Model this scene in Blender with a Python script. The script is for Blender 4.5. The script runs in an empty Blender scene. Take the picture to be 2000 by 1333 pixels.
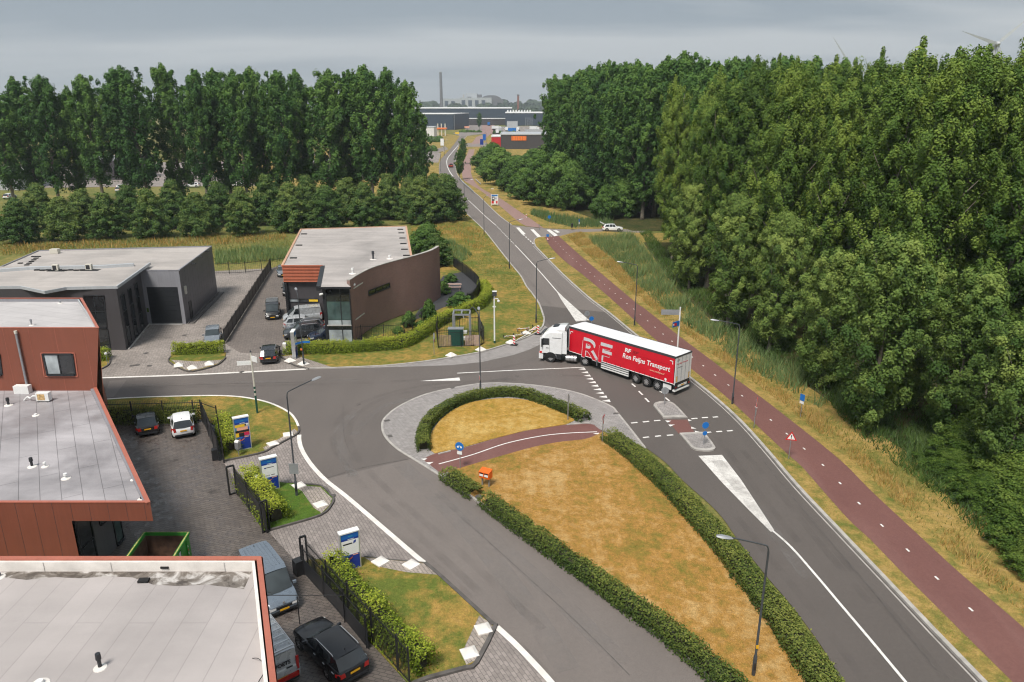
import bpy, bmesh, math, random
import numpy as np
from mathutils import Vector, Matrix
random.seed(7); rng = np.random.default_rng(7)
R = math.radians
scene = bpy.context.scene
COL = scene.collection

# ---------------------------------------------------------------- camera
CH = 26.7                      # drone height above the ground
FPX, CXP, CYP, YHOR = 1450., 1000., 666.5, 198.
PITCH = math.atan((CYP-YHOR)/FPX)
cam_d = bpy.data.cameras.new('camera'); cam = bpy.data.objects.new('camera', cam_d); COL.objects.link(cam)
cam.location = (0, 0, CH); cam.rotation_euler = (math.pi/2-PITCH, 0, 0)
cam_d.sensor_width = 36; cam_d.lens = 36*FPX/2000
cam_d.clip_start = .5; cam_d.clip_end = 30000
scene.camera = cam

# ---------------------------------------------------------------- sky, sun, exposure
HAZE_D = .00017
SUN_EL, SUN_AZ = R(58), R(205)
world = bpy.data.worlds.new('World'); scene.world = world; world.use_nodes = True
nt = world.node_tree; nt.nodes.clear(); N = nt.nodes.new; Lk = nt.links.new
out = N('ShaderNodeOutputWorld'); bg = N('ShaderNodeBackground'); Lk(bg.outputs[0], out.inputs[0])
sky = N('ShaderNodeTexSky'); sky.sky_type = 'NISHITA'; sky.sun_disc = False
sky.sun_elevation = SUN_EL; sky.sun_rotation = SUN_AZ; sky.dust_density = 3; sky.air_density = 1.4; sky.ozone_density = 1.5
hs = N('ShaderNodeHueSaturation'); hs.inputs['Saturation'].default_value = .35; Lk(sky.outputs[0], hs.inputs['Color'])
# overcast: a cloud sheet over the clear sky, seen in perspective (direction projected on a flat layer)
tc = N('ShaderNodeTexCoord'); sep = N('ShaderNodeSeparateXYZ'); Lk(tc.outputs['Generated'], sep.inputs[0])
mz = N('ShaderNodeMath'); mz.operation = 'MAXIMUM'; mz.inputs[1].default_value = 0; Lk(sep.outputs['Z'], mz.inputs[0])
az = N('ShaderNodeMath'); az.operation = 'ADD'; az.inputs[1].default_value = .12; Lk(mz.outputs[0], az.inputs[0])
dx = N('ShaderNodeMath'); dx.operation = 'DIVIDE'; Lk(sep.outputs['X'], dx.inputs[0]); Lk(az.outputs[0], dx.inputs[1])
dy = N('ShaderNodeMath'); dy.operation = 'DIVIDE'; Lk(sep.outputs['Y'], dy.inputs[0]); Lk(az.outputs[0], dy.inputs[1])
cmb = N('ShaderNodeCombineXYZ'); Lk(dx.outputs[0], cmb.inputs[0]); Lk(dy.outputs[0], cmb.inputs[1])
mp = N('ShaderNodeMapping'); mp.inputs['Rotation'].default_value = (0, 0, R(-24)); mp.inputs['Scale'].default_value = (.22, .62, 1); mp.inputs['Location'].default_value = (1.2, .55, 0)
Lk(cmb.outputs[0], mp.inputs[0])
nz = N('ShaderNodeTexNoise'); nz.inputs['Scale'].default_value = 1.25; nz.inputs['Detail'].default_value = 7; nz.inputs['Roughness'].default_value = .48; nz.inputs['Distortion'].default_value = .35
Lk(mp.outputs[0], nz.inputs['Vector'])
cr = N('ShaderNodeValToRGB'); cr.color_ramp.elements[0].position = .42; cr.color_ramp.elements[0].color = (2.35, 2.95, 3.55, 1)
cr.color_ramp.elements[1].position = .60; cr.color_ramp.elements[1].color = (5.0, 5.35, 5.6, 1); Lk(nz.outputs['Fac'], cr.inputs[0])
mx = N('ShaderNodeMixRGB'); mx.inputs[0].default_value = .9; Lk(hs.outputs[0], mx.inputs[1]); Lk(cr.outputs[0], mx.inputs[2])
# the pale, faintly warm murk near the horizon
hz = N('ShaderNodeMath'); hz.operation = 'MULTIPLY'; hz.inputs[1].default_value = -16; Lk(mz.outputs[0], hz.inputs[0])
he = N('ShaderNodeMath'); he.operation = 'EXPONENT'; Lk(hz.outputs[0], he.inputs[0])
hm = N('ShaderNodeMath'); hm.operation = 'MULTIPLY'; hm.inputs[1].default_value = .8; Lk(he.outputs[0], hm.inputs[0])
mh = N('ShaderNodeMixRGB'); Lk(hm.outputs[0], mh.inputs[0]); Lk(mx.outputs[0], mh.inputs[1]); mh.inputs[2].default_value = (5.3, 5.5, 5.75, 1)
Lk(mh.outputs[0], bg.inputs[0]); bg.inputs[1].default_value = .066
sun_d = bpy.data.lights.new('sun', 'SUN'); sun = bpy.data.objects.new('sun', sun_d); COL.objects.link(sun)
sun_d.energy = 2.4; sun_d.angle = R(18); sun_d.color = (1, .95, .87)
sun.rotation_euler = (math.pi/2-SUN_EL, 0, math.pi-SUN_AZ)
scene.view_settings.view_transform = 'Standard'; scene.view_settings.look = 'None'
scene.view_settings.gamma = 1; scene.view_settings.exposure = .84; scene.view_settings.use_curve_mapping = False
cy = scene.cycles
cy.max_bounces = 5; cy.diffuse_bounces = 2; cy.glossy_bounces = 3; cy.transmission_bounces = 4; cy.transparent_max_bounces = 6; cy.volume_bounces = 0
cy.caustics_reflective = False; cy.caustics_refractive = False; cy.use_denoising = True
cy.use_adaptive_sampling = True; cy.adaptive_threshold = .03
scene.cycles.pixel_filter_type = 'BLACKMAN_HARRIS'; scene.cycles.filter_width = 1.15

# ---------------------------------------------------------------- photograph pixel -> place on the ground (surveying the site)
_c, _s = math.cos(PITCH), math.sin(PITCH)
def G(x, y, z=0.):
    u = (x-CXP)/FPX; v = (y-CYP)/FPX; t = (CH-z)/(_s+v*_c)
    return Vector((u*t, (_c-v*_s)*t, z))
def GY(x, y, Y):
    u = (x-CXP)/FPX; v = (y-CYP)/FPX; t = Y/(_c-v*_s)
    return Vector((u*t, Y, CH-t*(_s+v*_c)))
def GL(pts, z=0.): return [G(p[0], p[1], z) for p in pts]
def HT(base, topy):
    b = G(*base); v = (topy-CYP)/FPX
    return CH-b.y*(_s+v*_c)/(_c-v*_s)
def smooth(pts, n=6, closed=False):
    P = [Vector(p) for p in pts]; o = []; m = len(P)
    rngi = range(m if closed else m-1)
    for i in rngi:
        if closed: a, b, c, d = P[(i-1) % m], P[i], P[(i+1) % m], P[(i+2) % m]
        else: a, b, c, d = P[max(i-1, 0)], P[i], P[i+1], P[min(i+2, m-1)]
        for k in range(n):
            t = k/n
            o.append(.5*((2*b)+(c-a)*t+(2*a-5*b+4*c-d)*t*t+(3*b-a-3*c+d)*t**3))
    if not closed: o.append(P[-1])
    return o
def resample(path, step):
    P = [Vector(p) for p in path]; o = [P[0]]; acc = 0
    for a, b in zip(P, P[1:]):
        L = (b-a).length
        while acc+L >= step:
            t = (step-acc)/L; a = a.lerp(b, t); o.append(a.copy()); L = (b-a).length; acc = 0
        acc += L
    return o
def offset(path, d):
    """shift a ground path sideways (left of travel is positive)"""
    o = []
    for i, p in enumerate(path):
        a = path[max(i-1, 0)]; b = path[min(i+1, len(path)-1)]
        t = Vector((b.x-a.x, b.y-a.y, 0))
        t = t.normalized() if t.length > 1e-6 else Vector((1, 0, 0))
        o.append(Vector((p.x-t.y*d, p.y+t.x*d, p.z)))
    return o

# ---------------------------------------------------------------- mesh building
class MB:
    def __init__(s): s.v = []; s.f = []; s.m = []
    def add(s, vs, fs, m=0):
        o = len(s.v); s.v += [tuple(v) for v in vs]
        for f in fs: s.f.append([o+i for i in f]); s.m.append(m)
        return s
    def poly(s, pts, m=0): return s.add(pts, [list(range(len(pts)))], m)
    def box(s, x0, x1, y0, y1, z0, z1, m=0):
        return s.add([(x0,y0,z0),(x1,y0,z0),(x1,y1,z0),(x0,y1,z0),(x0,y0,z1),(x1,y0,z1),(x1,y1,z1),(x0,y1,z1)],
                     [(0,3,2,1),(4,5,6,7),(0,1,5,4),(1,2,6,5),(2,3,7,6),(3,0,4,7)], m)
    def obox(s, c, sx, sy, sz, yaw=0, m=0, z0=0.):
        """box centred on c in plan, standing on c.z+z0"""
        ca, sa = math.cos(yaw), math.sin(yaw); vs = []
        for z in (c[2]+z0, c[2]+z0+sz):
            for dx_, dy_ in ((-1,-1),(1,-1),(1,1),(-1,1)):
                a, b = dx_*sx/2, dy_*sy/2; vs.append((c[0]+a*ca-b*sa, c[1]+a*sa+b*ca, z))
        return s.add(vs, [(0,3,2,1),(4,5,6,7),(0,1,5,4),(1,2,6,5),(2,3,7,6),(3,0,4,7)], m)
    def prism(s, pts, z0, z1, m=0, mside=None, bottom=False):
        n = len(pts); A = sum(pts[i][0]*pts[(i+1)%n][1]-pts[(i+1)%n][0]*pts[i][1] for i in range(n))
        if A < 0: pts = pts[::-1]
        ms = m if mside is None else mside
        s.add([(p[0],p[1],z1) for p in pts], [list(range(n))], m)
        s.add([(p[0],p[1],z0) for p in pts]+[(p[0],p[1],z1) for p in pts], [(i,(i+1)%n,n+(i+1)%n,n+i) for i in range(n)], ms)
        if bottom: s.add([(p[0],p[1],z0) for p in pts], [list(range(n))[::-1]], ms)
        return s
    def ring(s, path, rads, n=8, m=0, cap=True):
        P = [Vector(p) for p in path]; rr = rads if hasattr(rads, '__len__') else [rads]*len(P); o = len(s.v)
        up = None
        for i, p in enumerate(P):
            t = (P[min(i+1,len(P)-1)]-P[max(i-1,0)]).normalized()
            if up is None: up = Vector((0,0,1)) if abs(t.z) < .9 else Vector((0,1,0))
            a = t.cross(up).normalized(); b = a.cross(t).normalized(); up = b
            for k in range(n):
                q = 2*math.pi*k/n; s.v.append(tuple(p+(a*math.cos(q)+b*math.sin(q))*rr[i]))
        for i in range(len(P)-1):
            for k in range(n):
                s.f.append([o+i*n+k, o+i*n+(k+1)%n, o+(i+1)*n+(k+1)%n, o+(i+1)*n+k]); s.m.append(m)
        if cap:
            s.f.append([o+k for k in range(n)][::-1]); s.m.append(m)
            s.f.append([o+(len(P)-1)*n+k for k in range(n)]); s.m.append(m)
        return s
    def cyl(s, a, b, r0, r1=None, n=10, m=0): return s.ring([a, b], [r0, r0 if r1 is None else r1], n, m)
    def strip(s, path, w, m=0, z=None):
        """flat ribbon w wide centred on path"""
        l, r = offset(path, w/2), offset(path, -w/2); n = len(path); zz = lambda p: p.z if z is None else z
        return s.add([(p.x,p.y,zz(p)) for p in l]+[(p.x,p.y,zz(p)) for p in r], [(n+i, n+i+1, i+1, i) for i in range(n-1)], m)
    def rail(s, path, w, z0, z1, m=0):
        """solid bar of rectangular section along a path"""
        l, r = offset(path, w/2), offset(path, -w/2); n = len(path)
        vs = [(p.x,p.y,p.z+z1) for p in l]+[(p.x,p.y,p.z+z1) for p in r]+[(p.x,p.y,p.z+z0) for p in l]+[(p.x,p.y,p.z+z0) for p in r]
        fs = []
        for i in range(n-1):
            fs += [(n+i,n+i+1,i+1,i),(2*n+i,2*n+i+1,3*n+i+1,3*n+i),(i,i+1,2*n+i+1,2*n+i),(3*n+i,3*n+i+1,n+i+1,n+i)]
        fs += [(0,2*n,3*n,n),(n-1,2*n-1,4*n-1,3*n-1)]
        return s.add(vs, fs, m)
    def disc(s, c, nrm, r, n=20, m=0, th=0.):
        nrm = Vector(nrm).normalized(); a = nrm.orthogonal().normalized(); b = nrm.cross(a); c = Vector(c)
        ps = [c+(a*math.cos(2*math.pi*k/n)+b*math.sin(2*math.pi*k/n))*r for k in range(n)]
        if th == 0: return s.poly(ps, m)
        q = [p-nrm*th for p in ps]
        s.poly(ps, m); s.poly(q[::-1], m)
        return s.add(ps+q, [(k, n+k, n+(k+1)%n, (k+1)%n) for k in range(n)], m)
    def build(s, name, mats, parent=None, org=None, smooth_ang=None, kind=None, loc=None):
        if not isinstance(mats, (list, tuple)): mats = [mats]
        if org is None: org = ORG.get(parent.name, (0,0,0)) if parent else (0,0,0)
        me = bpy.data.meshes.new(name)
        ox, oy, oz = org
        me.from_pydata([(x-ox,y-oy,z-oz) for x,y,z in s.v], [], s.f)
        for k in mats: me.materials.append(MT[k] if isinstance(k, str) else k)
        if len(mats) > 1: me.polygons.foreach_set('material_index', s.m)
        if smooth_ang is not None:
            me.polygons.foreach_set('use_smooth', [True]*len(me.polygons)); me.set_sharp_from_angle(angle=R(smooth_ang))
        ob = bpy.data.objects.new(name, me); COL.objects.link(ob)
        if parent: ob.parent = parent; ORG[ob.name] = tuple(org)
        else: ob.location = org; ORG[ob.name] = tuple(org)
        if kind: ob['kind'] = kind
        return ob
ORG = {}; MT = {}
def T(o, label, cat, group=None):
    o['label'] = label; o['category'] = cat
    if group: o['group'] = group
    return o
def E(name, loc, label, cat, group=None, yaw=0, local=False):
    o = bpy.data.objects.new(name, None); COL.objects.link(o); o.location = loc; o.rotation_euler = (0,0,yaw); o.empty_display_size = .3
    ORG[o.name] = (0,0,0) if local else tuple(loc)
    return T(o, label, cat, group)
def copy_tree(o, parent=None):
    c = o.copy(); COL.objects.link(c)
    if parent: c.parent = parent
    for ch in o.children: copy_tree(ch, c)
    return c
def struct(mb, name, mats, **k): return mb.build(name, mats, kind='structure', **k)
def link_mesh(name, me, parent=None, loc=(0,0,0), rot=(0,0,0), scale=(1,1,1)):
    o = bpy.data.objects.new(name, me); COL.objects.link(o); o.parent = parent; o.location = loc; o.rotation_euler = rot; o.scale = scale
    return o
def text_mesh(body, size, extr=.004, shear=0., bold=0., align='LEFT', spacing=1.):
    cu = bpy.data.curves.new('lettering', 'FONT'); cu.body = body; cu.size = size; cu.extrude = extr; cu.shear = shear; cu.offset = bold; cu.align_x = align; cu.space_character = spacing
    cu.resolution_u = 3
    o = bpy.data.objects.new('lettering', cu); COL.objects.link(o)
    dg = bpy.context.evaluated_depsgraph_get(); me = bpy.data.meshes.new_from_object(o.evaluated_get(dg))
    bpy.data.objects.remove(o); bpy.data.curves.remove(cu)
    return me
def text(body, size, mat, parent, mtx, name='lettering', **k):
    """flat lettering: x along the line, y up, z out; mtx places it in the parent's space"""
    me = text_mesh(body, size, **k); me.materials.clear(); me.materials.append(MT[mat]); me.transform(mtx); me.name = name
    o = bpy.data.objects.new(name, me); COL.objects.link(o); o.parent = parent
    ORG[o.name] = ORG.get(parent.name, (0,0,0)); return o
def frame(o, x, y):
    """matrix with origin o, x axis along x, y axis along y"""
    x = Vector(x).normalized(); z = x.cross(Vector(y)).normalized(); y = z.cross(x)
    return Matrix(((x.x,y.x,z.x,o[0]),(x.y,y.y,z.y,o[1]),(x.z,y.z,z.z,o[2]),(0,0,0,1)))

# ---------------------------------------------------------------- materials
class NB:
    def __init__(s, name):
        s.mat = bpy.data.materials.new(name); s.mat.use_nodes = True; s.t = s.mat.node_tree; s.t.nodes.clear(); MT[name] = s.mat
        s.out = s.n('ShaderNodeOutputMaterial'); s.p = s.n('ShaderNodeBsdfPrincipled'); s.l(s.p.outputs[0], s.out.inputs[0])
        s.tc = s.n('ShaderNodeTexCoord'); s.co = s.tc.outputs['Object']
    def n(s, t): return s.t.nodes.new(t)
    def l(s, a, b): s.t.links.new(a, b)
    def map(s, scale=(1,1,1), rot=0., loc=(0,0,0)):
        m = s.n('ShaderNodeMapping'); m.inputs['Scale'].default_value = scale; m.inputs['Rotation'].default_value = (0,0,rot); m.inputs['Location'].default_value = loc; s.l(s.co, m.inputs[0]); return m.outputs[0]
    def noise(s, sc, det=3, rough=.55, vec=None, dist=0.):
        k = s.n('ShaderNodeTexNoise'); k.inputs['Scale'].default_value = sc; k.inputs['Detail'].default_value = det; k.inputs['Roughness'].default_value = rough; k.inputs['Distortion'].default_value = dist
        s.l(vec if vec is not None else s.co, k.inputs['Vector']); return k.outputs['Fac']
    def ramp(s, fac, stops):
        r = s.n('ShaderNodeValToRGB'); e = r.color_ramp.elements
        while len(e) < len(stops): e.new(.5)
        for q, (p, c) in zip(e, stops): q.position = p; q.color = (*c, 1) if len(c) == 3 else c
        s.l(fac, r.inputs[0]); return r.outputs[0]
    def val(s, fac, a, b, lo=0., hi=1.):
        r = s.n('ShaderNodeMapRange'); r.inputs[1].default_value = lo; r.inputs[2].default_value = hi; r.inputs[3].default_value = a; r.inputs[4].default_value = b; s.l(fac, r.inputs[0]); return r.outputs[0]
    def mix(s, fac, a, b, mode='MIX'):
        m = s.n('ShaderNodeMixRGB'); m.blend_type = mode
        for i, x in enumerate((fac, a, b)):
            if isinstance(x, (int, float)): m.inputs[i].default_value = x if i == 0 else (x,x,x,1)
            elif isinstance(x, tuple): m.inputs[i].default_value = (*x, 1)
            else: s.l(x, m.inputs[i])
        return m.outputs[0]
    def math(s, op, a, b):
        m = s.n('ShaderNodeMath'); m.operation = op
        for i, x in enumerate((a, b)):
            if isinstance(x, (int, float)): m.inputs[i].default_value = x
            else: s.l(x, m.inputs[i])
        return m.outputs[0]
    def base(s, c):
        if isinstance(c, tuple): s.p.inputs['Base Color'].default_value = (*c, 1)
        else: s.l(c, s.p.inputs['Base Color'])
    def rough(s, r):
        if isinstance(r, (int, float)): s.p.inputs['Roughness'].default_value = r
        else: s.l(r, s.p.inputs['Roughness'])
    def bump(s, h, st=.3, dist=.02):
        b = s.n('ShaderNodeBump'); b.inputs['Strength'].default_value = st; b.inputs['Distance'].default_value = dist; s.l(h, b.inputs['Height']); s.l(b.outputs[0], s.p.inputs['Normal'])
    def set(s, **k):
        for a, v in k.items(): s.p.inputs[a.replace('_', ' ')].default_value = v
        return s
def plain(name, c, rough=.55, metal=0., var=.1, sc=3., bump=0., spec=None, coat=0.):
    """one-colour material with a little uneven wear"""
    b = NB(name); f = b.noise(sc, 4)
    b.base(b.ramp(f, [(.3, tuple(x*(1-var) for x in c)), (.7, tuple(min(x*(1+var), .95) for x in c))]))
    b.rough(b.val(f, max(rough-.06, .03), rough+.06)); b.set(Metallic=metal)
    if spec is not None: b.p.inputs['Specular IOR Level'].default_value = spec
    if coat: b.set(Coat_Weight=coat, Coat_Roughness=.06)
    if bump: b.bump(b.noise(sc*12, 3), bump)
    return b
# asphalt: worn grey with fine grain, lighter traffic streaks and repair tones
def asphalt(name, c, streak_rot=0., var=.2, warm=(1.14,.985,.905)):
    b = NB(name); c = tuple(c*w for w in warm)
    g1 = b.noise(.12, 5, .6); g2 = b.noise(4, 5, .75); g3 = b.noise(38, 3, .8)
    st = b.noise(.35, 4, .55, vec=b.map((1.6,.12,1), streak_rot))
    col = b.ramp(g1, [(.3, tuple(x*(1-var) for x in c)), (.7, tuple(x*(1+var) for x in c))])
    col = b.mix(b.val(st, 0, .55, .45, .75), col, tuple(x*1.35 for x in c))
    col = b.mix(.35, col, b.ramp(g2, [(.35, tuple(x*.75 for x in c)), (.65, tuple(x*1.25 for x in c))]))
    col = b.mix(.45, col, b.ramp(g3, [(.38, tuple(x*.55 for x in c)), (.62, tuple(x*1.45 for x in c))]))
    b.base(col); b.rough(b.val(g1, .62, .86)); b.set(Specular_IOR_Level=.35); b.bump(g3, .25, .01)
    return b
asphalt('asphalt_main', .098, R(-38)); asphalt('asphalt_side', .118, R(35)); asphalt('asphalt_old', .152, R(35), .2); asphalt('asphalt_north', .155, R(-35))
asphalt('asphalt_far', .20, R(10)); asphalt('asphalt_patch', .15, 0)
b = NB('red_asphalt'); g1 = b.noise(.18, 5, .6); g2 = b.noise(5, 4, .75); g3 = b.noise(38, 3, .8); st = b.noise(.3, 4, .6, vec=b.map((1.5,.2,1), R(-38)))
col = b.ramp(g1, [(.3, (.155,.062,.050)), (.7, (.205,.088,.070))]); col = b.mix(b.val(st, 0, .6, .5, .78), col, (.30,.17,.15))
col = b.mix(.3, col, b.ramp(g2, [(.35, (.11,.048,.043)), (.65, (.235,.108,.096))])); col = b.mix(.35, col, b.ramp(g3, [(.38, (.07,.03,.03)), (.62, (.24,.115,.105))]))
b.base(col); b.rough(.78); b.bump(g3, .2, .01)
def pavers(name, c1, c2, mortar, scale, rot, rough=.8, wet=0., var=.35):
    """small brick paving: joints sunk, bricks of mixed tone, large stains"""
    b = NB(name); br = b.n('ShaderNodeTexBrick'); v = b.map((1,1,1), rot); b.l(v, br.inputs['Vector'])
    br.inputs['Scale'].default_value = scale; br.inputs['Mortar Size'].default_value = .014; br.inputs['Brick Width'].default_value = .42; br.inputs['Row Height'].default_value = .21; br.inputs['Bias'].default_value = 0
    br.inputs['Color1'].default_value = (*c1, 1); br.inputs['Color2'].default_value = (*c2, 1); br.inputs['Mortar'].default_value = (*mortar, 1)
    g1 = b.noise(.22, 5, .65); g2 = b.noise(2.2, 4, .7)
    col = b.mix(.75, br.outputs['Color'], b.ramp(g1, [(.3, (1-var,)*3), (.7, (1+var*.5,)*3)]), 'MULTIPLY')
    col = b.mix(.6, col, b.ramp(g2, [(.3, (.7,.7,.7)), (.7, (1.18,1.18,1.18))]), 'MULTIPLY')
    if wet:
        w = b.val(b.math('ADD', b.math('MULTIPLY', g1, .45), b.math('MULTIPLY', g2, .55)), 0, 1, .46, .58)
        col = b.mix(b.math('MULTIPLY', w, wet), col, b.mix(1., col, (.42,.40,.42), 'MULTIPLY')); b.rough(b.val(w, rough, .22))
    else: b.rough(b.val(g1, rough-.08, rough+.08))
    b.base(col); b.bump(br.outputs['Fac'], -.45, .01)
    return b
pavers('pavers_light', (.33,.285,.265), (.255,.22,.205), (.13,.115,.105), 1.0, R(62))
pavers('pavers_ring', (.36,.335,.325), (.30,.275,.265), (.17,.155,.15), 1.0, R(20), var=.25)
pavers('pavers_yard', (.35,.305,.275), (.285,.245,.22), (.10,.09,.085), 1.0, R(28))
pavers('pavers_brown', (.215,.18,.16), (.165,.14,.125), (.07,.06,.055), 1.0, R(-60), var=.3)
pavers('pavers_wet', (.195,.165,.145), (.145,.122,.11), (.05,.044,.04), 1.0, R(18), .65, wet=.65, var=.45)
pavers('pavers_bed', (.40,.34,.30), (.30,.26,.23), (.12,.10,.085), 1.0, R(60))
def grass(name, dry, green, bare, amount, sc=.16, rot=0., mow=.0):
    """lawn: straw and green patches, mower streaks, blade-scale grain"""
    b = NB(name); g1 = b.noise(sc, 5, .62); g2 = b.noise(1.3, 5, .7, vec=b.map((1,1,1), .4)); g3 = b.noise(26, 4, .75, vec=b.map((1,.45,1), rot)); st = b.noise(.8, 4, .6, vec=b.map((1.4,.12,1), rot))
    m = b.math('ADD', b.math('MULTIPLY', g1, .45), b.math('ADD', b.math('MULTIPLY', g2, .45), b.math('MULTIPLY', st, .1+mow)))
    col = b.ramp(b.math('ADD', m, amount), [(.42, green), (.50, tuple((x+y)/2 for x, y in zip(green, dry))), (.57, dry), (.68, bare)])
    col = b.mix(.75, col, b.ramp(g3, [(.3, (.42,.45,.36)), (.5, (.95,.95,.95)), (.72, (1.5,1.45,1.4))]), 'MULTIPLY')
    col = b.mix(.8, col, b.ramp(b.noise(5, 5, .8), [(.3, (.6,.62,.55)), (.7, (1.35,1.33,1.3))]), 'MULTIPLY')
    b.base(col); b.rough(.9); b.set(Specular_IOR_Level=.15); b.bump(g3, .6, .04)
    return b
DRY, GRN, BARE = (.37,.235,.066), (.105,.135,.028), (.44,.29,.11)
grass('lawn_dry', (.37,.20,.055), (.15,.15,.028), (.48,.31,.13), .03, rot=R(-30), mow=.1)
grass('lawn_straw', (.42,.245,.055), (.20,.185,.03), (.52,.35,.12), .05, rot=R(10), mow=.08)
grass('lawn_mid', DRY, (.12,.15,.03), BARE, -.025, .2, rot=R(15))
grass('lawn_green', (.20,.18,.04), (.075,.135,.02), (.28,.22,.07), -.06, .3)
grass('verge', (.36,.245,.08), (.125,.15,.034), (.43,.30,.13), .03, .22, rot=R(35))
grass('field', (.27,.22,.075), (.10,.135,.035), (.36,.25,.10), -.01, .05)
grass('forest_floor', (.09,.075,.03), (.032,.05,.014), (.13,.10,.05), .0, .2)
plain('soil', (.20,.14,.10), .95, var=.35, sc=2.5, bump=.5)
b = plain('slate_chips', (.045,.045,.05), .8, var=.5, sc=14, bump=.6)
plain('kerb_light', (.40,.375,.35), .85, var=.22, sc=1.6, bump=.2); plain('kerb_dark', (.10,.09,.085), .85, var=.3, sc=2, bump=.2)
plain('kerb_white', (.74,.70,.66), .8, var=.14, sc=1.2, bump=.1); plain('concrete', (.42,.40,.385), .85, var=.22, sc=1.4, bump=.2)
b = NB('road_paint'); f = b.noise(3, 6, .75); g = b.noise(40, 3, .8); b.base(b.mix(b.val(b.math('ADD', b.math('MULTIPLY', f, .6), b.math('MULTIPLY', g, .4)), 0, 1, .47, .68), (.80,.78,.75), (.42,.39,.37))); b.rough(.7); b.bump(g, .2, .004)
b = NB('road_paint_worn'); f = b.noise(1.6, 6, .8); g = b.noise(30, 4, .8); b.base(b.mix(b.val(b.math('ADD', b.math('MULTIPLY', f, .6), b.math('MULTIPLY', g, .4)), 0, 1, .44, .62), (.74,.715,.68), (.44,.41,.39))); b.rough(.75); b.bump(g, .3, .004)
def roofing(name, c, seam, sw, rot=0., stain=.35, wet=.3, puddle=None):
    """bitumen sheets with lap seams, water stains and damp patches"""
    b = NB(name); br = b.n('ShaderNodeTexBrick'); b.l(b.map((1,1,1), rot), br.inputs['Vector']); br.inputs['Scale'].default_value = 1; br.inputs['Mortar Size'].default_value = .022
    br.inputs['Brick Width'].default_value = 7.3; br.inputs['Row Height'].default_value = sw; br.inputs['Color1'].default_value = (*c, 1); br.inputs['Color2'].default_value = (*(x*.93 for x in c), 1); br.inputs['Mortar'].default_value = (*(x*seam for x in c), 1)
    g1 = b.noise(.14, 6, .6, dist=.6); g2 = b.noise(.55, 6, .65, vec=b.map((.35,1.2,1), rot)); g3 = b.noise(60, 3, .7)
    col = b.mix(1., br.outputs['Color'], b.ramp(g1, [(.28, (1-stain,)*3), (.5, (1,)*3), (.74, (1.12,)*3)]), 'MULTIPLY')
    col = b.mix(.55, col, b.ramp(g2, [(.3, (1-stain,)*3), (.7, (1.12,)*3)]), 'MULTIPLY'); col = b.mix(.2, col, b.ramp(g3, [(.3, (.6,)*3), (.7, (1.4,)*3)]), 'MULTIPLY')
    b.base(col); b.rough(b.val(g1, .38 if wet > .5 else .55, .85, .35, .62)); b.set(Specular_IOR_Level=.4+wet*.3); b.bump(br.outputs['Fac'], -.25, .01)
    return b
roofing('roof_near', (.43,.39,.38), .8, 1.02, R(90), .16, .2)
roofing('roof_mid', (.41,.385,.40), .5, 1.05, R(58), .45, .8)
roofing('roof_tower', (.50,.475,.475), .7, 1.1, R(20), .2, .5)
roofing('roof_grey', (.45,.41,.385), .78, 1.0, 0, .28, .2); roofing('roof_brick', (.45,.41,.39), .62, .55, 0, .3, .2)
b = NB('roof_puddle'); g1 = b.noise(.9, 6, .6, dist=1.); b.base(b.ramp(g1, [(.40, (.075,.06,.05)), (.52, (.17,.145,.125)), (.60, (.48,.45,.43)), (.72, (.62,.60,.58))])); b.rough(b.val(g1, .12, .8, .42, .6))
def cladding(name, c, ribs=0., rough=.5, var=.08):
    b = NB(name); f = b.noise(.5, 4); g = b.noise(30, 3, .7); col = b.ramp(f, [(.3, tuple(x*(1-var) for x in c)), (.7, tuple(x*(1+var) for x in c))]); col = b.mix(.15, col, b.ramp(g, [(.3, (.7,)*3), (.7, (1.3,)*3)]), 'MULTIPLY')
    st = b.noise(1., 4, .6, vec=b.map((6,6,.25))); col = b.mix(.35, col, b.ramp(st, [(.35, (.8,)*3), (.65, (1.08,)*3)]), 'MULTIPLY')
    b.base(col); b.rough(rough); return b
cladding('clad_red', (.225,.068,.040), rough=.65); cladding('clad_red_pale', (.42,.135,.09), rough=.5); cladding('clad_grey', (.135,.125,.135), rough=.45); cladding('clad_dark', (.062,.057,.062), rough=.5)
cladding('clad_steel', (.26,.26,.285), rough=.4); cladding('clad_blue_grey', (.045,.063,.098), rough=.45); cladding('clad_pale', (.44,.46,.48), rough=.5); cladding('clad_white', (.74,.74,.74), rough=.5); cladding('coping_tan', (.55,.33,.22), rough=.6); cladding('clad_orange_slat', (.47,.135,.07), rough=.5)
b = NB('brick_wall'); br = b.n('ShaderNodeTexBrick'); mp_ = b.n('ShaderNodeMapping'); mp_.inputs['Rotation'].default_value = (R(90),0,0); b.l(b.tc.outputs['UV'], br.inputs['Vector']); br.inputs['Scale'].default_value = 1
br.inputs['Brick Width'].default_value = .24; br.inputs['Row Height'].default_value = .075; br.inputs['Mortar Size'].default_value = .008; br.inputs['Color1'].default_value = (.33,.18,.155,1); br.inputs['Color2'].default_value = (.26,.145,.125,1); br.inputs['Mortar'].default_value = (.27,.205,.185,1)
f = b.noise(.35, 5, .6); col = b.mix(.6, br.outputs['Color'], b.ramp(f, [(.3, (.82,)*3), (.7, (1.12,)*3)]), 'MULTIPLY'); b.base(col); b.rough(.85); b.bump(br.outputs['Fac'], -.4, .01)
def glass(name, c, rough=.06, spec=.8):
    b = NB(name); f = b.noise(.7, 3); b.base(b.ramp(f, [(.35, tuple(x*.7 for x in c)), (.65, tuple(x*1.3 for x in c))])); b.rough(rough); b.set(Specular_IOR_Level=spec); return b
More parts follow.
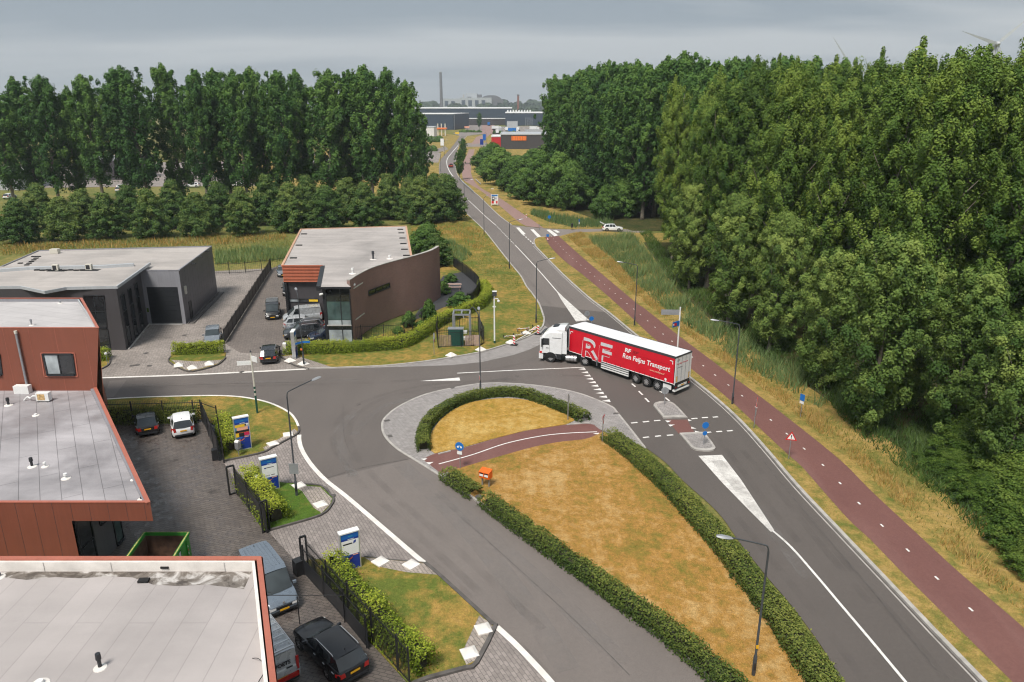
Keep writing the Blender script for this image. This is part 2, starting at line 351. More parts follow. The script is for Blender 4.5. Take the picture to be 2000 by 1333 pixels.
glass('glass_dark', (.02,.022,.025)); glass('glass_teal', (.055,.095,.09)); glass('glass_curtain', (.36,.40,.42), .2, .6); glass('glass_car', (.018,.022,.026), .04, .9); glass('glass_screen', (.045,.055,.06), .08, .55)
glass('lamp_red', (.45,.015,.012), .15); glass('lamp_clear', (.62,.62,.62), .12); glass('lamp_amber', (.75,.30,.02), .2)
plain('black_metal', (.017,.017,.019), .45, var=.25, spec=.5); plain('dark_paint', (.022,.024,.028), .4, var=.2); plain('lamp_grey', (.05,.055,.062), .45, var=.15); plain('galv', (.34,.35,.37), .42, metal=.5, var=.15, sc=8); plain('alu', (.62,.63,.65), .3, metal=.7, var=.08); plain('white_metal', (.78,.78,.77), .45, var=.05); plain('offwhite', (.60,.57,.50), .6, var=.1)
plain('rubber', (.016,.016,.017), .8, var=.25); plain('tarmac_black', (.012,.012,.013), .85); plain('plate_yellow', (.80,.42,.015), .5, var=.05); plain('plate_white', (.75,.75,.73), .5); plain('eu_blue', (.01,.04,.35), .5)
plain('sign_blue', (.012,.16,.52), .4, var=.06); plain('sign_deep_blue', (.006,.035,.27), .35, var=.08); plain('sign_mid_blue', (.01,.12,.45), .35, var=.06); plain('sign_white', (.82,.82,.81), .4, var=.03); plain('sign_red', (.62,.018,.02), .4, var=.08); plain('sign_back', (.36,.37,.39), .5, metal=.4, var=.1); plain('sign_black', (.012,.012,.012), .5); plain('sign_orange', (.85,.20,.03), .4, var=.08); plain('sign_yellow', (.85,.55,.03), .4); plain('sign_teal', (.04,.28,.42), .4); plain('sign_crimson', (.62,.02,.10), .4); plain('sign_salmon', (.85,.42,.30), .4); plain('stripe_green', (.01,.075,.055), .45)
plain('mail_orange', (.83,.135,.012), .38, var=.06); plain('cabinet_green', (.012,.075,.06), .5, var=.12); plain('skip_green', (.035,.27,.03), .5, var=.2, sc=2); plain('skip_rust', (.10,.055,.035), .85, var=.5, sc=2.5, bump=.3); plain('rust_rim', (.50,.33,.15), .8, var=.5, sc=6)
plain('wood_fence', (.42,.31,.20), .85, var=.25, sc=4); plain('bench_wood', (.42,.30,.26), .8, var=.2)
plain('bark', (.085,.07,.05), .95, var=.4, sc=4, bump=.6); plain('bark_pale', (.16,.14,.11), .95, var=.4, sc=3, bump=.5); plain('twigs', (.030,.028,.014), .95, var=.4, sc=6)
for nm, c, rg in (('paint_black', (.010,.010,.012), .22), ('paint_white', (.78,.79,.80), .25), ('paint_silver', (.50,.52,.54), .28), ('paint_grey', (.12,.13,.145), .25), ('paint_darkgrey', (.055,.06,.068), .25), ('paint_bluegrey', (.165,.20,.245), .28), ('paint_navy', (.02,.03,.06), .22), ('paint_red', (.32,.012,.02), .25), ('paint_steel', (.22,.245,.275), .26)):
    b = plain(nm, c, rg, metal=.25 if 'silver' in nm or 'grey' in nm or 'steel' in nm else 0., var=.05, coat=.3)
b = NB('curtain_red'); f = b.noise(.8, 5); w = b.noise(1.2, 3, .5, vec=b.map((2.2,2.2,.12))); b.base(b.ramp(f, [(.3, (.60,.008,.022)), (.7, (.68,.012,.03))])); b.rough(.42); b.set(Specular_IOR_Level=.4); b.bump(w, .25, .05)
b = NB('trailer_roof'); f = b.noise(.9, 5, .6); w = b.noise(1., 4, .6, vec=b.map((3,.3,1))); b.base(b.mix(.5, b.ramp(f, [(.3, (.68,.68,.70)), (.7, (.82,.82,.84))]), b.ramp(w, [(.35, (.70,.70,.72)), (.65, (.84,.84,.86))]))); b.rough(.5); b.bump(w, .2, .04)
plain('letter_white', (.84,.84,.84), .5, var=.03); plain('letter_silver', (.62,.62,.64), .45, var=.06); plain('letter_dark', (.03,.03,.035), .5); plain('letter_maroon', (.30,.012,.02), .5); plain('letter_red', (.55,.02,.03), .5)
def foliage(name, dark, mid, light, trans=.16):
    """leaves: tint varies from spray to spray (attribute), light passes through the blades"""
    b = NB(name); a = b.n('ShaderNodeAttribute'); a.attribute_name = 'tint'; oi = b.n('ShaderNodeObjectInfo')
    t = b.math('ADD', a.outputs['Fac'], b.val(oi.outputs['Random'], -.17, .17))
    col = b.ramp(t, [(.05, dark), (.5, mid), (.95, light)]); b.base(col); b.rough(.7); b.set(Specular_IOR_Level=.12)
    tr = b.n('ShaderNodeBsdfTranslucent'); b.l(b.mix(1., col, (1.2,1.35,.6), 'MULTIPLY'), tr.inputs[0]); m = b.n('ShaderNodeMixShader'); m.inputs[0].default_value = trans
    b.l(b.p.outputs[0], m.inputs[1]); b.l(tr.outputs[0], m.inputs[2]); b.l(m.outputs[0], b.out.inputs[0]); return b
foliage('leaf_poplar', (.048,.100,.022), (.108,.182,.036), (.225,.30,.056))
foliage('leaf_poplar_far', (.032,.082,.026), (.066,.142,.036), (.13,.225,.048))
foliage('leaf_hornbeam', (.030,.072,.022), (.070,.132,.036), (.185,.24,.064))
foliage('leaf_shrub', (.040,.090,.022), (.085,.16,.038), (.165,.265,.06))
foliage('leaf_thicket', (.032,.066,.014), (.070,.125,.022), (.15,.21,.04))
foliage('leaf_young', (.060,.115,.028), (.135,.205,.048), (.27,.34,.085))
foliage('leaf_undergrowth', (.035,.075,.016), (.075,.135,.03), (.16,.22,.06), .15)
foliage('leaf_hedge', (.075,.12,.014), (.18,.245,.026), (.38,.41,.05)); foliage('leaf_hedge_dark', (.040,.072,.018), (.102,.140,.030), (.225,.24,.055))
foliage('leaf_reed', (.085,.145,.055), (.17,.245,.095), (.31,.36,.15), .15); foliage('blade_dry', (.28,.17,.055), (.44,.275,.085), (.60,.42,.18), .15); foliage('blade_mix', (.12,.15,.035), (.25,.245,.07), (.45,.38,.16), .15); foliage('blade_green', (.06,.12,.018), (.125,.20,.03), (.24,.29,.06), .15)
foliage('leaf_fartree', (.045,.070,.042), (.060,.088,.050), (.075,.105,.058), .1)

def wear(name, c, amt, sc=.5):
    b = NB(name); f = b.noise(sc, 5, .65); g = b.noise(18, 3, .7); b.base(c); b.rough(.75); tr = b.n('ShaderNodeBsdfTransparent'); m = b.n('ShaderNodeMixShader')
    b.l(b.math('MULTIPLY', b.val(f, 0, amt, .38, .68), b.val(g, .5, 1., .3, .7)), m.inputs[0]); b.l(tr.outputs[0], m.inputs[1]); b.l(b.p.outputs[0], m.inputs[2]); b.l(m.outputs[0], b.out.inputs[0])
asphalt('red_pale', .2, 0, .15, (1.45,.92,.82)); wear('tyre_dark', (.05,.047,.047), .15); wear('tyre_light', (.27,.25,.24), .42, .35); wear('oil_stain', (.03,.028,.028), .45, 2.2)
# ---------------------------------------------------------------- ground, roads, paths (traced on the site plan)
mb = MB(); S = 6000
mb.add([(-S,-300,-.06),(S,-300,-.06),(S,7000,-.06),(-S,7000,-.06)], [(0,1,2,3)]); struct(mb, 'ground', 'field')
RE = [(2130,1555),(2020,1435),(1925,1333),(1830,1235),(1740,1140),(1640,1035),(1560,950),(1500,880),(1450,825),(1400,779),(1345,735),(1290,692),(1241,653),(1190,611),(1156,586),(1116,551),(1089,525),(1064,499.6),(1046,481)]
RE2 = [(999,440),(975,422),(952,400),(937,385),(926,376),(910,361),(897,348),(891,335),(890,318),(892,303),(895,288),(903,276),(912,266)]
LE2 = [(1063,624),(1054,597),(1042,578),(1028,560),(1017,540),(996.5,515),(972,484),(945,450),(922,428),(905,412),(885,392),(868,372),(860,352),(857,330),(861,312),(876,295),(887,282),(898,266)]
NEARL = [(1260,874),(1300,904),(1335,940),(1401,1000),(1447,1063),(1503,1133),(1545,1182),(1604,1262),(1645,1333),(1720,1450),(1800,1570)]   # main road's west edge at the island hedge
RING = [(1260,876),(1208,810),(1190,793),(1130,769),(1065,756),(1000,750),(943,750),(883,759),(826,773),(779,795),(753,816),(746.5,832),(752,853),(774,876),(802,894),(828,910),(862,931)]
SIDE_R = [(862,931),(888,951),(932,980),(1000,1029),(1100,1101),(1200,1173),(1300,1248),(1394,1329),(1520,1440)]
LAWN1_E = [(150,786),(260,779),(355,776),(400,775),(440,775.5),(481,779),(526,789),(562,806),(576.5,821),(583,835)]
SIDE_L = [(583,835),(584.5,850),(585,864),(591,882),(607,907),(634,936.5),(673.5,968),(712.5,1001),(760,1042),(810,1085),(830,1101),(860,1127),(935,1195),(970,1225),(1010,1262),(1060,1315),(1100,1360),(1180,1440)]
FARK = [(-150,752),(60,744),(190,739),(340,734),(460,728.5),(598,721.5),(650,720),(705,718),(760,715),(820,708.5),(865,702),(932,690.5),(970,680),(1007,668),(1037,656),(1054,646),(1061,636),(1063,624)]
sm = lambda px, z=0., n=5: smooth(GL(px, z), n)
mb = MB(); mb.poly(sm(RE)+sm(RE2)+sm(LE2)[::-1]+[G(1100,720), G(1190,793)]+sm(NEARL)); struct(mb, 'road', 'asphalt_main')
mb = MB(); mb.poly([Vector((p.x,p.y,.004)) for p in sm(RING)+sm(SIDE_R)[1:]+sm(SIDE_L)[::-1]+sm(LAWN1_E)[::-1][1:]+[G(-150,790)]+sm(FARK)+[G(1120,690), G(1180,770)]]); struct(mb, 'side_road', 'asphalt_side')
mb = MB(); mb.poly([Vector((p.x,p.y,.008)) for p in [G(806,896)]+sm(SIDE_R)+sm(SIDE_L[5:])[::-1]]); struct(mb, 'road_resurfaced', 'asphalt_old')
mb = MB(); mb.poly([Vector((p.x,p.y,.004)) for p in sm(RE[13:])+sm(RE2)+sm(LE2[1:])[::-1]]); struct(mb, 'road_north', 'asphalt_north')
# service road crossing the cycle path, and far roads
mb = MB(); mb.poly(GL([(999,440),(1046,481),(1044,470),(1052,465),(1066,463.5),(1091,463),(1120,455),(1180,453),(1260,456),(1260,449),(1180,447),(1115,448.5),(1062,446.5),(1028,443)], .03)); struct(mb, 'service_road', 'asphalt_far')
mb = MB(); mb.poly(GL([(898,266),(912,266),(925,264),(945,262),(1000,262),(1000,254),(935,255),(900,256),(885,261)], .03)); mb.poly(GL([(858,330),(861,312),(840,310),(835,322)], .034)); mb.poly(GL([(905,287),(950,287),(952,279),(907,280)], .12)); mb.poly(GL([(876,292),(850,300),(838,296),(870,286)], .12)); mb.poly(GL([(915,243),(948,243),(960,258),(905,258)], .05)); struct(mb, 'far_roads', 'asphalt_far')
# verges
Z1 = .08
def slab(name, pts, z, mat, z0=-.06): m = MB(); m.prism([(p.x,p.y) for p in pts], z0, z); return struct(m, name, mat)
slab('verge_east', sm(RE)+GL([(1043,474),(1045,467.5),(1053,464.5),(1066,463)])+GL([(1091,463),(1120,455),(1180,453),(1260,456)])+[Vector((90,150,0)), Vector((90,10,0))], Z1, 'verge')
slab('verge_north', sm(RE2)+[Vector((25,700,0)), Vector((60,700,0)), Vector((90,158,0))]+GL([(1260,449),(1180,447),(1115,448.5),(1062,446.5),(1028,443)]), Z1, 'verge')
slab('lawn_corner', sm(FARK[5:])+sm(LE2[:12])[1:]+GL([(850,380),(805,430),(800,480),(865,560),(866,600),(800,632),(712,668),(560,692),(552,699),(575,714)]), Z1, 'lawn_mid')
slab('verge_west', sm(LE2[11:])+[Vector((-75,720,0)), Vector((-120,300,0)), Vector((-34,190,0))], Z1-.03, 'verge')
# paved yards and drives
def sheet(name, px, z, mat, n=0):
    m = MB(); m.poly([Vector((p.x,p.y,z)) for p in (GL(px) if not n else sm(px, 0, n))]); return struct(m, name, mat)
sheet('office_yard', [(-150,752),(60,744),(190,739.4),(340,734.4),(460,729),(598,722),(552,697),(440,672),(531,524),(416,530),(380,560),(250,640),(100,680),(-150,700)], -.004, 'pavers_yard')
sheet('workshop_yard', [(441,672),(531,524),(570,510),(570,600),(700,640),(712,668),(560,694),(505,690),(470,690)], .004, 'pavers_brown')
sheet('junction_paving', [(820,709.5),(865,703),(932,691.5),(970,681),(1007,669),(1037,657),(1055,647),(1062,636),(1070,640),(1082,652),(1066,668),(1035,683),(1003,694),(940,708),(880,714),(820,716),(700,719.5)], .012, 'pavers_ring')
sheet('entrance_paving', [(436,903),(472,895),(515,885),(583,846),(585,864),(591,882),(607,907),(634,936),(673,968),(712,1001),(760,1042),(810,1085),(830,1101),(712,1094),(600,1094),(586,1106),(529,1044)], .012, 'pavers_light')
sheet('exit_paving', [(960,1215),(970,1225),(1010,1262),(1060,1315),(1100,1360),(1180,1440),(900,1480),(800,1350),(815,1333),(910,1300)], .012, 'pavers_light')
sheet('wet_yard', [(120,810),(396,818),(430,835),(436,903),(529,1044),(586,1106),(716,1240),(800,1333),(880,1430),(900,1480),(300,1520),(60,1000)], .016, 'pavers_wet')
sheet('tarmac_repair', [(214,745),(248,742),(222,776),(200,779)], .012, 'asphalt_patch')
# teardrop island
ringpts = sm(RING)
slab('island_paving', ringpts+GL([(900,945),(935,958),(960,930),(1150,830),(1200,852)]), .05, 'pavers_ring', 0)
A_ARC = [(841,881),(838,862),(847,840),(868,815),(904,793),(946,783),(987,780),(1026,783),(1067,792),(1106,809),(1122,823)]
BAND_U = [(826,899),(849,888),(906,876),(961,860),(1026,843.5),(1091,833),(1140,829),(1160,831)]
BAND_L = [(1177,845),(1145.6,859),(1091,865.6),(1039,876),(974,894),(906,914),(862,927)]
slab('island_lawn', sm(A_ARC)+GL([(1107,830.5),(1026,843),(961,859.5),(906,875.5),(849,887.5)]), .10, 'lawn_straw', 0)
slab('long_lawn', sm(BAND_L[::-1])[2:]+GL([(1190,856),(1225,885),(1290,945),(1345,1005),(1410,1082),(1465,1157),(1525,1245),(1580,1333),(1680,1490)])+GL([(1500,1430),(1394,1325),(1300,1245),(1200,1170),(1100,1097),(1000,1026),(932,977),(890,949)]), .09, 'lawn_dry', 0)
mb = MB(); mb.poly([Vector((p.x,p.y,.056)) for p in sm(BAND_U)+sm(BAND_L)]); struct(mb, 'cycle_crossing', 'red_asphalt')
# cycle path
CL = [(1064,464),(1075,482.7),(1100,508.6),(1140.6,540),(1190,582),(1246,633.5),(1271,657),(1352,723.6),(1400,761.5),(1435,792),(1457,812.5),(1499,853),(1541,892),(1568,916),(1607,961),(1658,1018),(1700,1057),(1752,1111),(1814,1173),(1895,1254),(1973,1331),(2080,1440)]
CR = [(1091,462),(1122.6,490.6),(1156,520),(1201,558),(1244,594),(1260,605),(1326,657.6),(1389,705),(1425,733),(1484,776),(1556,832),(1616,880),(1655,914),(1700,960),(1778,1033),(1862,1111),(1934,1173),(2000,1230),(2120,1340)]
mb = MB(); mb.poly([Vector((p.x,p.y,.088)) for p in sm(CL)+sm(CR)[::-1]]); struct(mb, 'cycle_path', 'red_asphalt')
CL2 = [(1028,443),(1010,432),(976,403),(942.5,376),(918,361),(906,353),(902.6,341.6),(902,330),(905,318),(911,305),(916,292.5)]
CR2 = [(1062,446.7),(1032.6,426),(1014.5,414),(976,388),(944,371),(928,357),(921,342),(920,330),(921,318),(924,305),(927.5,292.5)]
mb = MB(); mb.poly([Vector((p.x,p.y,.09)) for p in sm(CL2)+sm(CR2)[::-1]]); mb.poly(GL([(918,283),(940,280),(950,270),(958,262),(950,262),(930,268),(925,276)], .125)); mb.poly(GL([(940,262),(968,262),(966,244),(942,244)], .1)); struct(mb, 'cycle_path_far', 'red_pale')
mb = MB(); mb.poly(GL([(1302,820),(1342,820),(1357,846),(1326,848)], .012)); struct(mb, 'crossing_patch', 'red_asphalt')
# planted corners: lawn slabs
L1 = sm(LAWN1_E)+GL([(582,848),(558,862),(530,877),(515,885),(472,895),(437,901),(428,836),(396,820),(150,812)])
slab('corner_lawn', L1, .10, 'lawn_mid', 0)
slab('entrance_lawn', GL([(516,1040),(529,1036),(564,1026),(627,1007),(646,989),(651,975.5),(646,970),(627,952),(564,946),(545,944),(480,935),(464,960)]), .10, 'lawn_green', 0)
slab('exit_lawn', GL([(604,1096),(712,1091),(830,1103),(860,1128),(935,1197),(962,1222),(964,1228),(930,1295),(910,1305),(835,1325),(800,1340),(700,1230)]), .10, 'lawn_mid', 0)
slab('office_planter', GL([(334,698),(330,709),(362,725),(385,725),(425,713),(440,700),(441,690),(334,690)]), .10, 'lawn_mid', 0)
slab('wall_planter', GL([(150,690),(215,700),(213,712),(205,718),(188,724),(150,728)]), .10, 'lawn_mid', 0)
def bed(name, px, z, mat): return sheet(name, px, z, mat)
bed('paved_bed', [(582,846),(560,860),(531,875),(518,882),(514,877),(545,860),(575,840)], .106, 'pavers_bed')
bed('paved_bed', [(646,974),(649,976),(644,989),(628,1005),(612,994),(590,962),(565,949),(626,954)], .106, 'pavers_bed')
bed('paved_bed', [(712,1092),(830,1104),(856,1126),(795,1121),(740,1110)], .106, 'pavers_bed')
bed('paved_bed', [(936,1206),(960,1222),(962,1228),(929,1293),(911,1302),(902,1280),(920,1240)], .106, 'pavers_bed')
bed('paved_bed', [(334,705),(362,724),(385,724),(425,712),(434,705),(380,708)], .106, 'pavers_bed')
sheet('paved_bed', [(550,698),(575,714),(606,721.3),(650,719.5),(612,707),(575,695)], .086, 'pavers_bed')
slab('slate_bed', GL([(800,632),(866,602),(925,588),(936,570),(932,555),(905,532),(866,540)]), .095, 'slate_chips', 0)
# traffic islands with kerbs
def traffic_island(px, name):
    p = sm(px, 0, 4); p = p+[p[0]]; cen = sum(p, Vector())/len(p); inner = [cen+(q-cen)*.80 for q in p]
    m = MB(); m.prism([(q.x,q.y) for q in p[:-1]], 0, .13); o = m.build(name, 'kerb_light', kind='structure')
    m = MB(); m.poly([Vector((q.x,q.y,.134)) for q in inner[:-1]]); m.build('island_fill', 'pavers_ring', o)
    return o
traffic_island([(1276,794),(1280,789),(1295,786),(1310,787.5),(1320,794),(1340,815),(1338,817),(1299,818),(1295,817)], 'traffic_island')
traffic_island([(1327,849),(1332,848),(1372,846.5),(1378,850),(1395,872.5),(1396,879),(1385,882.5),(1360,881),(1350,876)], 'traffic_island')
# kerbs
def kerb(px, w=.22, z1=.125, mat='kerb_light', off=0., name='kerb', n=5, closed=False):
    p = smooth(GL(px), n) if n > 1 else GL(px)
    if off: p = offset(p, off)
    m = MB(); m.rail(p, w, -.02, z1); return struct(m, name, mat)
kerb(RE, .26, .14, off=.13); kerb(RE2, .2, .12); kerb(LE2[:13], .22, .12); kerb(FARK[5:], .2, .13, 'kerb_light')
m = MB(); m.strip(offset(sm(RE), .42), .10, z=.006); struct(m, 'gutter_line', 'kerb_light')
kerb([(1046,481),(1043,474),(1045,467.5),(1053,464.5),(1066,463)], .2, .13)
kerb(RING, .18, .06, 'kerb_light'); kerb(SIDE_R, .18, .13, 'kerb_light'); kerb(LAWN1_E, .2, .125, 'kerb_white')
kerb([(583,835),(582,848),(558,862),(530,877),(515,885),(472,895),(437,902)], .14, .14, 'kerb_dark', n=3)
kerb([(528,1037),(564,1027),(627,1008),(647,989),(652,975.5),(646,969),(627,951),(564,945)], .14, .14, 'kerb_dark', n=3)
kerb([(830,1102),(860,1127),(935,1196),(963,1222),(966,1228),(931,1297),(910,1307),(835,1327),(800,1342)], .22, .15, 'kerb_dark', n=2)
kerb([(712,1090),(765,1096),(830,1102)], .10, .12, 'kerb_dark', n=2)
kerb([(334,698),(330,708),(362,725.5),(385,725.5),(425,714),(441,700)], .14, .14, 'kerb_dark', n=3)
kerb([(550,697),(552,700),(575,715),(604,722)], .14, .14, 'kerb_dark', n=3); kerb([(216,700),(214,711),(206,718),(188,725),(150,729)], .14, .14, 'kerb_dark', n=3)
kerb([(856,889),(880,883)], .12, .13, n=1); kerb([(1107,831.5),(1151,828)], .12, .13, n=1)
m = MB(); m.strip(sm(SIDE_L[1:11]), .34, z=.022); m.strip(sm(SIDE_L[13:]), .34, z=.022); m.strip(sm(FARK[1:6]), .36, z=.022); struct(m, 'kerb_band', 'kerb_white')

# ---------------------------------------------------------------- painted markings
P = MB(); PW = MB()
def line(px, w, z=.014, n=5, mb=P): mb.strip(smooth(GL(px), n) if n > 1 else GL(px), w, z=z)
def tri(px, z=.014, mb=P): mb.poly([Vector((p.x,p.y,z)) for p in GL(px)])
PW.poly([Vector((p.x,p.y,.012)) for p in GL([(1364,891),(1410,889),(1447,937),(1485,995),(1512,1036),(1506,1040),(1460,994),(1412,945)])])
line([(1509,1037),(1545,1069),(1597,1128),(1639,1178),(1700,1250),(1769,1333),(1850,1430)], .16)
tri([(1085,566),(1104,584),(1151,626),(1125,628.5),(1095,584)], .012, PW)
line([(1088,570),(1048,524),(1006,479)], .16); line([(969,441),(945,420),(908,385)], .16)
line([(885,345),(878,335),(873,322),(874,310),(884,297),(896,283)], .3)
c = resample(smooth(GL([(1003,476),(969,441)])), .9)
for a, b_ in list(zip(c, c[1:]))[::2]: P.strip([a, b_], .18, z=.014)
for q in ([(1008,445),(1014,445),(1027,458),(1020,459)], [(1036,449),(1042,448.5),(1058,464),(1051,465)], [(1067,450),(1074,449.5),(1090,461),(1083,463)], [(1080,451),(1087,450.5),(1094,455),(1088,456)]): tri(q, .095 if q[0][0] > 1060 else .04)
for i in range(5): tri([(1021+i*4.4,459+i*4),(1023+i*4.4,458.6+i*4),(1025+i*4.4,461+i*4),(1023+i*4.4,461.4+i*4)], .036)
for x, y, k in ((1137,721.5,1),(1142.5,728,1),(1147,734.3,1),(1152,740.6,1.04),(1157,747.4,1.07),(1161.7,754.3,1.1),(1167,761.3,1.13),(1172,768.3,1.16),(1178,775.7,1.2),(1184,783.5,1.24)):
    tri([(x-7.5*k,y+.4),(x+5*k,y-2.2*k),(x+7*k,y+1.8*k)])
line([(893,729.5),(1000,724),(1094,720),(1141,718)], .18); tri([(819,745),(897,738),(899,744)])
for a, b_ in (((1234,750),(1241,756)),((1247.5,764.5),(1255,772)),((1260,778),(1267.5,786)),((1285,762),(1294,768)),((1299.5,777),(1307.5,784))): line([a, b_], .18, n=1)
for a, b_ in (((1232.5,827),(1245,825.5)),((1255.5,825),(1267.5,823.5)),((1277.5,822.5),(1289.5,821.5)),((1350.5,818.7),(1362,817.5)),((1371,816.7),(1382.5,815.7)),((1392,815.5),(1402.5,814.7)),((1256,855.5),(1267.5,854)),((1279.5,853),(1291,851.7)),((1302.5,851),(1315,850)),((1376,845.7),(1389,844.5)),((1399,844),(1410,843)),((1420,842.5),(1431,841.5))): line([a, b_], .2, n=1)
for q in ([(1299,822),(1311,822.5),(1304,826)], [(1305,830),(1318,830),(1309,834)], [(1350,834),(1360,838),(1350,838)], [(1357,842),(1370,845),(1358,846)], [(1343,819),(1351,822),(1345,823.5)]): tri(q, .016)
line([(857,908),(922,890),(987,868),(1052,854),(1104,848),(1166,845)], .12, .062)
for q in ([(822,898),(835,896.5),(829,901)], [(832,905),(847,904),(839,909)], [(1158,848),(1170,847),(1170,851)], [(1163,856),(1175,854.5),(1176,859)]): tri(q, .062)
cc = resample([(a+b_)/2 for a, b_ in zip(resample(sm(CL), 1.)[:148], resample(sm(CR), 1.)[:148])], 2.85)
for i, (a, b_) in enumerate(zip(cc, cc[1:])):
    d = (b_-a).normalized()*.16; P.strip([a-d, a+d], .13, z=.094)
struct(P, 'road_markings', 'road_paint'); struct(PW, 'hatched_markings', 'road_paint_worn')
m = MB()
for x, y in ((884,757.5),(756,822),(762,852),(1203,808),(1005,455),(472,726.5),(648,968),(1094,527),(1225,636)): m.obox(G(x,y,.052), .5, .35, .012, random.random()*3)
struct(m, 'drain_covers', 'kerb_dark')
m = MB()
for x, y in ((285,690),(292,714.5),(258,714.5),(268,713),(360,655),(935,970)): m.disc(G(x,y,.02 if y < 900 else .2), (0,0,1), .28, 12)
struct(m, 'manhole_covers', 'kerb_dark')

# wheel paths, scuffs and drips on the asphalt
W_ = MB(); Wl_ = MB()
for px_, w in (([(1560,1060),(1480,960),(1420,880),(1360,810),(1300,760)],.5),([(1700,1180),(1600,1060),(1520,960),(1450,880)],.5),([(1850,1333),(1760,1220),(1660,1110),(1560,990)],.5),([(1690,1333),(1600,1210),(1520,1110),(1440,1010)],.5),([(1200,740),(1100,690),(1000,715),(850,740),(600,752),(300,757)],.6),([(1150,735),(1040,735),(900,752),(760,775),(690,820),(690,880),(760,960),(900,1080),(1060,1230)],.55),([(1020,742),(840,752),(700,790),(650,850),(690,930),(800,1030),(950,1170)],.55),([(700,990),(830,1090),(960,1210),(1080,1333)],.6),([(1080,600),(1030,545),(980,490),(940,445)],.5),([(1130,600),(1080,550),(1020,490),(980,450)],.5)): W_.strip(offset(smooth(GL(px_), 6), 0), w, z=.0165)
for px_, w in (([(860,960),(960,1050),(1080,1160),(1220,1300)],1.1),([(780,905),(880,1000),(960,1090),(1040,1200),(1110,1310)],1.3),([(250,752),(420,748),(600,744),(700,742)],.35),([(1580,1130),(1480,1000),(1400,900)],.9),([(700,800),(660,850),(690,930)],.8),([(900,765),(760,790),(690,850)],.7)): Wl_.strip(smooth(GL(px_), 6), w, z=.0155)
struct(W_, 'wheel_tracks', 'tyre_dark'); struct(Wl_, 'worn_lane', 'tyre_light')
m = MB()
for x, y, r_ in ((700,790,.3),(1010,735,.25),(860,740,.25),(300,880,.5),(340,900,.4),(470,1080,.6),(560,1160,.5),(640,1215,.4),(400,640,.4),(330,660,.5),(1250,730,.25),(420,960,.5)):
    c_ = G(x,y,.0175); m.poly([c_+Vector((math.cos(k*.45)*r_*random.uniform(.6,1.3), math.sin(k*.45)*r_*random.uniform(.6,1.3), 0)) for k in range(14)])
struct(m, 'oil_stains', 'oil_stain')
m = MB()
for px_ in ([(640,934),(700,916),(760,904),(805,896)],[(250,757),(420,751),(600,747)],[(900,1010),(1000,1100),(1120,1210),(1230,1320)],[(1490,900),(1580,1010),(1700,1150),(1830,1310)],[(670,790),(672,850),(690,900)],[(1010,560),(960,500)]): m.strip(smooth(GL(px_), 5), .05, z=.0185)
struct(m, 'asphalt_seams', 'kerb_dark')
# ---------------------------------------------------------------- buildings
def quadbar(mb, a, b, n, w, th, m=0):
    """bar from a to b lying on a face with normal n, w wide in the face, th proud of it"""
    a, b, n = Vector(a), Vector(b), Vector(n).normalized(); t = (b-a).normalized(); s = n.cross(t).normalized()*w/2; o = n*th
    v = [a-s, a+s, b+s, b-s, a-s+o, a+s+o, b+s+o, b-s+o]
    mb.add(v, [(4,7,6,5),(0,1,5,4),(1,2,6,5),(2,3,7,6),(3,0,4,7),(0,3,2,1)], m)
def window(parent, bl, br, tr, tl, cols=1, rows=1, fw=.08, fm='dark_paint', gm='glass_dark', sill=True, name='window', pane_mats=None):
    """frame of bars standing proud of the wall, one pane object per light, a sill"""
    bl, br, tr, tl = map(Vector, (bl, br, tr, tl)); n = (br-bl).cross(tl-bl).normalized(); m = MB()
    P_ = lambda u, v: bl.lerp(br, u).lerp(tl.lerp(tr, u), v)
    for a, b in ((bl,br),(br,tr),(tr,tl),(tl,bl)): quadbar(m, a, b, n, fw, .06)
    for i in range(1, cols): quadbar(m, P_(i/cols,0), P_(i/cols,1), n, fw*.7, .05)
    for j in range(1, rows): quadbar(m, P_(0,j/rows), P_(1,j/rows), n, fw*.7, .045)
    w = m.build(name, fm, parent); k = 0
    for i in range(cols):
        for j in range(rows):
            q = MB(); q.poly([P_(i/cols,j/rows)+n*.012, P_((i+1)/cols,j/rows)+n*.012, P_((i+1)/cols,(j+1)/rows)+n*.012, P_(i/cols,(j+1)/rows)+n*.012])
            q.build('pane', pane_mats[k % len(pane_mats)] if pane_mats else gm, w); k += 1
    if sill:
        q = MB(); quadbar(q, bl-(tl-bl).normalized()*.06, br-(tr-br).normalized()*.06, n, .06, .14); q.build('sill', fm, w)
    return w
def walls(pts, z0, z1, parent, mat, name='wall', skip=()):
    """each side of a plan outline is a wall of its own"""
    n = len(pts); A = sum(pts[i][0]*pts[(i+1)%n][1]-pts[(i+1)%n][0]*pts[i][1] for i in range(n))
    if A < 0: pts = pts[::-1]
    for i in range(n):
        if i in skip: continue
        a, b = pts[i], pts[(i+1)%n]; m = MB(); m.add([(a[0],a[1],z0),(b[0],b[1],z0),(b[0],b[1],z1),(a[0],a[1],z1)], [(0,1,2,3)]); m.build(name, mat, parent)
def coping(path, w, z0, z1, parent, mat, name='coping', closed=False):
    p = [Vector((q[0],q[1],0)) for q in path]; m = MB(); m.rail(p, w, z0, z1); return m.build(name, mat, parent)
def vent(base, parent, r=.09, h=.55, mat='dark_paint', cap=None, name='vent_pipe'):
    b = Vector(base); m = MB(); m.ring([b+Vector((0,0,0)), b+Vector((0,0,h*.6)), b+Vector((0,0,h*.62)), b+Vector((0,0,h))], [r*.8,r*.75,r*1.15,r*1.05], 10); v = m.build(name, mat, parent)
    q = MB(); q.ring([b+Vector((0,0,.002)), b+Vector((0,0,.03)), b+Vector((0,0,.07))], [r*2.8,r*2.6,r*1.], 14); q.build('flange', 'kerb_white', v)
    return v

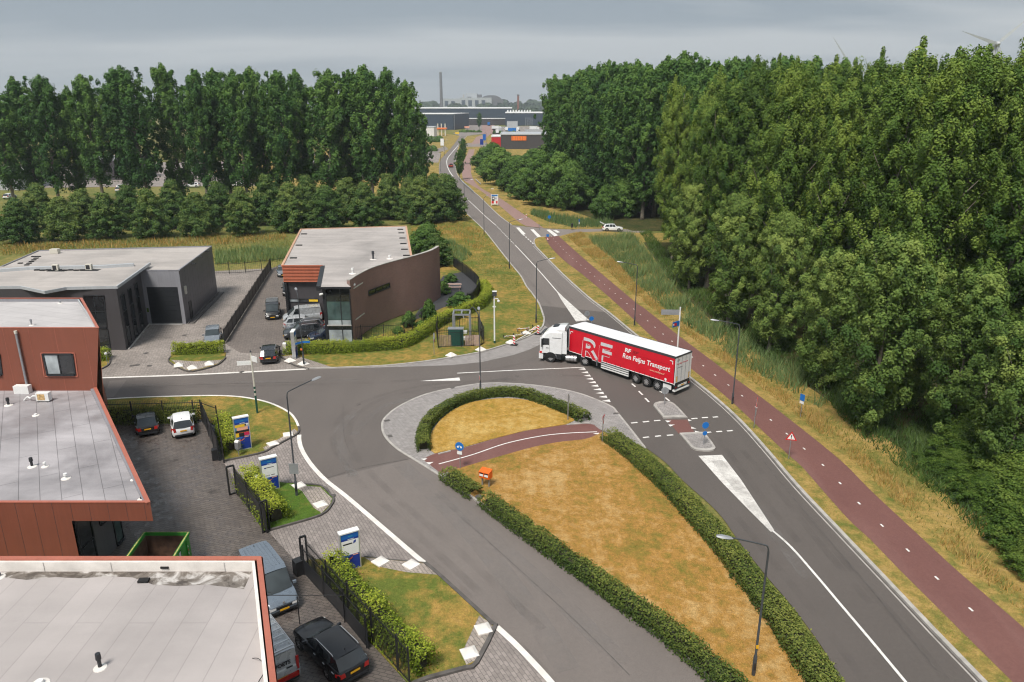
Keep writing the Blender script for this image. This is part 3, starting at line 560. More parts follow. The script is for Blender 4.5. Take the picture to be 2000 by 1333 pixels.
# foreground workshop: pale roof behind a red coping
ZF = 8.0; DK = ZF-.52
A, B = G(513,1087,ZF), G(543,1338,ZF); d = (B-A)/(B-A).length; Bx = A+d*26; Wl = -48.
out_ = [(Wl,A.y),(A.x,A.y),(Bx.x,Bx.y),(Wl,Bx.y)]
h = E('workshop_building', (A.x,A.y,0), 'workshop with pale flat roof and red coping filling the bottom left corner', 'building')
walls(out_, 0, ZF-.02, h, 'clad_red')
pr = offset([Vector((Wl,A.y,0)), Vector((A.x,A.y,0)), Vector((Bx.x,Bx.y,0))], -.12)
cw = [Vector((Wl,A.y-.1,0)), Vector((A.x-.13,A.y-.1,0)), Vector((Bx.x-.13,Bx.y,0))]
coping(cw, .27, ZF-.06, ZF, h, 'clad_red_pale')
ci = [Vector((Wl,A.y-.26,0)), Vector((A.x-.33,A.y-.26,0)), Vector((Bx.x-.33,Bx.y,0))]
coping(ci, .16, DK-.02, ZF-.07, h, 'kerb_white', 'flashing')
m = MB(); m.poly([(Wl,A.y-.3,DK),(Wl,Bx.y,DK),(Bx.x-.3,Bx.y,DK),(A.x-.34,A.y-.3,DK)]); rf = m.build('roof', 'roof_near', h)
m = MB()
edge = [Vector((Wl+i*1.1, A.y-.5-.42*random.random()-(.75 if i > 29 else .12), DK+.004)) for i in range(int((A.x-.4-Wl)/1.1))]
m.poly([Vector((Wl,A.y-.36,DK+.004))]+edge+[Vector((A.x-.33,A.y-1.55,DK+.004)), Vector((A.x-.4,A.y-.36,DK+.004))]); m.build('water_stain', 'roof_puddle', rf)
m = MB(); c = G(281,1136,DK); m.obox(c, .42, .26, .1, .05); m.build('roof_hatch', 'tarmac_black', h)
m = MB(); c = G(328,1100,DK+.2); m.obox(Vector((c.x,A.y-.36,DK+.15)), .34, .05, .09); m.build('overflow', 'tarmac_black', h)
vent(G(196,1305,DK), h, .085, .62); vent(G(78,1338,DK), h, .12, .18, 'white_metal'); vent(G(-3,1128,DK), h, .1, .2)
pa = [G(493,1286,DK+.02), G(505,1287,DK+.25), G(517,1300,DK+.1), G(515,1315,DK+.02), G(505,1332,DK+.02), G(500,1348,DK+.02)]
m = MB(); m.ring(smooth(pa, 5), .012, 6); m.build('loose_cable', 'tarmac_black', h)
for x, y in ((90,1100),(220,1101),(440,1102)):
    m = MB(); c = G(x,y,DK+.3); m.box(c.x-.01,c.x+.01,A.y-.355,A.y-.35,DK,ZF-.07); m.build('flashing_joint', 'concrete', h)

# red clad offices: low roof, taller block behind
ZL, ZT = 5.35, 10.25
br_, fr_ = G(188,757,ZL), G(293,981,ZL); YT = br_.y; Wl = -62.
h = E('red_office_building', (fr_.x,fr_.y,0), 'red clad flat-roofed office with lower grey roof beside the wet yard', 'building')
tr_ = G(191,641,ZT); tb = G(160,582,ZT)
DKL = ZL-.28
m = MB(); m.poly([(Wl,fr_.y+.1,DKL),(fr_.x-.25,fr_.y+.1,DKL),(br_.x-.25,YT,DKL),(Wl,YT,DKL)]); lowroof = m.build('low_roof', 'roof_mid', h)
FZ = GY(200, 1018, fr_.y).z
m = MB(); m.add([(Wl,fr_.y,FZ),(fr_.x,fr_.y,FZ),(fr_.x,fr_.y,ZL-.02),(Wl,fr_.y,ZL-.02)], [(0,1,2,3)]); m.build('fascia', 'clad_red', h)
m = MB(); m.add([(fr_.x,fr_.y,FZ),(br_.x,br_.y,FZ),(br_.x,br_.y,ZL-.02),(fr_.x,fr_.y,ZL-.02)], [(0,1,2,3)]); m.build('fascia', 'clad_red', h)
m = MB(); m.poly([(Wl,fr_.y,FZ),(Wl,YT,FZ),(br_.x,YT,FZ),(fr_.x,fr_.y,FZ)]); m.build('soffit', 'clad_red', h)
coping([(Wl,fr_.y+.08),(fr_.x-.09,fr_.y+.08)], .2, ZL-.05, ZL, h, 'clad_red_pale'); coping([(fr_.x-.1,fr_.y-.02),(br_.x-.1,br_.y)], .24, ZL-.055, ZL-.004, h, 'clad_red_pale')
coping([(fr_.x-.34,fr_.y+.2),(br_.x-.34,br_.y)], .24, DKL-.01, ZL-.1, h, 'clad_steel', 'flashing')
X0 = GY(140, 1018, fr_.y).x
m = MB(); m.add([(Wl,fr_.y,0),(X0,fr_.y,0),(X0,fr_.y,FZ),(Wl,fr_.y,FZ)], [(0,1,2,3)]); m.build('wall', 'clad_red', h)
def yat(px_, py_, X): u = (px_-CXP)/FPX; v = (py_-CYP)/FPX; return X*(_c-v*_s)/u
YC = yat(243, 1050, X0)
m = MB(); m.add([(X0+.005,fr_.y+.15,0),(X0+.005,YC,0),(X0+.005,YC,FZ),(X0+.005,fr_.y+.15,FZ)], [(0,1,2,3)]); m.build('side_wall', 'clad_grey', h)
m = MB(); m.add([(X0,YC,0),(br_.x-2.2,YT,0),(br_.x-2.2,YT,FZ),(X0,YC,FZ)], [(0,1,2,3)]); m.build('side_wall', 'clad_grey', h)
def ywin(y0, y1, z0, z1, **k): return window(h, (X0+.008,y0,z0), (X0+.008,y1,z0), (X0+.008,y1,z1), (X0+.008,y0,z1), **k)
dY = YC-fr_.y
window(h, (X0+.02,fr_.y+.2,.2),(X0+.02,fr_.y+dY*.34,.2),(X0+.02,fr_.y+dY*.34,FZ-.1),(X0+.02,fr_.y+.2,FZ-.1), rows=2, name='glazed_door', gm='glass_dark')
ywin(fr_.y+dY*.52, fr_.y+dY*.74, FZ-1.75, FZ-.35, rows=2, gm='glass_teal'); ywin(fr_.y+dY*.80, fr_.y+dY*.97, .15, FZ-2.0, gm='glass_teal', name='glazed_door')
m = MB(); m.box(X0+.02, X0+.9, fr_.y+dY*.76, fr_.y+dY*.99, FZ-1.9, FZ-1.84); m.build('door_canopy', 'galv', h)
# taller block
tfl = [(Wl,YT),(tr_.x,YT),(tb.x,tb.y),(Wl,tb.y)]
m = MB(); m.add([(Wl,YT,DKL-.02),(br_.x,YT,DKL-.02),(tr_.x,YT,ZT-.02),(Wl,YT,ZT-.02)], [(0,1,2,3)]); m.build('wall', 'clad_red', h)
bk = (br_.x-4.6, br_.y+(tb.y-YT))
m = MB(); m.add([(br_.x,YT,0),(bk[0],bk[1],0),(tb.x,tb.y,ZT-.02),(tr_.x,YT,ZT-.02)], [(0,1,2,3)]); m.build('wall', 'clad_red', h)
m = MB(); m.add([(bk[0],bk[1],0),(Wl,tb.y,0),(Wl,tb.y,ZT-.02),(tb.x,tb.y,ZT-.02)], [(0,1,2,3)]); m.build('wall', 'clad_red', h)
m = MB(); m.poly([(Wl,YT+.05,ZT-.3),(tr_.x-.2,YT+.05,ZT-.3),(tb.x-.2,tb.y-.1,ZT-.3),(Wl,tb.y-.1,ZT-.3)]); m.build('roof', 'roof_tower', h)
coping([(Wl,YT+.06),(tr_.x,YT+.06)], .14, ZT-.04, ZT, h, 'clad_red_pale'); coping([(tr_.x-.08,YT),(tb.x-.08,tb.y)], .2, ZT-.045, ZT-.003, h, 'clad_red_pale'); coping([(tb.x,tb.y-.06),(Wl,tb.y-.06)], .16, ZT-.04, ZT-.001, h, 'clad_red_pale')
coping([(tb.x-.1,tb.y-.2),(Wl,tb.y-.2)], .1, ZT-.32, ZT-.08, h, 'clad_steel', 'flashing'); coping([(tr_.x-.24,YT+.2),(tb.x-.24,tb.y-.2)], .1, ZT-.32, ZT-.08, h, 'clad_pale', 'flashing')
for x, y, r_, hh in ((62,636,.07,.5),(118,593,.08,.25)): vent(G(x,y,ZT-.3), h, r_, hh, 'galv')
yw = YT-.002; gw = lambda x, y: GY(x, y, yw)
w = window(h, gw(93,732), gw(147,732), gw(141,692), gw(84,692), cols=2, fw=.14, pane_mats=['glass_curtain','glass_dark'])
window(h, gw(-60,732), gw(4,732), gw(-1,692), gw(-66,692), cols=2, fw=.14)
for a, b in (((87,736),(152,736)),((152,736),(146,690)),((146,690),(80,690)),((80,690),(87,736))):
    m = MB(); quadbar(m, gw(*a), gw(*b), (0,-1,0), .08, .04); m.build('window_surround', 'clad_red_pale', h)
for px_ in (2,52,103,160):
    m = MB(); a = gw(px_+4,650); m.box(a.x-.008, a.x+.008, yw-.006, yw, DKL, ZT-.05); m.build('panel_joint', 'clad_red_pale', h)
for px_ in range(-40, 290, 36):
    m = MB(); a = GY(px_,1000,fr_.y); m.box(a.x-.008, a.x+.008, fr_.y-.006, fr_.y, FZ if a.x > X0 else 0, ZL-.06); m.build('panel_joint', 'clad_dark', h)
m = MB(); a, b = GY(31,652,YT-.16), GY(54,765,YT-.16); b.x = a.x; m.ring([(a.x,YT-.16,a.z), (a.x,YT-.16,DKL)], .09, 10); pipe = m.build('flue_pipe', 'galv', h)
m = MB(); m.ring([(a.x,YT-.16,a.z), (a.x,YT-.16,a.z+.22)], .12, 10); m.build('flue_cap', 'offwhite', pipe)
m = MB(); c = G(55,762,DKL); m.obox(Vector((c.x,YT-.42,DKL)), 1.15, .5, .62); m.build('equipment_box', 'white_metal', h)
c = G(87,784,DKL); ac = E('roof_air_unit', c, 'white rooftop air conditioner standing on the lower grey roof', 'air conditioner', yaw=.0, local=True)
m = MB(); m.box(-.48,.48,-.2,.2,.08,.72); cb = m.build('casing', 'white_metal', ac)
m = MB(); m.box(-.36,.2,-.212,-.2,.16,.64); m.build('grille', 'rust_rim', ac)
for x in (-.35,.35): m = MB(); m.box(x-.05,x+.05,-.22,.22,0,.08); m.build('foot', 'rubber', ac)
m = MB(); m.ring(smooth([(-.48,0,.4),(-.75,-.1,.45),(-1.05,.05,.22),(-1.3,.1,.3),(-1.6,.1,.03)], 4), .06, 8); m.build('hose', 'white_metal', ac)
for x, y, r_, hh, mt_ in ((17,792,.11,.6,'dark_paint'),(63,912,.10,.62,'dark_paint'),(70,812,.09,.14,'white_metal'),(88,912,.08,.32,'white_metal'),(129,935,.10,.34,'white_metal'),(278,976,.1,.16,'dark_paint'),(260,938,.06,.06,'dark_paint'),(185,768,.07,.06,'dark_paint')): vent(G(x,y,DKL), h, r_, hh, mt_)

# dark grey office and warehouse
ZG = 6.85; h = E('grey_office_building', (G(362,632).x,G(362,632).y,0), 'dark grey office and warehouse with black roller door and angled pale roof', 'building')
f1, f2 = G(364,633), G(425,572); r1, r2 = G(360,530,ZG), G(413,482,ZG); r3, r4 = G(72,491,ZG), G(-60,556,ZG); fl = G(272,533,ZG)
F1 = Vector((f1.x,f1.y,0)); F2 = Vector((f2.x,f2.y,0)); FL = Vector((fl.x-1.2,f1.y,0)); R3 = Vector((r3.x,r2.y-3.,0)); R4 = Vector((r4.x,r4.y-6,0))
walls([(FL.x,FL.y),(F1.x,F1.y),(F2.x,F2.y),(R3.x,R3.y),(R4.x,R4.y)], 0, ZG, h, 'clad_grey')
m = MB(); m.poly([(FL.x,FL.y+.1,ZG-.06),(F1.x-.1,F1.y+.1,ZG-.06),(F2.x-.1,F2.y-.1,ZG-.06),(R3.x,R3.y-.1,ZG-.06),(R4.x,R4.y,ZG-.06)]); m.build('roof', 'roof_grey', h)
coping([(FL.x,FL.y+.04),(F1.x-.04,F1.y+.04),(F2.x-.04,F2.y-.04),(R3.x,R3.y-.04),(R4.x,R4.y)], .2, ZG-.05, ZG+.08, h, 'clad_steel')
m = MB(); a, b = GY(297,633,FL.y-.02), GY(364,633,FL.y-.02); m.box(FL.x,a.x,FL.y-.05,FL.y-.01,0,ZG-.1); m.box(b.x-.45,F1.x,FL.y-.05,FL.y-.01,0,ZG-.1); zt = GY(330,561,FL.y).z; m.box(a.x,b.x-.45,FL.y-.05,FL.y-.01,zt,ZG-.1); m.build('door_surround', 'clad_steel', h)
m = MB(); n_ = 14
dr = E  # roller door: slats one by one
door = MB().add([(a.x,FL.y-.012,0),(b.x-.45,FL.y-.012,0),(b.x-.45,FL.y-.012,zt),(a.x,FL.y-.012,zt)], [(0,1,2,3)]).build('roller_door', 'dark_paint', h)
for i in range(8):
    q = MB(); q.box(a.x+.04,b.x-.49,FL.y-.04,FL.y-.014,.03+i*zt/8,(i+1)*zt/8-.03); q.build('door_panel', 'dark_paint', door)
m = MB(); m.box(a.x,b.x-.4,FL.y-.5,FL.y-.06,0,.06); m.build('door_sill', 'concrete', h)
m = MB(); c = GY(289,605,FL.y); m.box(c.x-.12,c.x+.12,FL.y-.09,FL.y-.055,c.z-.3,c.z+.2); m.build('green_notice', 'leaf_hedge', h)
sd = (F2-F1).normalized(); sn = Vector((sd.y,-sd.x,0))
def onside(t, z, o=.01): p = F1+sd*t; return Vector((p.x+sn.x*o, p.y+sn.y*o, z))
window(h, onside(2.0,.1), onside(3.0,.1), onside(3.0,2.3), onside(2.0,2.3), fw=.1, gm='dark_paint', name='side_door', sill=False)
m = MB(); quadbar(m, onside(1.2,3.6), onside(1.2,4.6), sn, .5, .2); m.build('wall_lamp', 'offwhite', h)
L_ = (F2-F1).length
for t in [1.1*i for i in range(1, int(L_/1.1))]:
    m = MB(); quadbar(m, onside(t,.3,0), onside(t,ZG-.2,0), sn, .02, .012); m.build('panel_joint', 'clad_dark', h)
m = MB(); m.rail([onside(0,0,.9), onside(L_,0,.9)], .12, 0, .12); m.rail([onside(0,0,.25), onside(L_,0,.25)], .1, 0, .16); m.rail([onside(0,0,.57),onside(L_,0,.57)], .5, 0, .05); m.build('plinth_gutter', 'kerb_dark', h)
# office block with the folded roof
ZO = 7.3; O1 = G(247,684); O1.z = 0; O2 = G(288,634); O2.z = 0
oL = Vector((O1.x-22, O1.y+1.0, 0)); O2.y = FL.y
m = MB(); ofn = [GY(x, y, O1.y) for x, y in ((-60,690),(247,684))]
walls([(oL.x,O1.y),(O1.x,O1.y),(O2.x,O2.y),(oL.x,O2.y)], 0, ZO-.25, h, 'clad_dark')
rp = [G(x, y, ZO) for x, y in ((-120,562),(40,560),(88,570),(130,562),(228,560),(293,514),(-120,524))]
m = MB(); m.prism([(p.x,p.y) for p in rp], ZO-.16, ZO, 0, 1, True); m.build('office_roof', ['roof_grey','clad_steel'], h)
m = MB(); m.rail([Vector((p.x,p.y,0)) for p in rp[:6]], .16, ZO-.25, ZO+.07); m.build('coping', 'clad_pale', h)
m = MB(); bx = [G(-60,536,ZO), G(60,527,ZO), G(200,524,ZO), G(262,520,ZO)]; m.rail([Vector((p.x,p.y,0)) for p in bx], .5, ZO, ZO+.35); m.build('roof_upstand', 'clad_pale', h)
yo = O1.y-.004; go = lambda x, y: GY(x, y, yo)
window(h, go(172,640), go(209,640), go(203,578), go(163,578), cols=2, rows=2, fw=.1); window(h, go(190,680), go(216,680), go(210,643), go(184,643), cols=1, rows=2, fw=.1)
window(h, go(10,620), go(60,620), go(60,590), go(10,590), cols=3, fw=.1)
od = (O2-O1).normalized(); on = Vector((od.y,-od.x,0)); OL = (O2-O1).length
for k, t in enumerate((.10,.38,.66)):
    p0 = O1+od*OL*t+on*.01; p1 = O1+od*OL*(t+.14)+on*.01
    z = lambda p, q: Vector((p.x,p.y,q))
    window(h, z(p0,.3), z(p1,.3), z(p1,6.0), z(p0,6.0), rows=3, fw=.12)
m = MB(); m.rail([O1+on*.25, O2+on*.25], .12, 0, .14); m.build('step_edge', 'kerb_light', h)
for x, y, sx in ((110,529,.9),(175,528,.9)):
    c = G(x,y,ZO); u = E('roof_vent_unit', c, 'small boxy roof fan on dark grey office' if x < 150 else 'air conditioner on black pad on dark grey office roof', 'roof unit', local=True)
    m = MB(); m.box(-.35,.35,-.2,.2,.06,.75); m.build('casing', 'offwhite', u); m = MB(); m.box(-.28,.18,-.213,-.201,.14,.66); m.build('grille', 'dark_paint', u); m = MB(); m.box(-.9,1.2,-.5,.4,0,.02); m.build('pad', 'tarmac_black', u)
for i in range(9): c = G(72+i*11, 528.5+.6*(i % 2), ZO+.01); MB().obox(c, .55, .3, .12).build('roof_ballast', 'tarmac_black', h)
for x, y in [(75-i*4.5, 502+i*3.3) for i in range(6)]+[(405,492),(392,503),(378,516),(10,530),(40,515),(66,502)]: MB().obox(G(x,y,ZG-.05), .55, .32, .1).build('roof_ballast', 'tarmac_black', h)
m = MB(); c = G(108,495,ZG-.03); m.obox(c, 1.1, .7, .6); m.build('roof_fan', 'offwhite', h)

# brick building with curved wall, slatted gable and glass corner
ZB, ZW = 6.95, 7.35; h = E('brick_building', (G(561,622).x,G(561,622).y,0), 'brown brick building with curved wall, red slatted gable and glass corner', 'building')
g = lambda x, y: G(x, y, ZB)
wtop = smooth(GL([(683,548),(702,536),(728,523.5),(767,511.5),(804,502),(830,494.5),(846,488.5),(858,481.5)], ZW), 6)
wp = [Vector((p.x,p.y,0)) for p in wtop]
b1, b2, b3, b4 = g(551,519.5), g(588,448), g(793,442), g(803,500); yS = b1.y
s2 = g(632,518); q1, q2 = g(622,560), g(688,557); yG = q1.y
win_ = offset(wp, .3)
rpts = [Vector((b1.x,yS+.1,0)), b2, b3, b4]+[p for p in win_[::-1] if p.x < b4.x-.3]+[Vector((q2.x,yG,0)), Vector((q1.x,yG,0)), Vector((s2.x,yS,0))]
m = MB(); m.prism([(p.x,p.y) for p in rpts], ZB-.3, ZB-.05, 0, 1, True); m.build('roof', ['roof_brick','dark_paint'], h)
coping([(b1.x,yS),(b2.x,b2.y),(b3.x,b3.y),(b4.x,b4.y)], .3, ZB-.1, ZB+.06, h, 'coping_tan')
walls([(b1.x,yS+.4),(s2.x+1,yS+.4),(b4.x-1.2,b4.y),(b3.x-.1,b3.y-.1),(b2.x+.1,b2.y-.1)], 0, ZB-.3, h, 'clad_dark')
# curved wall: one solid, bricks by texture (about 1 px each)
n = len(wp); wo = wp; wi = offset(wp, .36); m = MB()
vs = [(p.x,p.y,0) for p in wo]+[(p.x,p.y,ZW) for p in wo]+[(p.x,p.y,0) for p in wi]+[(p.x,p.y,ZW) for p in wi]; fs = []
for i in range(n-1): fs += [(i,i+1,n+i+1,n+i),(2*n+i+1,2*n+i,3*n+i,3*n+i+1),(n+i,n+i+1,3*n+i+1,3*n+i)]
fs += [(0,n,3*n,2*n),(n-1,3*n-1,4*n-1,2*n-1)]; fs[-1] = (n-1,2*n-1,4*n-1,3*n-1)[::-1]
m.add(vs, fs); wall = m.build('curved_wall', 'brick_wall', h, smooth_ang=30)
acc = [0]
for a, b in zip(wp, wp[1:]): acc.append(acc[-1]+(b-a).length)
uvl = wall.data.uv_layers.new(name='UVMap')
for lp in wall.data.loops: vi = lp.vertex_index; uvl.data[lp.index].uv = (acc[vi % n], vs[vi][2])
coping([(p.x,p.y) for p in offset(wp, .18)], .42, ZW, ZW+.07, h, 'kerb_light')
def onwall(x, y):
    k = ((x-CXP)/FPX)/(_c-((y-CYP)/FPX)*_s)          # X/Y of the sight line
    for a, b in zip(wp, wp[1:]):
        den = (b.x-a.x)-k*(b.y-a.y)
        if abs(den) < 1e-9: continue
        t = (k*a.y-a.x)/den
        if -.01 <= t <= 1.01:
            p = a.lerp(b, t); q = GY(x, y, p.y); nn = Vector(((b-a).y, -(b-a).x, 0)).normalized(); return Vector((p.x+nn.x*.012,p.y+nn.y*.012,q.z))
    return None
w4 = [onwall(*p) for p in ((719.5,577),(761,561),(761,552),(719.5,569))]
if all(w4):
    zb, zt2 = (w4[0].z+w4[1].z)/2, (w4[2].z+w4[3].z)/2
    for q, zz in zip(w4, (zb,zb,zt2,zt2)): q.z = zz
    w4[2].x, w4[2].y, w4[3].x, w4[3].y = w4[1].x, w4[1].y, w4[0].x, w4[0].y
    window(h, *w4, cols=3, fw=.12)
for (xa, ya), (xb, yb) in (((690,564),(708.5,565)),((694,625),(712,626))):
    a, b = onwall(xa,ya), onwall(xb,yb)
    if a and b: b.z = a.z; m = MB(); m.rail([a,b], .16, -.05, .05); m.build('wall_light', 'offwhite', h)
a = onwall(692,557)
if a: m = MB(); m.ring([a+Vector((0,-.25,0)),a+Vector((0,.1,.05))], [.1,.14], 10); m.build('security_camera', 'white_metal', h)
# slatted gable: each slat a board
zs = GY(560,551.5,yS).z; nS = 11
m = MB(); m.add([(b1.x,yS+.06,zs),(s2.x,yS+.06,zs),(s2.x,yS+.06,ZB-.06),(b1.x,yS+.06,ZB-.06)], [(0,1,2,3)]); gb = m.build('gable', 'clad_red', h)
for i in range(nS):
    za = zs+(ZB-.06-zs)*i/nS; hh = (ZB-.06-zs)/nS; q = MB()
    q.add([(b1.x,yS+.05,za),(s2.x,yS+.05,za),(s2.x,yS-.07,za+hh*.22),(b1.x,yS-.07,za+hh*.22),(b1.x,yS-.05,za+hh*.7),(s2.x,yS-.05,za+hh*.7),(s2.x,yS+.05,za+hh*.82),(b1.x,yS+.05,za+hh*.82)], [(0,1,2,3),(3,2,5,4),(4,5,6,7)]); q.build('slat', 'clad_orange_slat', gb)
m = MB(); m.rail([Vector((b1.x-.05,yS-.02,0)),Vector((s2.x,yS-.02,0))], .18, ZB-.07, ZB+.07); m.build('gable_edge', 'clad_orange_slat', h)
m = MB(); m.rail([Vector((s2.x,yS,0)),Vector((q1.x,yG,0))], .5, ZB-.5, ZB+.03); m.build('verge_board', 'dark_paint', h)
# louvre stack beside the loading bay
x1_ = GY(563,585,yS).x
for i in range(17): q = MB(); z = .15+i*(zs-.2)/17; q.box(b1.x+.02,x1_,yS-.05,yS+.2,z,z+(zs-.2)/17*.55); q.build('louvre', 'dark_paint', h)
m = MB(); m.box(b1.x+.06,x1_-.04,yS,yS+.3,0,zs); m.build('louvre_back', 'black_metal', h)
gy = lambda x, y: GY(x, y, yS+.39)
window(h, gy(566,590), gy(622,590), gy(621,584), gy(565,584), cols=3, fw=.06, pane_mats=['glass_curtain','glass_dark','sign_yellow'], sill=False)
m = MB(); m.box(x1_,s2.x,yS+.2,yS+.42,zs-.05,zs+.15); m.build('bay_soffit', 'dark_paint', h)
# glass corner
zg = ZB-.35; xl, xr = q1.x+.25, wp[0].x+.1; yg = yG+.5
m = MB(); m.add([(xl,yg,0),(xl,yS+.5,0),(xl,yS+.5,zg),(xl,yg,zg)], [(0,3,2,1)]); m.build('side_wall', 'dark_paint', h)
m = MB(); m.add([(xl,yg,0),(xr,yg,0),(xr,yg,zg),(xl,yg,zg)], [(0,1,2,3)]); cw_ = m.build('curtain_wall', 'dark_paint', h)
zz = [.1,1.75,2.25,2.9,5.1,zg]; mats_ = [['glass_curtain']*3,['glass_dark']*3,['glass_curtain']*3,['glass_teal']*3,['glass_dark']*3]
xs_ = [xl+.35, xl+.35+(xr-xl-.4)*.6, xr-.05]
for i in range(5):
    for j in range(2):
        q = MB(); q.add([(xs_[j]+.04,yg-.02,zz[i]+.03),(xs_[j+1]-.04,yg-.02,zz[i]+.03),(xs_[j+1]-.04,yg-.02,zz[i+1]-.03),(xs_[j]+.04,yg-.02,zz[i+1]-.03)], [(0,1,2,3)]); q.build('pane', mats_[i][j], cw_)
for x in xs_: q = MB(); q.box(x-.04,x+.04,yg-.07,yg-.01,0,zg); q.build('mullion', 'dark_paint', cw_)
q = MB(); q.box(xl+.25,xr-.05,yg-.09,yg-.025,2.2,2.34); q.build('transom', 'concrete', cw_)
m = MB(); m.ring([(xl+.1,yG+.3,ZB-.9),(xl-.25,yG+.1,ZB-1.)], [.12,.15], 8); m.build('security_camera', 'white_metal', h)
vent(G(729,507,ZB-.05), h, .16, 1.1, 'lamp_grey'); vent(G(761,506,ZB-.05), h, .16, .5, 'white_metal'); vent(G(689,535,ZB-.05), h, .17, .7, 'white_metal')
for x, y in ((594,458),(584,480),(573,505),(782,449),(784,456),(786,466),(788,477),(790,488),(794,500)): MB().obox(G(x,y,ZB-.05), .9, .3, .12).build('roof_ballast', 'tarmac_black', h)
# ---------------------------------------------------------------- vegetation
def leaf_mesh(name, C, Nrm, size, tint, mat, aspect=.62, droop=0.):
    """one mesh of leaf-shaped quads: C centres, Nrm face normals, size, tint per leaf"""
    n = len(C); up = rng.normal(size=(n,3)); Nrm = Nrm/np.maximum(np.linalg.norm(Nrm, axis=1, keepdims=True), 1e-6)
    a = np.cross(Nrm, up); a /= np.maximum(np.linalg.norm(a, axis=1, keepdims=True), 1e-6); b = np.cross(Nrm, a)
    s = size[:,None]; V = np.empty((n,4,3)); V[:,0] = C-a*s; V[:,1] = C+b*s*aspect-Nrm*s*.12; V[:,2] = C+a*s; V[:,3] = C-b*s*aspect-Nrm*s*.12
    return quads(name, V, tint, mat)
def quads(name, V, tint, mat):
    n = len(V); k = V.shape[1]; me = bpy.data.meshes.new(name); me.vertices.add(n*k); me.vertices.foreach_set('co', V.reshape(-1).astype(np.float32))
    me.loops.add(n*k); me.loops.foreach_set('vertex_index', np.arange(n*k, dtype=np.int32)); me.polygons.add(n)
    me.polygons.foreach_set('loop_start', np.arange(0, n*k, k, dtype=np.int32))
    me.update(calc_edges=True); at = me.attributes.new('tint', 'FLOAT', 'POINT'); at.data.foreach_set('value', np.repeat(tint, k).astype(np.float32))
    me.materials.append(MT[mat]); me.validate(); return me
def unit(n): v = rng.normal(size=(n,3)); return v/np.linalg.norm(v, axis=1, keepdims=True)
def clumps(cen, rad, stretch, per, size, tint, out_bias, axis_xy=None):
    """sprays of leaves round each clump centre; outer and upper faces look outward"""
    m = len(cen); n = m*per; idx = np.repeat(np.arange(m), per); d = unit(n); r = rng.random(n)**.45
    off = d*r[:,None]*rad[idx][:,None]; off[:,2] *= stretch; C = cen[idx]+off
    o = C.copy(); o[:,2] = 0; on_ = np.linalg.norm(o, axis=1, keepdims=True); o /= np.maximum(on_, 1e-6)
    N_ = d*.8+o*out_bias+np.array([0,0,.45])+unit(n)*.75
    t = tint[idx]+rng.normal(size=n)*.10+off[:,2]/np.maximum(rad[idx]*stretch, .01)*.10
    return C, N_, size*(.7+.6*rng.random(n)), np.clip(t, 0, 1)
def trunk_mesh(name, H, r0, lean, limbs, mat='bark', n=9):
    mb = MB(); p = [Vector((lean[0]*t*t*H*.05, lean[1]*t*t*H*.05, H*t)) for t in (0,.02,.1,.25,.45,.65,.82,.94)]
    mb.ring(p, [r0*1.5,r0*1.15,r0,r0*.88,r0*.68,r0*.45,r0*.25,r0*.1], n)
    for a, b in limbs:
        a, b = Vector(a), Vector(b); k = a.lerp(b, .5)+Vector((0,0,-.08*(b-a).length)); mb.ring([a,k,b], [r0*.24,r0*.15,r0*.05], 5)
    me = bpy.data.meshes.new(name); me.from_pydata(mb.v, [], mb.f); me.materials.append(MT[mat]); me.polygons.foreach_set('use_smooth', [True]*len(me.polygons)); return me
def poplar(name, H, Rc, low, mat, seed, nb=84, per=40, leaf=.34, tall=1.):
    """upright crown: branches sweep up, each ends in pointed sprays"""
    global rng; rng = np.random.default_rng(seed); cen = []; rad = []; tin = []; limbs = []
    ga = 2.39996
    for i in range(nb):
        t = (i+.5)/nb; z0 = H*(low+(.93-low)*t); az_ = i*ga+rng.normal()*.3
        prof = (1-max(t-.25, 0)**1.7/.75**1.7*.86)*(.55+.45*min(1, t*3.2)); L = Rc*prof*(.72+.5*rng.random())
        rise = L*(.75+.55*rng.random()+.5*t)
        limbs.append(((0,0,z0), (math.cos(az_)*L*.9, math.sin(az_)*L*.9, z0+rise*.9))); bt = rng.normal()*.17+.40+.18*t
        for k in range(5):
            s = .38+.66*k/4+rng.normal()*.05; c = np.array([math.cos(az_)*L*s, math.sin(az_)*L*s, z0+rise*s**1.25])+rng.normal(size=3)*.42
            cen.append(c); rad.append((.92-.10*k)*(.65+.5*rng.random())*Rc/4.0); tin.append(bt+.10*(s-.6))
    for i in range(9):
        t = i/8; cen.append(np.array([rng.normal()*.45*(1-t), rng.normal()*.45*(1-t), H*(.78+.215*t)])); rad.append((1.0-.55*t)*Rc/4.3); tin.append(.62)
    cen = np.array(cen); rad = np.array(rad); tin = np.array(tin)
    C, N_, sz, tt = clumps(cen, rad, 1.45*tall, per, leaf, tin, .55)
    return leaf_mesh(name+'_crown', C, N_, sz, tt, mat), trunk_mesh(name+'_trunk', H*.97, H*.0125, (rng.normal()*.4, rng.normal()*.4), limbs[::2], 'bark_pale')
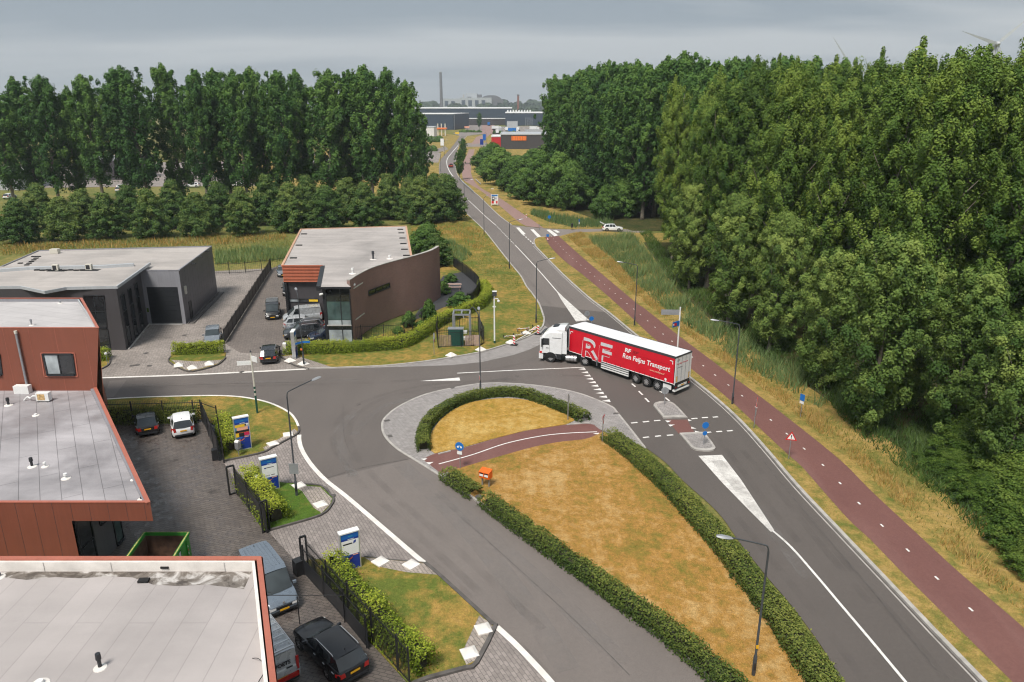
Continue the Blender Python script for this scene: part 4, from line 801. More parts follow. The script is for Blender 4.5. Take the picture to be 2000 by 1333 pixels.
def broadleaf(name, H, Rc, mat, seed, nb=70, per=42, leaf=.24, low=.06, layered=.5, top=.75):
    """rounded crown of drooping layered sprays down to the ground"""
    global rng; rng = np.random.default_rng(seed); cen = []; rad = []; tin = []; limbs = []
    for i in range(nb):
        t = (i+.5)/nb; z0 = H*(low+(.97-low)*t); az_ = i*2.39996+rng.normal()*.35; prof = (1-(max(t-.18, 0)/.84)**1.5)*(.72+.28*min(1, t*4))+.05; L = Rc*prof*(.78+.4*rng.random()); bt = .36+.30*t+rng.normal()*.12
        limbs.append(((0,0,z0*.8), (math.cos(az_)*L*.85, math.sin(az_)*L*.85, z0)))
        for k in range(4):
            s = .45+.6*k/3+rng.normal()*.04; cen.append(np.array([math.cos(az_)*L*s, math.sin(az_)*L*s, z0+(top*.35-layered*.55*s*s)*L*.5])+rng.normal(size=3)*.2*Rc/3); rad.append((.30-.03*k)*Rc*(.7+.5*rng.random())); tin.append(bt+.14*(s-.7))
    C, N_, sz, tt = clumps(np.array(cen), np.array(rad), .62, per, leaf, np.array(tin), .35); C[:,2] = np.maximum(C[:,2], .03)
    return leaf_mesh(name+'_crown', C, N_, sz, tt, mat), trunk_mesh(name+'_trunk', H*.9, H*.016, (.2,.1), limbs[::3])
POP = [poplar('poplar', 30, 2.95+.35*(i % 3), .12+.06*(i % 2), 'leaf_poplar', 20+i, nb=84, per=140, leaf=.125, tall=1.35) for i in range(5)]
POPF = [poplar('row_poplar', 30, 4.7+.5*(i % 2), (.09,.16,.12,.19)[i], 'leaf_poplar_far', 40+i, nb=78, per=62, leaf=.24) for i in range(4)]
YNG = [poplar('young_poplar', 17, 3.7, .05, 'leaf_young', 60+i, nb=76, per=140, leaf=.125, tall=.9) for i in range(2)]
HB = [broadleaf('hornbeam', 9.0, 3.25+.35*i, 'leaf_hornbeam', 70+i, nb=74, per=76, leaf=.165) for i in range(3)]
SH = [broadleaf('shrub', 7, 3.9, 'leaf_shrub', 80+i, layered=.2, top=1.1, per=74, leaf=.18) for i in range(3)]
SHN = [broadleaf('near_shrub', 5, 3.2, 'leaf_thicket', 90+i, nb=90, per=110, layered=.25, top=1., leaf=.10) for i in range(2)]
GRD = [broadleaf('garden_shrub', 1.4, 1.0, 'leaf_shrub', 95+i, nb=40, per=34, leaf=.085, layered=.2) for i in range(2)]
def tree(name, proto, loc, s, label, cat, group=None, sz=None, rot=None):
    o = E(name, loc, label, cat, group, local=True); rz = random.random()*6.28 if rot is None else rot; sc = (s*random.uniform(.94,1.06), s*random.uniform(.94,1.06), s*(sz or 1))
    tl = (random.gauss(0,.022), random.gauss(0,.022), rz); link_mesh('crown', proto[0], o, rot=tl, scale=sc); link_mesh('trunk', proto[1], o, rot=tl, scale=sc); return o
def ordinal(n):
    W = ['first','second','third','fourth','fifth','sixth','seventh','eighth','ninth','tenth','eleventh','twelfth','thirteenth','fourteenth','fifteenth','sixteenth','seventeenth','eighteenth','nineteenth','twentieth']
    if n <= 20: return W[n-1]
    return ['twenty','thirty','forty'][n//10-2]+('-'+W[n % 10-1] if n % 10 else '')
# wood on the right: rows of poplars, front row first
random.seed(11)
FR = smooth([Vector(p) for p in ((52,46,0),(47,54,0),(43.5,61,0),(39.5,70,0),(35.5,81,0),(32.2,93,0),(30.,106,0),(28.6,120,0),(29.,136,0))], 6)
fr = resample(FR, 6.6); k = 0
for p in fr:
    k += 1; tree('poplar_tree', random.choice(POP), (p.x+random.uniform(-.8,.8), p.y+random.uniform(-.8,.8), 0), random.uniform(.90,1.03), f'{ordinal(k)} tall poplar along the wood front, counted from the bottom right corner', 'tree', 'front row of the poplar wood')
rows = 0
for r_ in range(1, 9):
    q = resample([Vector((p.x+6.2*r_, p.y+1.5*r_, 0)) for p in FR], 6.4)
    for p in q:
        if p.x > p.y*.80+12: continue
        tree('poplar_tree', random.choice(POP), (p.x+random.uniform(-1.2,1.2), p.y+random.uniform(-1.2,1.2), 0), random.uniform(.97,1.09), 'tall poplar behind the front row of the wood, seen only as a treetop', 'tree', 'poplars deep in the wood')
# the wood's northern block beyond the clearing
NF = [Vector(p) for p in ((24,176,0),(17,196,0),(11,218,0),(8,240,0))]; fr = resample(NF, 6.5); k = 0
for p in fr:
    k += 1; tree('poplar_tree', random.choice(POPF), (p.x+6+random.uniform(-.8,.8), p.y, 0), random.uniform(1.04,1.16), f'{ordinal(k)} dark poplar of the far block, counted from the clearing with the white car', 'tree', 'far block of the poplar wood')
for r_ in range(1, 7):
    for p in resample([Vector((q.x+6+6.5*r_, q.y+2*r_-4, 0)) for q in NF], 7):
        tree('poplar_tree', random.choice(POPF), (p.x+random.uniform(-1,1), p.y+random.uniform(-1,1), 0), random.uniform(1.08,1.22), 'dark poplar deep inside the far block of the wood', 'tree', 'poplars deep in the far block')
for p in [(45,150),(52,146),(59,152),(50,158),(58,162),(66,158),(44,163),(38,152),(36,162),(40,172)]: tree('poplar_tree', random.choice(POPF), (*p,0), random.uniform(1.04,1.16), 'dark poplar closing the back of the clearing with the white car', 'tree', 'poplars behind the clearing')
# young trees in front of the wood
for (x, y, s, lb) in ((1695,845,.98,'slender young poplar with bare lower trunk nearest the blue cycle sign'),(1848,872,.86,'broad young poplar on the wood edge right of the slender one'),(1600,760,.80,'leaning young poplar left of the slender bare-trunked one'),(1500,690,.9,'young poplar at the wood edge behind the black lamp post'),(1765,800,.8,'young poplar half hidden between two bigger ones at the wood edge'),(1420,640,.95,'young poplar at the wood edge behind the grey arm signpost'),(1345,565,.9,'young poplar at the wood edge beyond the reeds'),(1960,960,.75,'young poplar at the right picture edge above the thicket')):
    p = G(x,y); tree('young_poplar_tree', random.choice(YNG), (p.x,p.y,0), s, lb, 'tree', sz=1.0)
# thickets at the wood's foot
for i, (x, y, s, sz) in enumerate(((2015,1060,.85,.65),(1925,985,.7,.6),(1985,985,1.0,.7),(1860,925,.65,.55),(1905,905,1.0,.75),(2035,1120,.7,.6))):
    p = G(x,y); tree('thicket_bush', SHN[i % 2], (p.x,p.y,0), s, ['dark thicket bush at the right edge beside the cycle path','low thicket bush bulging towards the cycle path near the right edge','large thicket bush at the right picture edge above the others','small thicket bush farthest up along the cycle path','large thicket bush below the broad young poplar','lowest thicket bush at the right edge of the picture'][i], 'bush', 'thicket bushes', sz)
# big shrubs lining the cycle path to the north
sh = [(1205,425,1.05),(1165,430,.85),(1225,405,1.3),(1105,412,.9),(1135,400,1.1),(1075,405,1.0),(1040,402,1.05),(1085,385,1.3),(1010,390,1.1),(985,375,1.1),(1045,375,1.3),(965,362,1.15),(1000,355,1.4),(948,348,1.1),(975,338,1.3),(1030,345,1.6),(940,332,1.15),(1170,395,1.4),(1070,360,1.6),(955,322,1.2)]
for i, (x, y, s) in enumerate(sh):
    p = G(x,y); tree('large_shrub', SH[i % 3], (p.x+2,p.y+1,0), s*1.15*random.uniform(.85,1.15), f'{ordinal(i+1)} big green shrub beside the far cycle path, numbered from the white car outward' if i < 12 else 'big green shrub crowded behind others beside the far cycle path', 'shrub', 'shrubs along the far cycle path' if i < 12 else 'shrubs crowded at the back', random.uniform(1.05,1.45) if y > 358 else random.uniform(.7,.85))
# poplar row on the left
k = 0
for (x, y, ty, w) in ((32,412,188,.9),(78,402,152,1.),(118,410,150,1.),(158,400,178,.8),(206,408,150,.95),(262,404,138,1.05),(296,412,132,1.1),(362,404,126,1.05),(408,412,140,.95),(455,404,136,1.),(486,412,140,.95),(528,404,133,1.05),(566,412,142,.9),(604,404,138,1.),(645,412,138,1.05),(690,404,140,.95),(730,412,131,1.05),(768,404,134,1.),(800,410,160,.8)):
    p = G(x,y); k += 1; hh = HT((x,y), ty)/30; tree('row_poplar_tree', POPF[(k*3) % 4], (p.x,p.y,0), 1.12*w, f'{ordinal(k)} tall poplar from the left in the long row behind the buildings', 'tree', 'poplar row behind the buildings', sz=hh/(1.12*w))
p = G(828,375); tree('open_poplar_tree', POPF[1], (p.x,p.y,0), .62, 'smaller thin poplar at the right end of the left row', 'tree')
# hornbeams in front of the row
hbx = [(-30,470,1.0),(42,474,1.0),(128,470,1.02),(212,466,1.06),(300,464,1.16),(385,462,1.06),(478,459,1.08),(570,452,1.1),(640,448,1.06),(716,446,1.05),(822,436,1.08),(872,432,1.12)]
for i, (x, y, s) in enumerate(hbx):
    p = G(x,y); tree('hornbeam_tree', HB[i % 3], (p.x,p.y,0), s*random.uniform(.9,1.08), f'{ordinal(i+1)} round hornbeam from the left in front of the poplar row', 'tree', 'front row of hornbeams')
for i, (x, y, s) in enumerate(((85,448,1.0),(170,446,1.0),(258,446,1.05),(345,444,1.05),(430,440,1.1),(525,438,1.15),(600,434,1.15),(680,430,1.15),(762,428,1.2),(800,420,.95),(850,408,1.0))):
    p = G(x,y); tree('hornbeam_tree', HB[(i+1) % 3], (p.x,p.y,0), s*random.uniform(.85,1.1), f'{ordinal(i+1)} darker hornbeam from the left, peeping between the front ones', 'tree', 'back row of hornbeams')
# street trees and far trees
for x, y, s, lb in ((898,352,.36,'narrow young street tree between far road and cycle path, nearest one'),(905,322,.38,'second narrow street tree behind the nearest on the far road'),(936,254,.55,'small street tree by the far roundabout')):
    p = G(x,y); tree('street_tree', POPF[3], (p.x,p.y,0), s, lb, 'tree', sz=.98)
p = G(858,520); tree('garden_tree', HB[0], (p.x-.5,p.y,0), .72, 'dark leafy garden tree behind the end of the curved wall', 'tree', sz=.85); p = G(835,500); tree('garden_tree', SH[1], (p.x,p.y,0), .8, 'bright green garden tree over the roof edge of the brick building', 'tree')
for i, (x, y, s, sz) in enumerate(((838,628,1.0,1.9),(800,640,.9,1.5),(898,600,1.5,.9),(880,552,1.0,.9),(866,575,1.0,1.2),(778,652,.7,.8),(822,640,.6,.9))):
    p = G(x,y); tree('garden_shrub', GRD[i % 2], (p.x,p.y,.09), s, ['round clipped shrub on a stem before the curved wall','dense dark shrub left of the round clipped one','flat-topped bright shrub on the slate bed','low box shrub beside the garden bench','upright shrub against the end of the curved wall','small low shrub inside the fence at the curved wall foot','pinkish flowering low shrub between two darker ones'][i], 'shrub', None, sz)
# hedges: leafy skins over a twig core
def hedge(name, px, w, hgt_, label, mat='leaf_hedge', leaf=.062, dens=300, rag=.12, z0=.09, world=None, group=None, smo=True, gapy=0.):
    global rng; rng = np.random.default_rng(abs(hash(label)) % 9973 if False else sum(map(ord, label)))
    path = world or (smooth(GL(px), 5) if smo else GL(px)); pts = resample(path, .12); L = len(pts)*.12; cen = path[len(path)//2]
    tn = offset(pts, 1.); Pn = np.array([p[:2] for p in pts]); Nn = np.array([(b-a)[:2] for a, b in zip(pts, tn)])
    n = int(L*(2*hgt_+w)*dens); i = rng.integers(0, len(pts), n); u = rng.random(n)*(2*hgt_+w)
    wob = .5+.5*np.sin(i*.09+u*1.3)*np.cos(i*.031+.7); side = np.where(u < hgt_, -1, np.where(u > hgt_+w, 1, 0))
    lat = np.where(side == 0, u-hgt_-w/2, side*w/2); z = np.where(u < hgt_, u, np.where(u > hgt_+w, 2*hgt_+w-u, hgt_))
    bul = rag*(wob-.35)+rng.normal(size=n)*rag*.55; lat = lat+np.where(side == 0, rng.normal(size=n)*.03, side*bul); z = z+np.where(side == 0, bul*1.2+np.maximum(0, rng.normal(size=n)-1.2)*rag*.9, 0)
    nk = len(pts)//4+3; ht = np.interp(i/4, np.arange(nk), rng.normal(size=nk)); bt_ = np.interp(i/3+50*side, np.arange(nk*3), rng.normal(size=nk*3)); z = z*(1+ht*(.09 if rag > .13 else .06)); lat = lat+side*bt_*rag*.45
    sh_ = (side == 0) & (rng.random(n) < .05); z = z+sh_*rng.random(n)*rag*1.6
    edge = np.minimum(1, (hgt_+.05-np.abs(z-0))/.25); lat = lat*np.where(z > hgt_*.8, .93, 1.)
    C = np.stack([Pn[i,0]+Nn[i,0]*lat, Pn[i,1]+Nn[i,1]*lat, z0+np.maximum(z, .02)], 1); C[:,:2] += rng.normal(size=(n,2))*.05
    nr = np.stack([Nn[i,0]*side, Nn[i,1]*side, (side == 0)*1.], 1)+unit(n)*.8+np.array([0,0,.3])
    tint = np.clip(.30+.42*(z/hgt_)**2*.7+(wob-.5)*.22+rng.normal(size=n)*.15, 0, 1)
    C -= np.array([cen.x,cen.y,0]); me = leaf_mesh(name+'_leaves', C, nr, leaf*(.7+.7*rng.random(n)), tint, mat, .6)
    o = E(name, (cen.x,cen.y,0), label, 'hedge', group); link_mesh('foliage', me, o)
    m = MB(); m.rail([Vector((p.x,p.y,0)) for p in resample(path, .25)[2:-2]], w*.66, z0, z0+hgt_*.84); m.build('twig_core', 'twigs', o)
    return o
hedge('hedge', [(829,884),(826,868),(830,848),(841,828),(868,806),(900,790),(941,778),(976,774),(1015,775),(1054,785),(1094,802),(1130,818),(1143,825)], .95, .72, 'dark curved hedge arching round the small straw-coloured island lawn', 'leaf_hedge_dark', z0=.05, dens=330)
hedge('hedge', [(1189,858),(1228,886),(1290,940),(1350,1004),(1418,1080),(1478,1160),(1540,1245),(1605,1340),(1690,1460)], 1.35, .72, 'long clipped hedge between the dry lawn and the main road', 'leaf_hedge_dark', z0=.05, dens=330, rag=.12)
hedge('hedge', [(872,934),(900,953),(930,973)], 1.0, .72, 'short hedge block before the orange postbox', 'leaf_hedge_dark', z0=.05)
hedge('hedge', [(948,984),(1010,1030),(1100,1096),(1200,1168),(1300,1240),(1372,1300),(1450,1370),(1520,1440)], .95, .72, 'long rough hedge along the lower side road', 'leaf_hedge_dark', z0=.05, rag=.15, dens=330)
hedge('hedge', [(650,1122),(692,1176),(742,1230),(794,1284),(838,1322)], 1.1, 1.2, 'bright yellow-green hedge behind the black fence beside the dark estate car', rag=.26, dens=280)
hedge('hedge', [(486,946),(505,975),(530,1008),(548,1026)], 1.15, 1.25, 'bright hedge between middle fence and the entrance lawn', rag=.26, dens=330)
hedge('hedge', [(438,836),(446,862),(456,888)], 1.1, 1.05, 'loose bright hedge beside the colourful advertising pillar', rag=.26, dens=280)
hedge('hedge', [(190,829),(240,826),(320,824),(392,823)], .8, 1.3, 'dark hedge behind the two cars parked in the wet yard', 'leaf_hedge_dark', rag=.16, z0=.02)
hedge('hedge', [(340,693),(390,692),(439,690)], .95, 1.1, 'box hedge in the planter before the grey office', rag=.14)
hedge('hedge', [(186,704),(215,702)], 1.3, 1.1, 'small hedge half hidden by the red building corner', rag=.16)
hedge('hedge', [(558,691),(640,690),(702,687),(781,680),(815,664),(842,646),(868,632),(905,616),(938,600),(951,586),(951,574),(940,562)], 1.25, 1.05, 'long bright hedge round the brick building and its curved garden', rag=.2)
# tall grass, reeds, lawns: nobody could count them
def inside(px, world=None):
    P_ = np.array([p[:2] for p in (world or GL(px))]); lo, hi = P_.min(0), P_.max(0); A = abs(.5*np.sum(P_[:,0]*np.roll(P_[:,1],-1)-np.roll(P_[:,0],-1)*P_[:,1]))
    def f(n):
        o = np.empty((0,2))
        while len(o) < n:
            q = lo+(hi-lo)*rng.random((n*2,2)); x, y = q[:,0], q[:,1]; c = np.zeros(len(q), bool); j = len(P_)-1
            for i in range(len(P_)):
                yi, yj, xi, xj = P_[i,1], P_[j,1], P_[i,0], P_[j,0]
                if yi != yj: c ^= ((yi > y) != (yj > y)) & (x < (xj-xi)*(y-yi)/(yj-yi)+xi)
                j = i
            o = np.concatenate([o, q[c]])
        return o[:n]
    return f, A
def patch(x, y, sc, seed): return np.sin(x*sc+seed)*np.cos(y*sc*1.3+seed*2.1)+.6*np.sin(x*sc*2.7-y*sc*1.9+seed)+.35*np.sin(x*sc*6.1+y*sc*5.3)
def blades(name, areas, mat, label_mat=None):
    """areas: (outline, per m2, height, width, tint, lean, patchiness)"""
    Vs, Ts = [], []
    for px, dens, hh, ww, tint, lean, pat in areas:
        f, A = inside(px if not isinstance(px[0], Vector) else None, px if isinstance(px[0], Vector) else None); n = int(A*dens); q = f(n); pv = patch(q[:,0], q[:,1], .45, 1.3)
        keep = rng.random(n) < np.clip(.75+pv*pat, .05, 1); q = q[keep]; pv = pv[keep]; n = len(q)
        H_ = hh*(.55+.6*rng.random(n))*(1+.22*pv); a = rng.random(n)*6.283; w = ww*(.7+.6*rng.random(n)); l = lean*H_*(.3+rng.random(n)); la = rng.random(n)*6.283
        V = np.empty((n,3,3)); V[:,0] = np.stack([q[:,0]-np.cos(a)*w/2, q[:,1]-np.sin(a)*w/2, np.full(n, .05)], 1); V[:,1] = np.stack([q[:,0]+np.cos(a)*w/2, q[:,1]+np.sin(a)*w/2, np.full(n, .05)], 1)
        V[:,2] = np.stack([q[:,0]+np.cos(la)*l, q[:,1]+np.sin(la)*l, .05+H_], 1); Vs.append(V); Ts.append(np.clip(tint+pv*.14+rng.normal(size=n)*.14, 0, 1))
    me = quads(name, np.concatenate(Vs), np.concatenate(Ts), mat); o = link_mesh(name, me); o['kind'] = 'stuff'; return o
rng = np.random.default_rng(5)
REED = [(1150,470),(1235,462),(1268,500),(1330,580),(1400,640),(1490,690),(1580,745),(1620,790),(1600,800),(1520,755),(1440,712),(1395,672),(1340,640),(1290,600),(1245,560),(1200,510),(1160,480)]
blades('reeds', [(REED, 26, 1.45, .085, .55, .6, .5), ([(1620,790),(1700,850),(1800,930),(1960,1080),(2040,1150),(2040,1000),(1800,830),(1650,760)], 30, .8, .07, .35, .6, .3), ([(1035,420),(1075,436),(1120,446),(1200,446),(1200,436),(1100,425),(1040,412)], 20, 1.2, .12, .35, .3, .1), ([(800,470),(880,470),(925,500),(890,520),(860,520),(805,500)], 20, .9, .12, .55, .4, .2), ([(420,518),(560,510),(570,490),(500,485),(420,495)], 18, 1.0, .12, .6, .35, .2)], 'leaf_reed')
DRYB = [(1105,462),(1135,455),(1165,484),(1205,515),(1250,565),(1295,606),(1345,646),(1400,680),(1450,718),(1530,765),(1600,808),(1660,868),(1720,915),(1800,985),(1880,1060),(1960,1130),(2060,1200),(2060,1260),(1970,1180),(1880,1105),(1780,1015),(1690,925),(1600,850),(1500,770),(1400,700),(1320,640),(1230,570),(1160,510)]
blades('tall_dry_grass', [(DRYB, 46, .58, .045, .55, .6, .6), (REED, 3, 1.2, .05, .45, .6, .6), ([(0,500),(0,480),(200,474),(400,466),(560,460),(560,470),(420,480),(200,486)], 6, .8, .12, .45, .4, .3), ([(800,450),(900,440),(935,450),(960,480),(930,490),(880,462),(810,462)], 7, .6, .1, .5, .4, .5)], 'blade_dry')
UNDER = [(1400,650),(1500,700),(1600,765),(1650,830),(1720,890),(1800,950),(1900,1040),(2040,1150),(2060,960),(1850,830),(1700,740),(1560,670),(1440,620)]
blades('undergrowth', [(UNDER, 46, .75, .09, .4, .8, .4), ([(1150,462),(1250,456),(1300,540),(1400,630),(1440,620),(1330,530),(1270,455)], 26, .8, .09, .4, .8, .3)], 'leaf_undergrowth')
blades('mixed_grass', [([(1560,800),(1640,862),(1720,925),(1800,990),(1900,1075),(1900,1040),(1800,950),(1720,890),(1640,820)], 30, .45, .05, .45, .6, .3), (DRYB, 16, .34, .05, .55, .5, .3), ([(0,500),(0,478),(200,470),(560,456),(575,490),(560,512),(420,520),(300,490)], 9, .5, .1, .45, .4, .2), ([(800,500),(805,440),(900,432),(945,455),(1000,520),(1040,580),(980,560),(930,530)], 9, .35, .08, .5, .4, .3)], 'blade_mix')
edge_r = sm(RE[2:]); edge_c = sm(CL)
blades('lawn_grass', [(GL([(841,881),(838,862),(847,840),(868,815),(904,793),(946,783),(987,780),(1026,783),(1067,792),(1106,809),(1122,823),(1026,843),(906,875)]), 60, .075, .03, .7, .7, .1),
    (GL([(906,918),(1039,878),(1145,862),(1190,858),(1290,950),(1410,1088),(1525,1250),(1600,1370),(1500,1380),(1394,1315),(1200,1160),(1000,1016),(932,967)]), 55, .085, .03, .55, .7, .3)], 'blade_dry')
blades('verge_grass', [(edge_r+edge_c, 40, .12, .035, .5, .6, .35), (L1, 45, .10, .03, .35, .6, .3), (GL([(604,1100),(712,1093),(860,1130),(935,1199),(962,1224),(930,1293),(835,1323),(700,1230)]), 70, .10, .03, .4, .6, .3), (GL([(820,702),(932,686),(1037,652),(1058,636),(1060,624),(1042,582),(996,520),(945,460),(930,520),(960,560),(960,610),(860,690)]), 22, .10, .04, .55, .6, .3)], 'blade_mix')
blades('green_lawn_grass', [(DRYB, 6, .42, .05, .45, .6, .7), (edge_r+edge_c, 16, .14, .035, .5, .6, .6), (GL([(529,1034),(627,1005),(648,978),(627,954),(545,946),(480,937)]), 110, .10, .03, .5, .6, .1), (GL([(560,820),(582,838),(515,883),(440,897),(480,850)]), 60, .10, .03, .5, .6, .1), (GL([(604,1098),(712,1093),(740,1112),(700,1180),(680,1180)]), 90, .14, .035, .5, .6, .1)], 'blade_green')
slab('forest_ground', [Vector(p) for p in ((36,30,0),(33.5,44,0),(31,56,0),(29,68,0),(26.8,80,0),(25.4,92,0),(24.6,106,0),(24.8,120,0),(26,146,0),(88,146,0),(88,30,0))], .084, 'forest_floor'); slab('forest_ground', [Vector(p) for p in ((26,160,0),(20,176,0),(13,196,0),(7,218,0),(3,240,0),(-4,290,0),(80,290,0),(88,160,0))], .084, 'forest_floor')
# ---------------------------------------------------------------- vehicles
def wheel(parent, x, y, r, w, side, rim='alu', tyre_name='wheel', spokes=5):
    """tyre with rounded shoulders; rim with spokes is its sub-part"""
    m = MB(); prof = [(-w/2,r*.62),(-w/2,r*.9),(-w*.36,r),(w*.36,r),(w/2,r*.9),(w/2,r*.62)]; n = 20
    vs = []; fs = []
    for k in range(n):
        a = 2*math.pi*k/n
        for py, pr in prof: vs.append((x+math.cos(a)*pr, y+py, r+math.sin(a)*pr))
    q = len(prof)
    for k in range(n):
        for j in range(q-1): fs.append((k*q+j, k*q+j+1, ((k+1)%n)*q+j+1, ((k+1)%n)*q+j))
    m.add(vs, fs); t = m.build(tyre_name, 'rubber', parent, smooth_ang=40)
    m = MB(); yo = y+side*w*.40; m.disc((x,yo,r), (0,side,0), r*.64, 20, 0)
    for k in range(spokes):
        a = 2*math.pi*k/spokes+.3; c, s_ = math.cos(a), math.sin(a); d = Vector((c,0,s_)); p = Vector((-s_,0,c))*r*.09; o = Vector((x,yo+side*.012,r))
        v = [o+d*r*.12+p, o+d*r*.12-p, o+d*r*.6-p*.8, o+d*r*.6+p*.8]; m.poly(v if side < 0 else v[::-1], 1)
    m.disc((x,yo+side*.014,r), (0,side,0), r*.16, 12, 1); m.build('rim', ['dark_paint', rim], t)
    return t
def loft(m, secs, mat=0, cap=True):
    q = len(secs[0]); n = len(secs); vs = [p for s_ in secs for p in s_]; fs = []
    for i in range(n-1):
        for j in range(q-1): fs.append((i*q+j, i*q+j+1, (i+1)*q+j+1, (i+1)*q+j))
    if cap: fs += [tuple(range(q))[::-1], tuple((n-1)*q+j for j in range(q))]
    m.add(vs, fs, mat)
def car(root, L, W, H, paint, lower, cols, kinds, belt, roof_z, tumble=.17, wr=.33, rails=None, wheelbase=None, tail='lamp_red', rim='alu', dark_trim=True, plate=True, rear_plate_z=.72, shelf=.95, tail_h=(.62,.9), name_roof='roof', front_ov=.85, hood_glass=True, tail_w=.3):
    """L long (x forward), lower: stations (x, top z, half width); cols: window columns (x at belt, x at roof); kinds between them"""
    def sec(x, zt, w, zb):
        return [(x,-w*.86,zb),(x,-w*.975,zb+.10),(x,-w,zb+(zt-zb)*.45),(x,-w*.985,zb+(zt-zb)*.78),(x,-w*.93,zt-.02),(x,-w*.80,zt),(x,0,zt+.025),(x,w*.80,zt),(x,w*.93,zt-.02),(x,w*.985,zb+(zt-zb)*.78),(x,w,zb+(zt-zb)*.45),(x,w*.975,zb+.10),(x,w*.86,zb)]
    m = MB(); loft(m, [sec(x,zt,w,zb) for x,zt,w,zb in lower]); 
    wb = W/2*.93; wr_ = W/2-tumble
    bz = lambda x: np.interp(x, [b[0] for b in belt], [b[1] for b in belt]); rz = lambda x: np.interp(x, [b[0] for b in roof_z], [b[1] for b in roof_z])
    wt = lambda x: wr_*np.interp(x, [cols[0][1], cols[0][1]+.5, cols[-1][1]-.4, cols[-1][1]], [.93,1,1,.94])
    pb = lambda i, s_: Vector((cols[i][0], s_*wb*np.interp(cols[i][0], [cols[0][0],cols[0][0]+.6,cols[-1][0]-.6,cols[-1][0]],[.9,1,1,.88]), bz(cols[i][0]))); pr = lambda i, s_: Vector((cols[i][1], s_*wt(cols[i][1]), rz(cols[i][1])-.04))
    wins = []
    for s_ in (-1, 1):
        for i, kd in enumerate(kinds):
            q = [pb(i,s_), pb(i+1,s_), pr(i+1,s_), pr(i,s_)]
            if s_ > 0: q = q[::-1]
            if kd == 'P': m.poly(q)
            else: wins.append(('side_window', q)); 
    nC = len(cols)-1
    # roof skin with crown
    xs = np.linspace(cols[0][1], cols[-1][1], 8); ys = (-1,-.86,-.45,0,.45,.86,1); vs = []
    for x in xs:
        for y in ys: vs.append((x, y*wt(x)*1.01, rz(x)-.045*abs(y)**3))
    m.add(vs, [(i*7+j, (i+1)*7+j, (i+1)*7+j+1, i*7+j+1) for i in range(7) for j in range(6)])
    body = m.build('body', paint, root, smooth_ang=38)
    fb = lambda A, B, C_, D, o: [A, A.lerp(B,.5)+Vector((o,0,0)), B, C_, C_.lerp(D,.5)+Vector((o*.6,0,.035)), D]
    q = [pb(nC,-1), pb(nC,1), pr(nC,1), pr(nC,-1)]; v = fb(*q, .10); g_ = MB(); g_.add(v, [(0,1,4,5),(1,2,3,4)]); g_.build('windscreen', 'glass_screen', root, smooth_ang=60)
    if cols[0][2:] != ('blank',):
        q = [pb(0,1), pb(0,-1), pr(0,-1), pr(0,1)]; v = fb(*q, -.07); g_ = MB(); g_.add(v, [(0,1,4,5),(1,2,3,4)]); g_.build('rear_window', 'glass_car' if hood_glass else paint, root, smooth_ang=60)
    else:
        q = [pb(0,1), pb(0,-1), pr(0,-1), pr(0,1)]; g_ = MB(); g_.poly(q); g_.build('rear_door', paint, root)
    for nm, q in wins: g_ = MB(); g_.poly(q); g_.build(nm, 'glass_car', root)
    wbs = wheelbase or L*.585; xf = L/2-front_ov; xr = xf-wbs
    for x in (xf, xr):
        for s_ in (-1, 1):
            a = MB(); a.disc((x, s_*(W/2+.004), wr), (0,s_,0), wr+.055, 22); a.build('wheel_arch', 'tarmac_black', root); wheel(root, x, s_*(W/2-.075), wr, .2, s_, rim)
    xb, xt = -L/2, L/2; wz = lower[0][2]; wf = lower[-1][2]
    for s_ in (-1, 1):
        g_ = MB(); x = xb+.03; g_.add([(xb-.012,s_*(wz-tail_w),tail_h[0]),(xb-.012,s_*(wz-.02),tail_h[0]),(xb-.012,s_*(wz-.03),tail_h[1]),(xb-.012,s_*(wz-tail_w*.8),tail_h[1]),(xb+.28,s_*(W/2+.006),tail_h[0]+.06),(xb+.26,s_*(W/2+.004),tail_h[1]-.02)], [(0,1,2,3),(1,4,5,2)]); g_.build('tail_light', tail, root)
        zt = lower[-1][1]; g_ = MB(); g_.add([(xt+.010,s_*(wf-.36),zt-.16),(xt+.010,s_*(wf-.02),zt-.18),(xt+.005,s_*(wf-.02),zt-.02),(xt+.005,s_*(wf-.34),zt-.04),(xt-.32,s_*(W/2+.004),zt-.05),(xt-.30,s_*(W/2+.004),zt+.04)], [(0,1,2,3),(1,4,5,2)]); g_.build('headlight', 'lamp_clear', root)
        g_ = MB(); xm = cols[-1][0]-.28; g_.add([], []); g_.obox((xm, s_*(W/2+.07), bz(xm)-.02), .12, .2, .14, -.2*s_); g_.build('mirror', paint if 'black' not in paint else 'dark_paint', root)
        for i in range(len(kinds)):
            if kinds[i] == 'G' and i > 0 and cols[i+1][0]-cols[i][0] > .6: g_ = MB(); g_.obox((cols[i][0]+.12, s_*(W/2+.004), bz(cols[i][0])-.16), .18, .03, .035); g_.build('door_handle', 'alu', root)
    g_ = MB(); g_.box(xb-.03,xb+.1,-wz+.06,wz-.06,.28,.42); g_.build('rear_bumper', 'dark_paint', root)
    g_ = MB(); g_.box(xt-.1,xt+.03,-wf+.08,wf-.08,.24,.36); g_.build('front_bumper', 'dark_paint', root)
    g_ = MB(); g_.box(xt-.02,xt+.014,-wf*.55,wf*.55,lower[-1][1]-.20,lower[-1][1]-.06); g_.build('grille', 'tarmac_black', root)
    if plate:
        for x, z in ((xb-.035, rear_plate_z), (xt+.034, .40)):
            g_ = MB(); g_.box(x-.006,x+.006,-.26,.26,z-.055,z+.055); pl = g_.build('number_plate', 'plate_yellow', root)
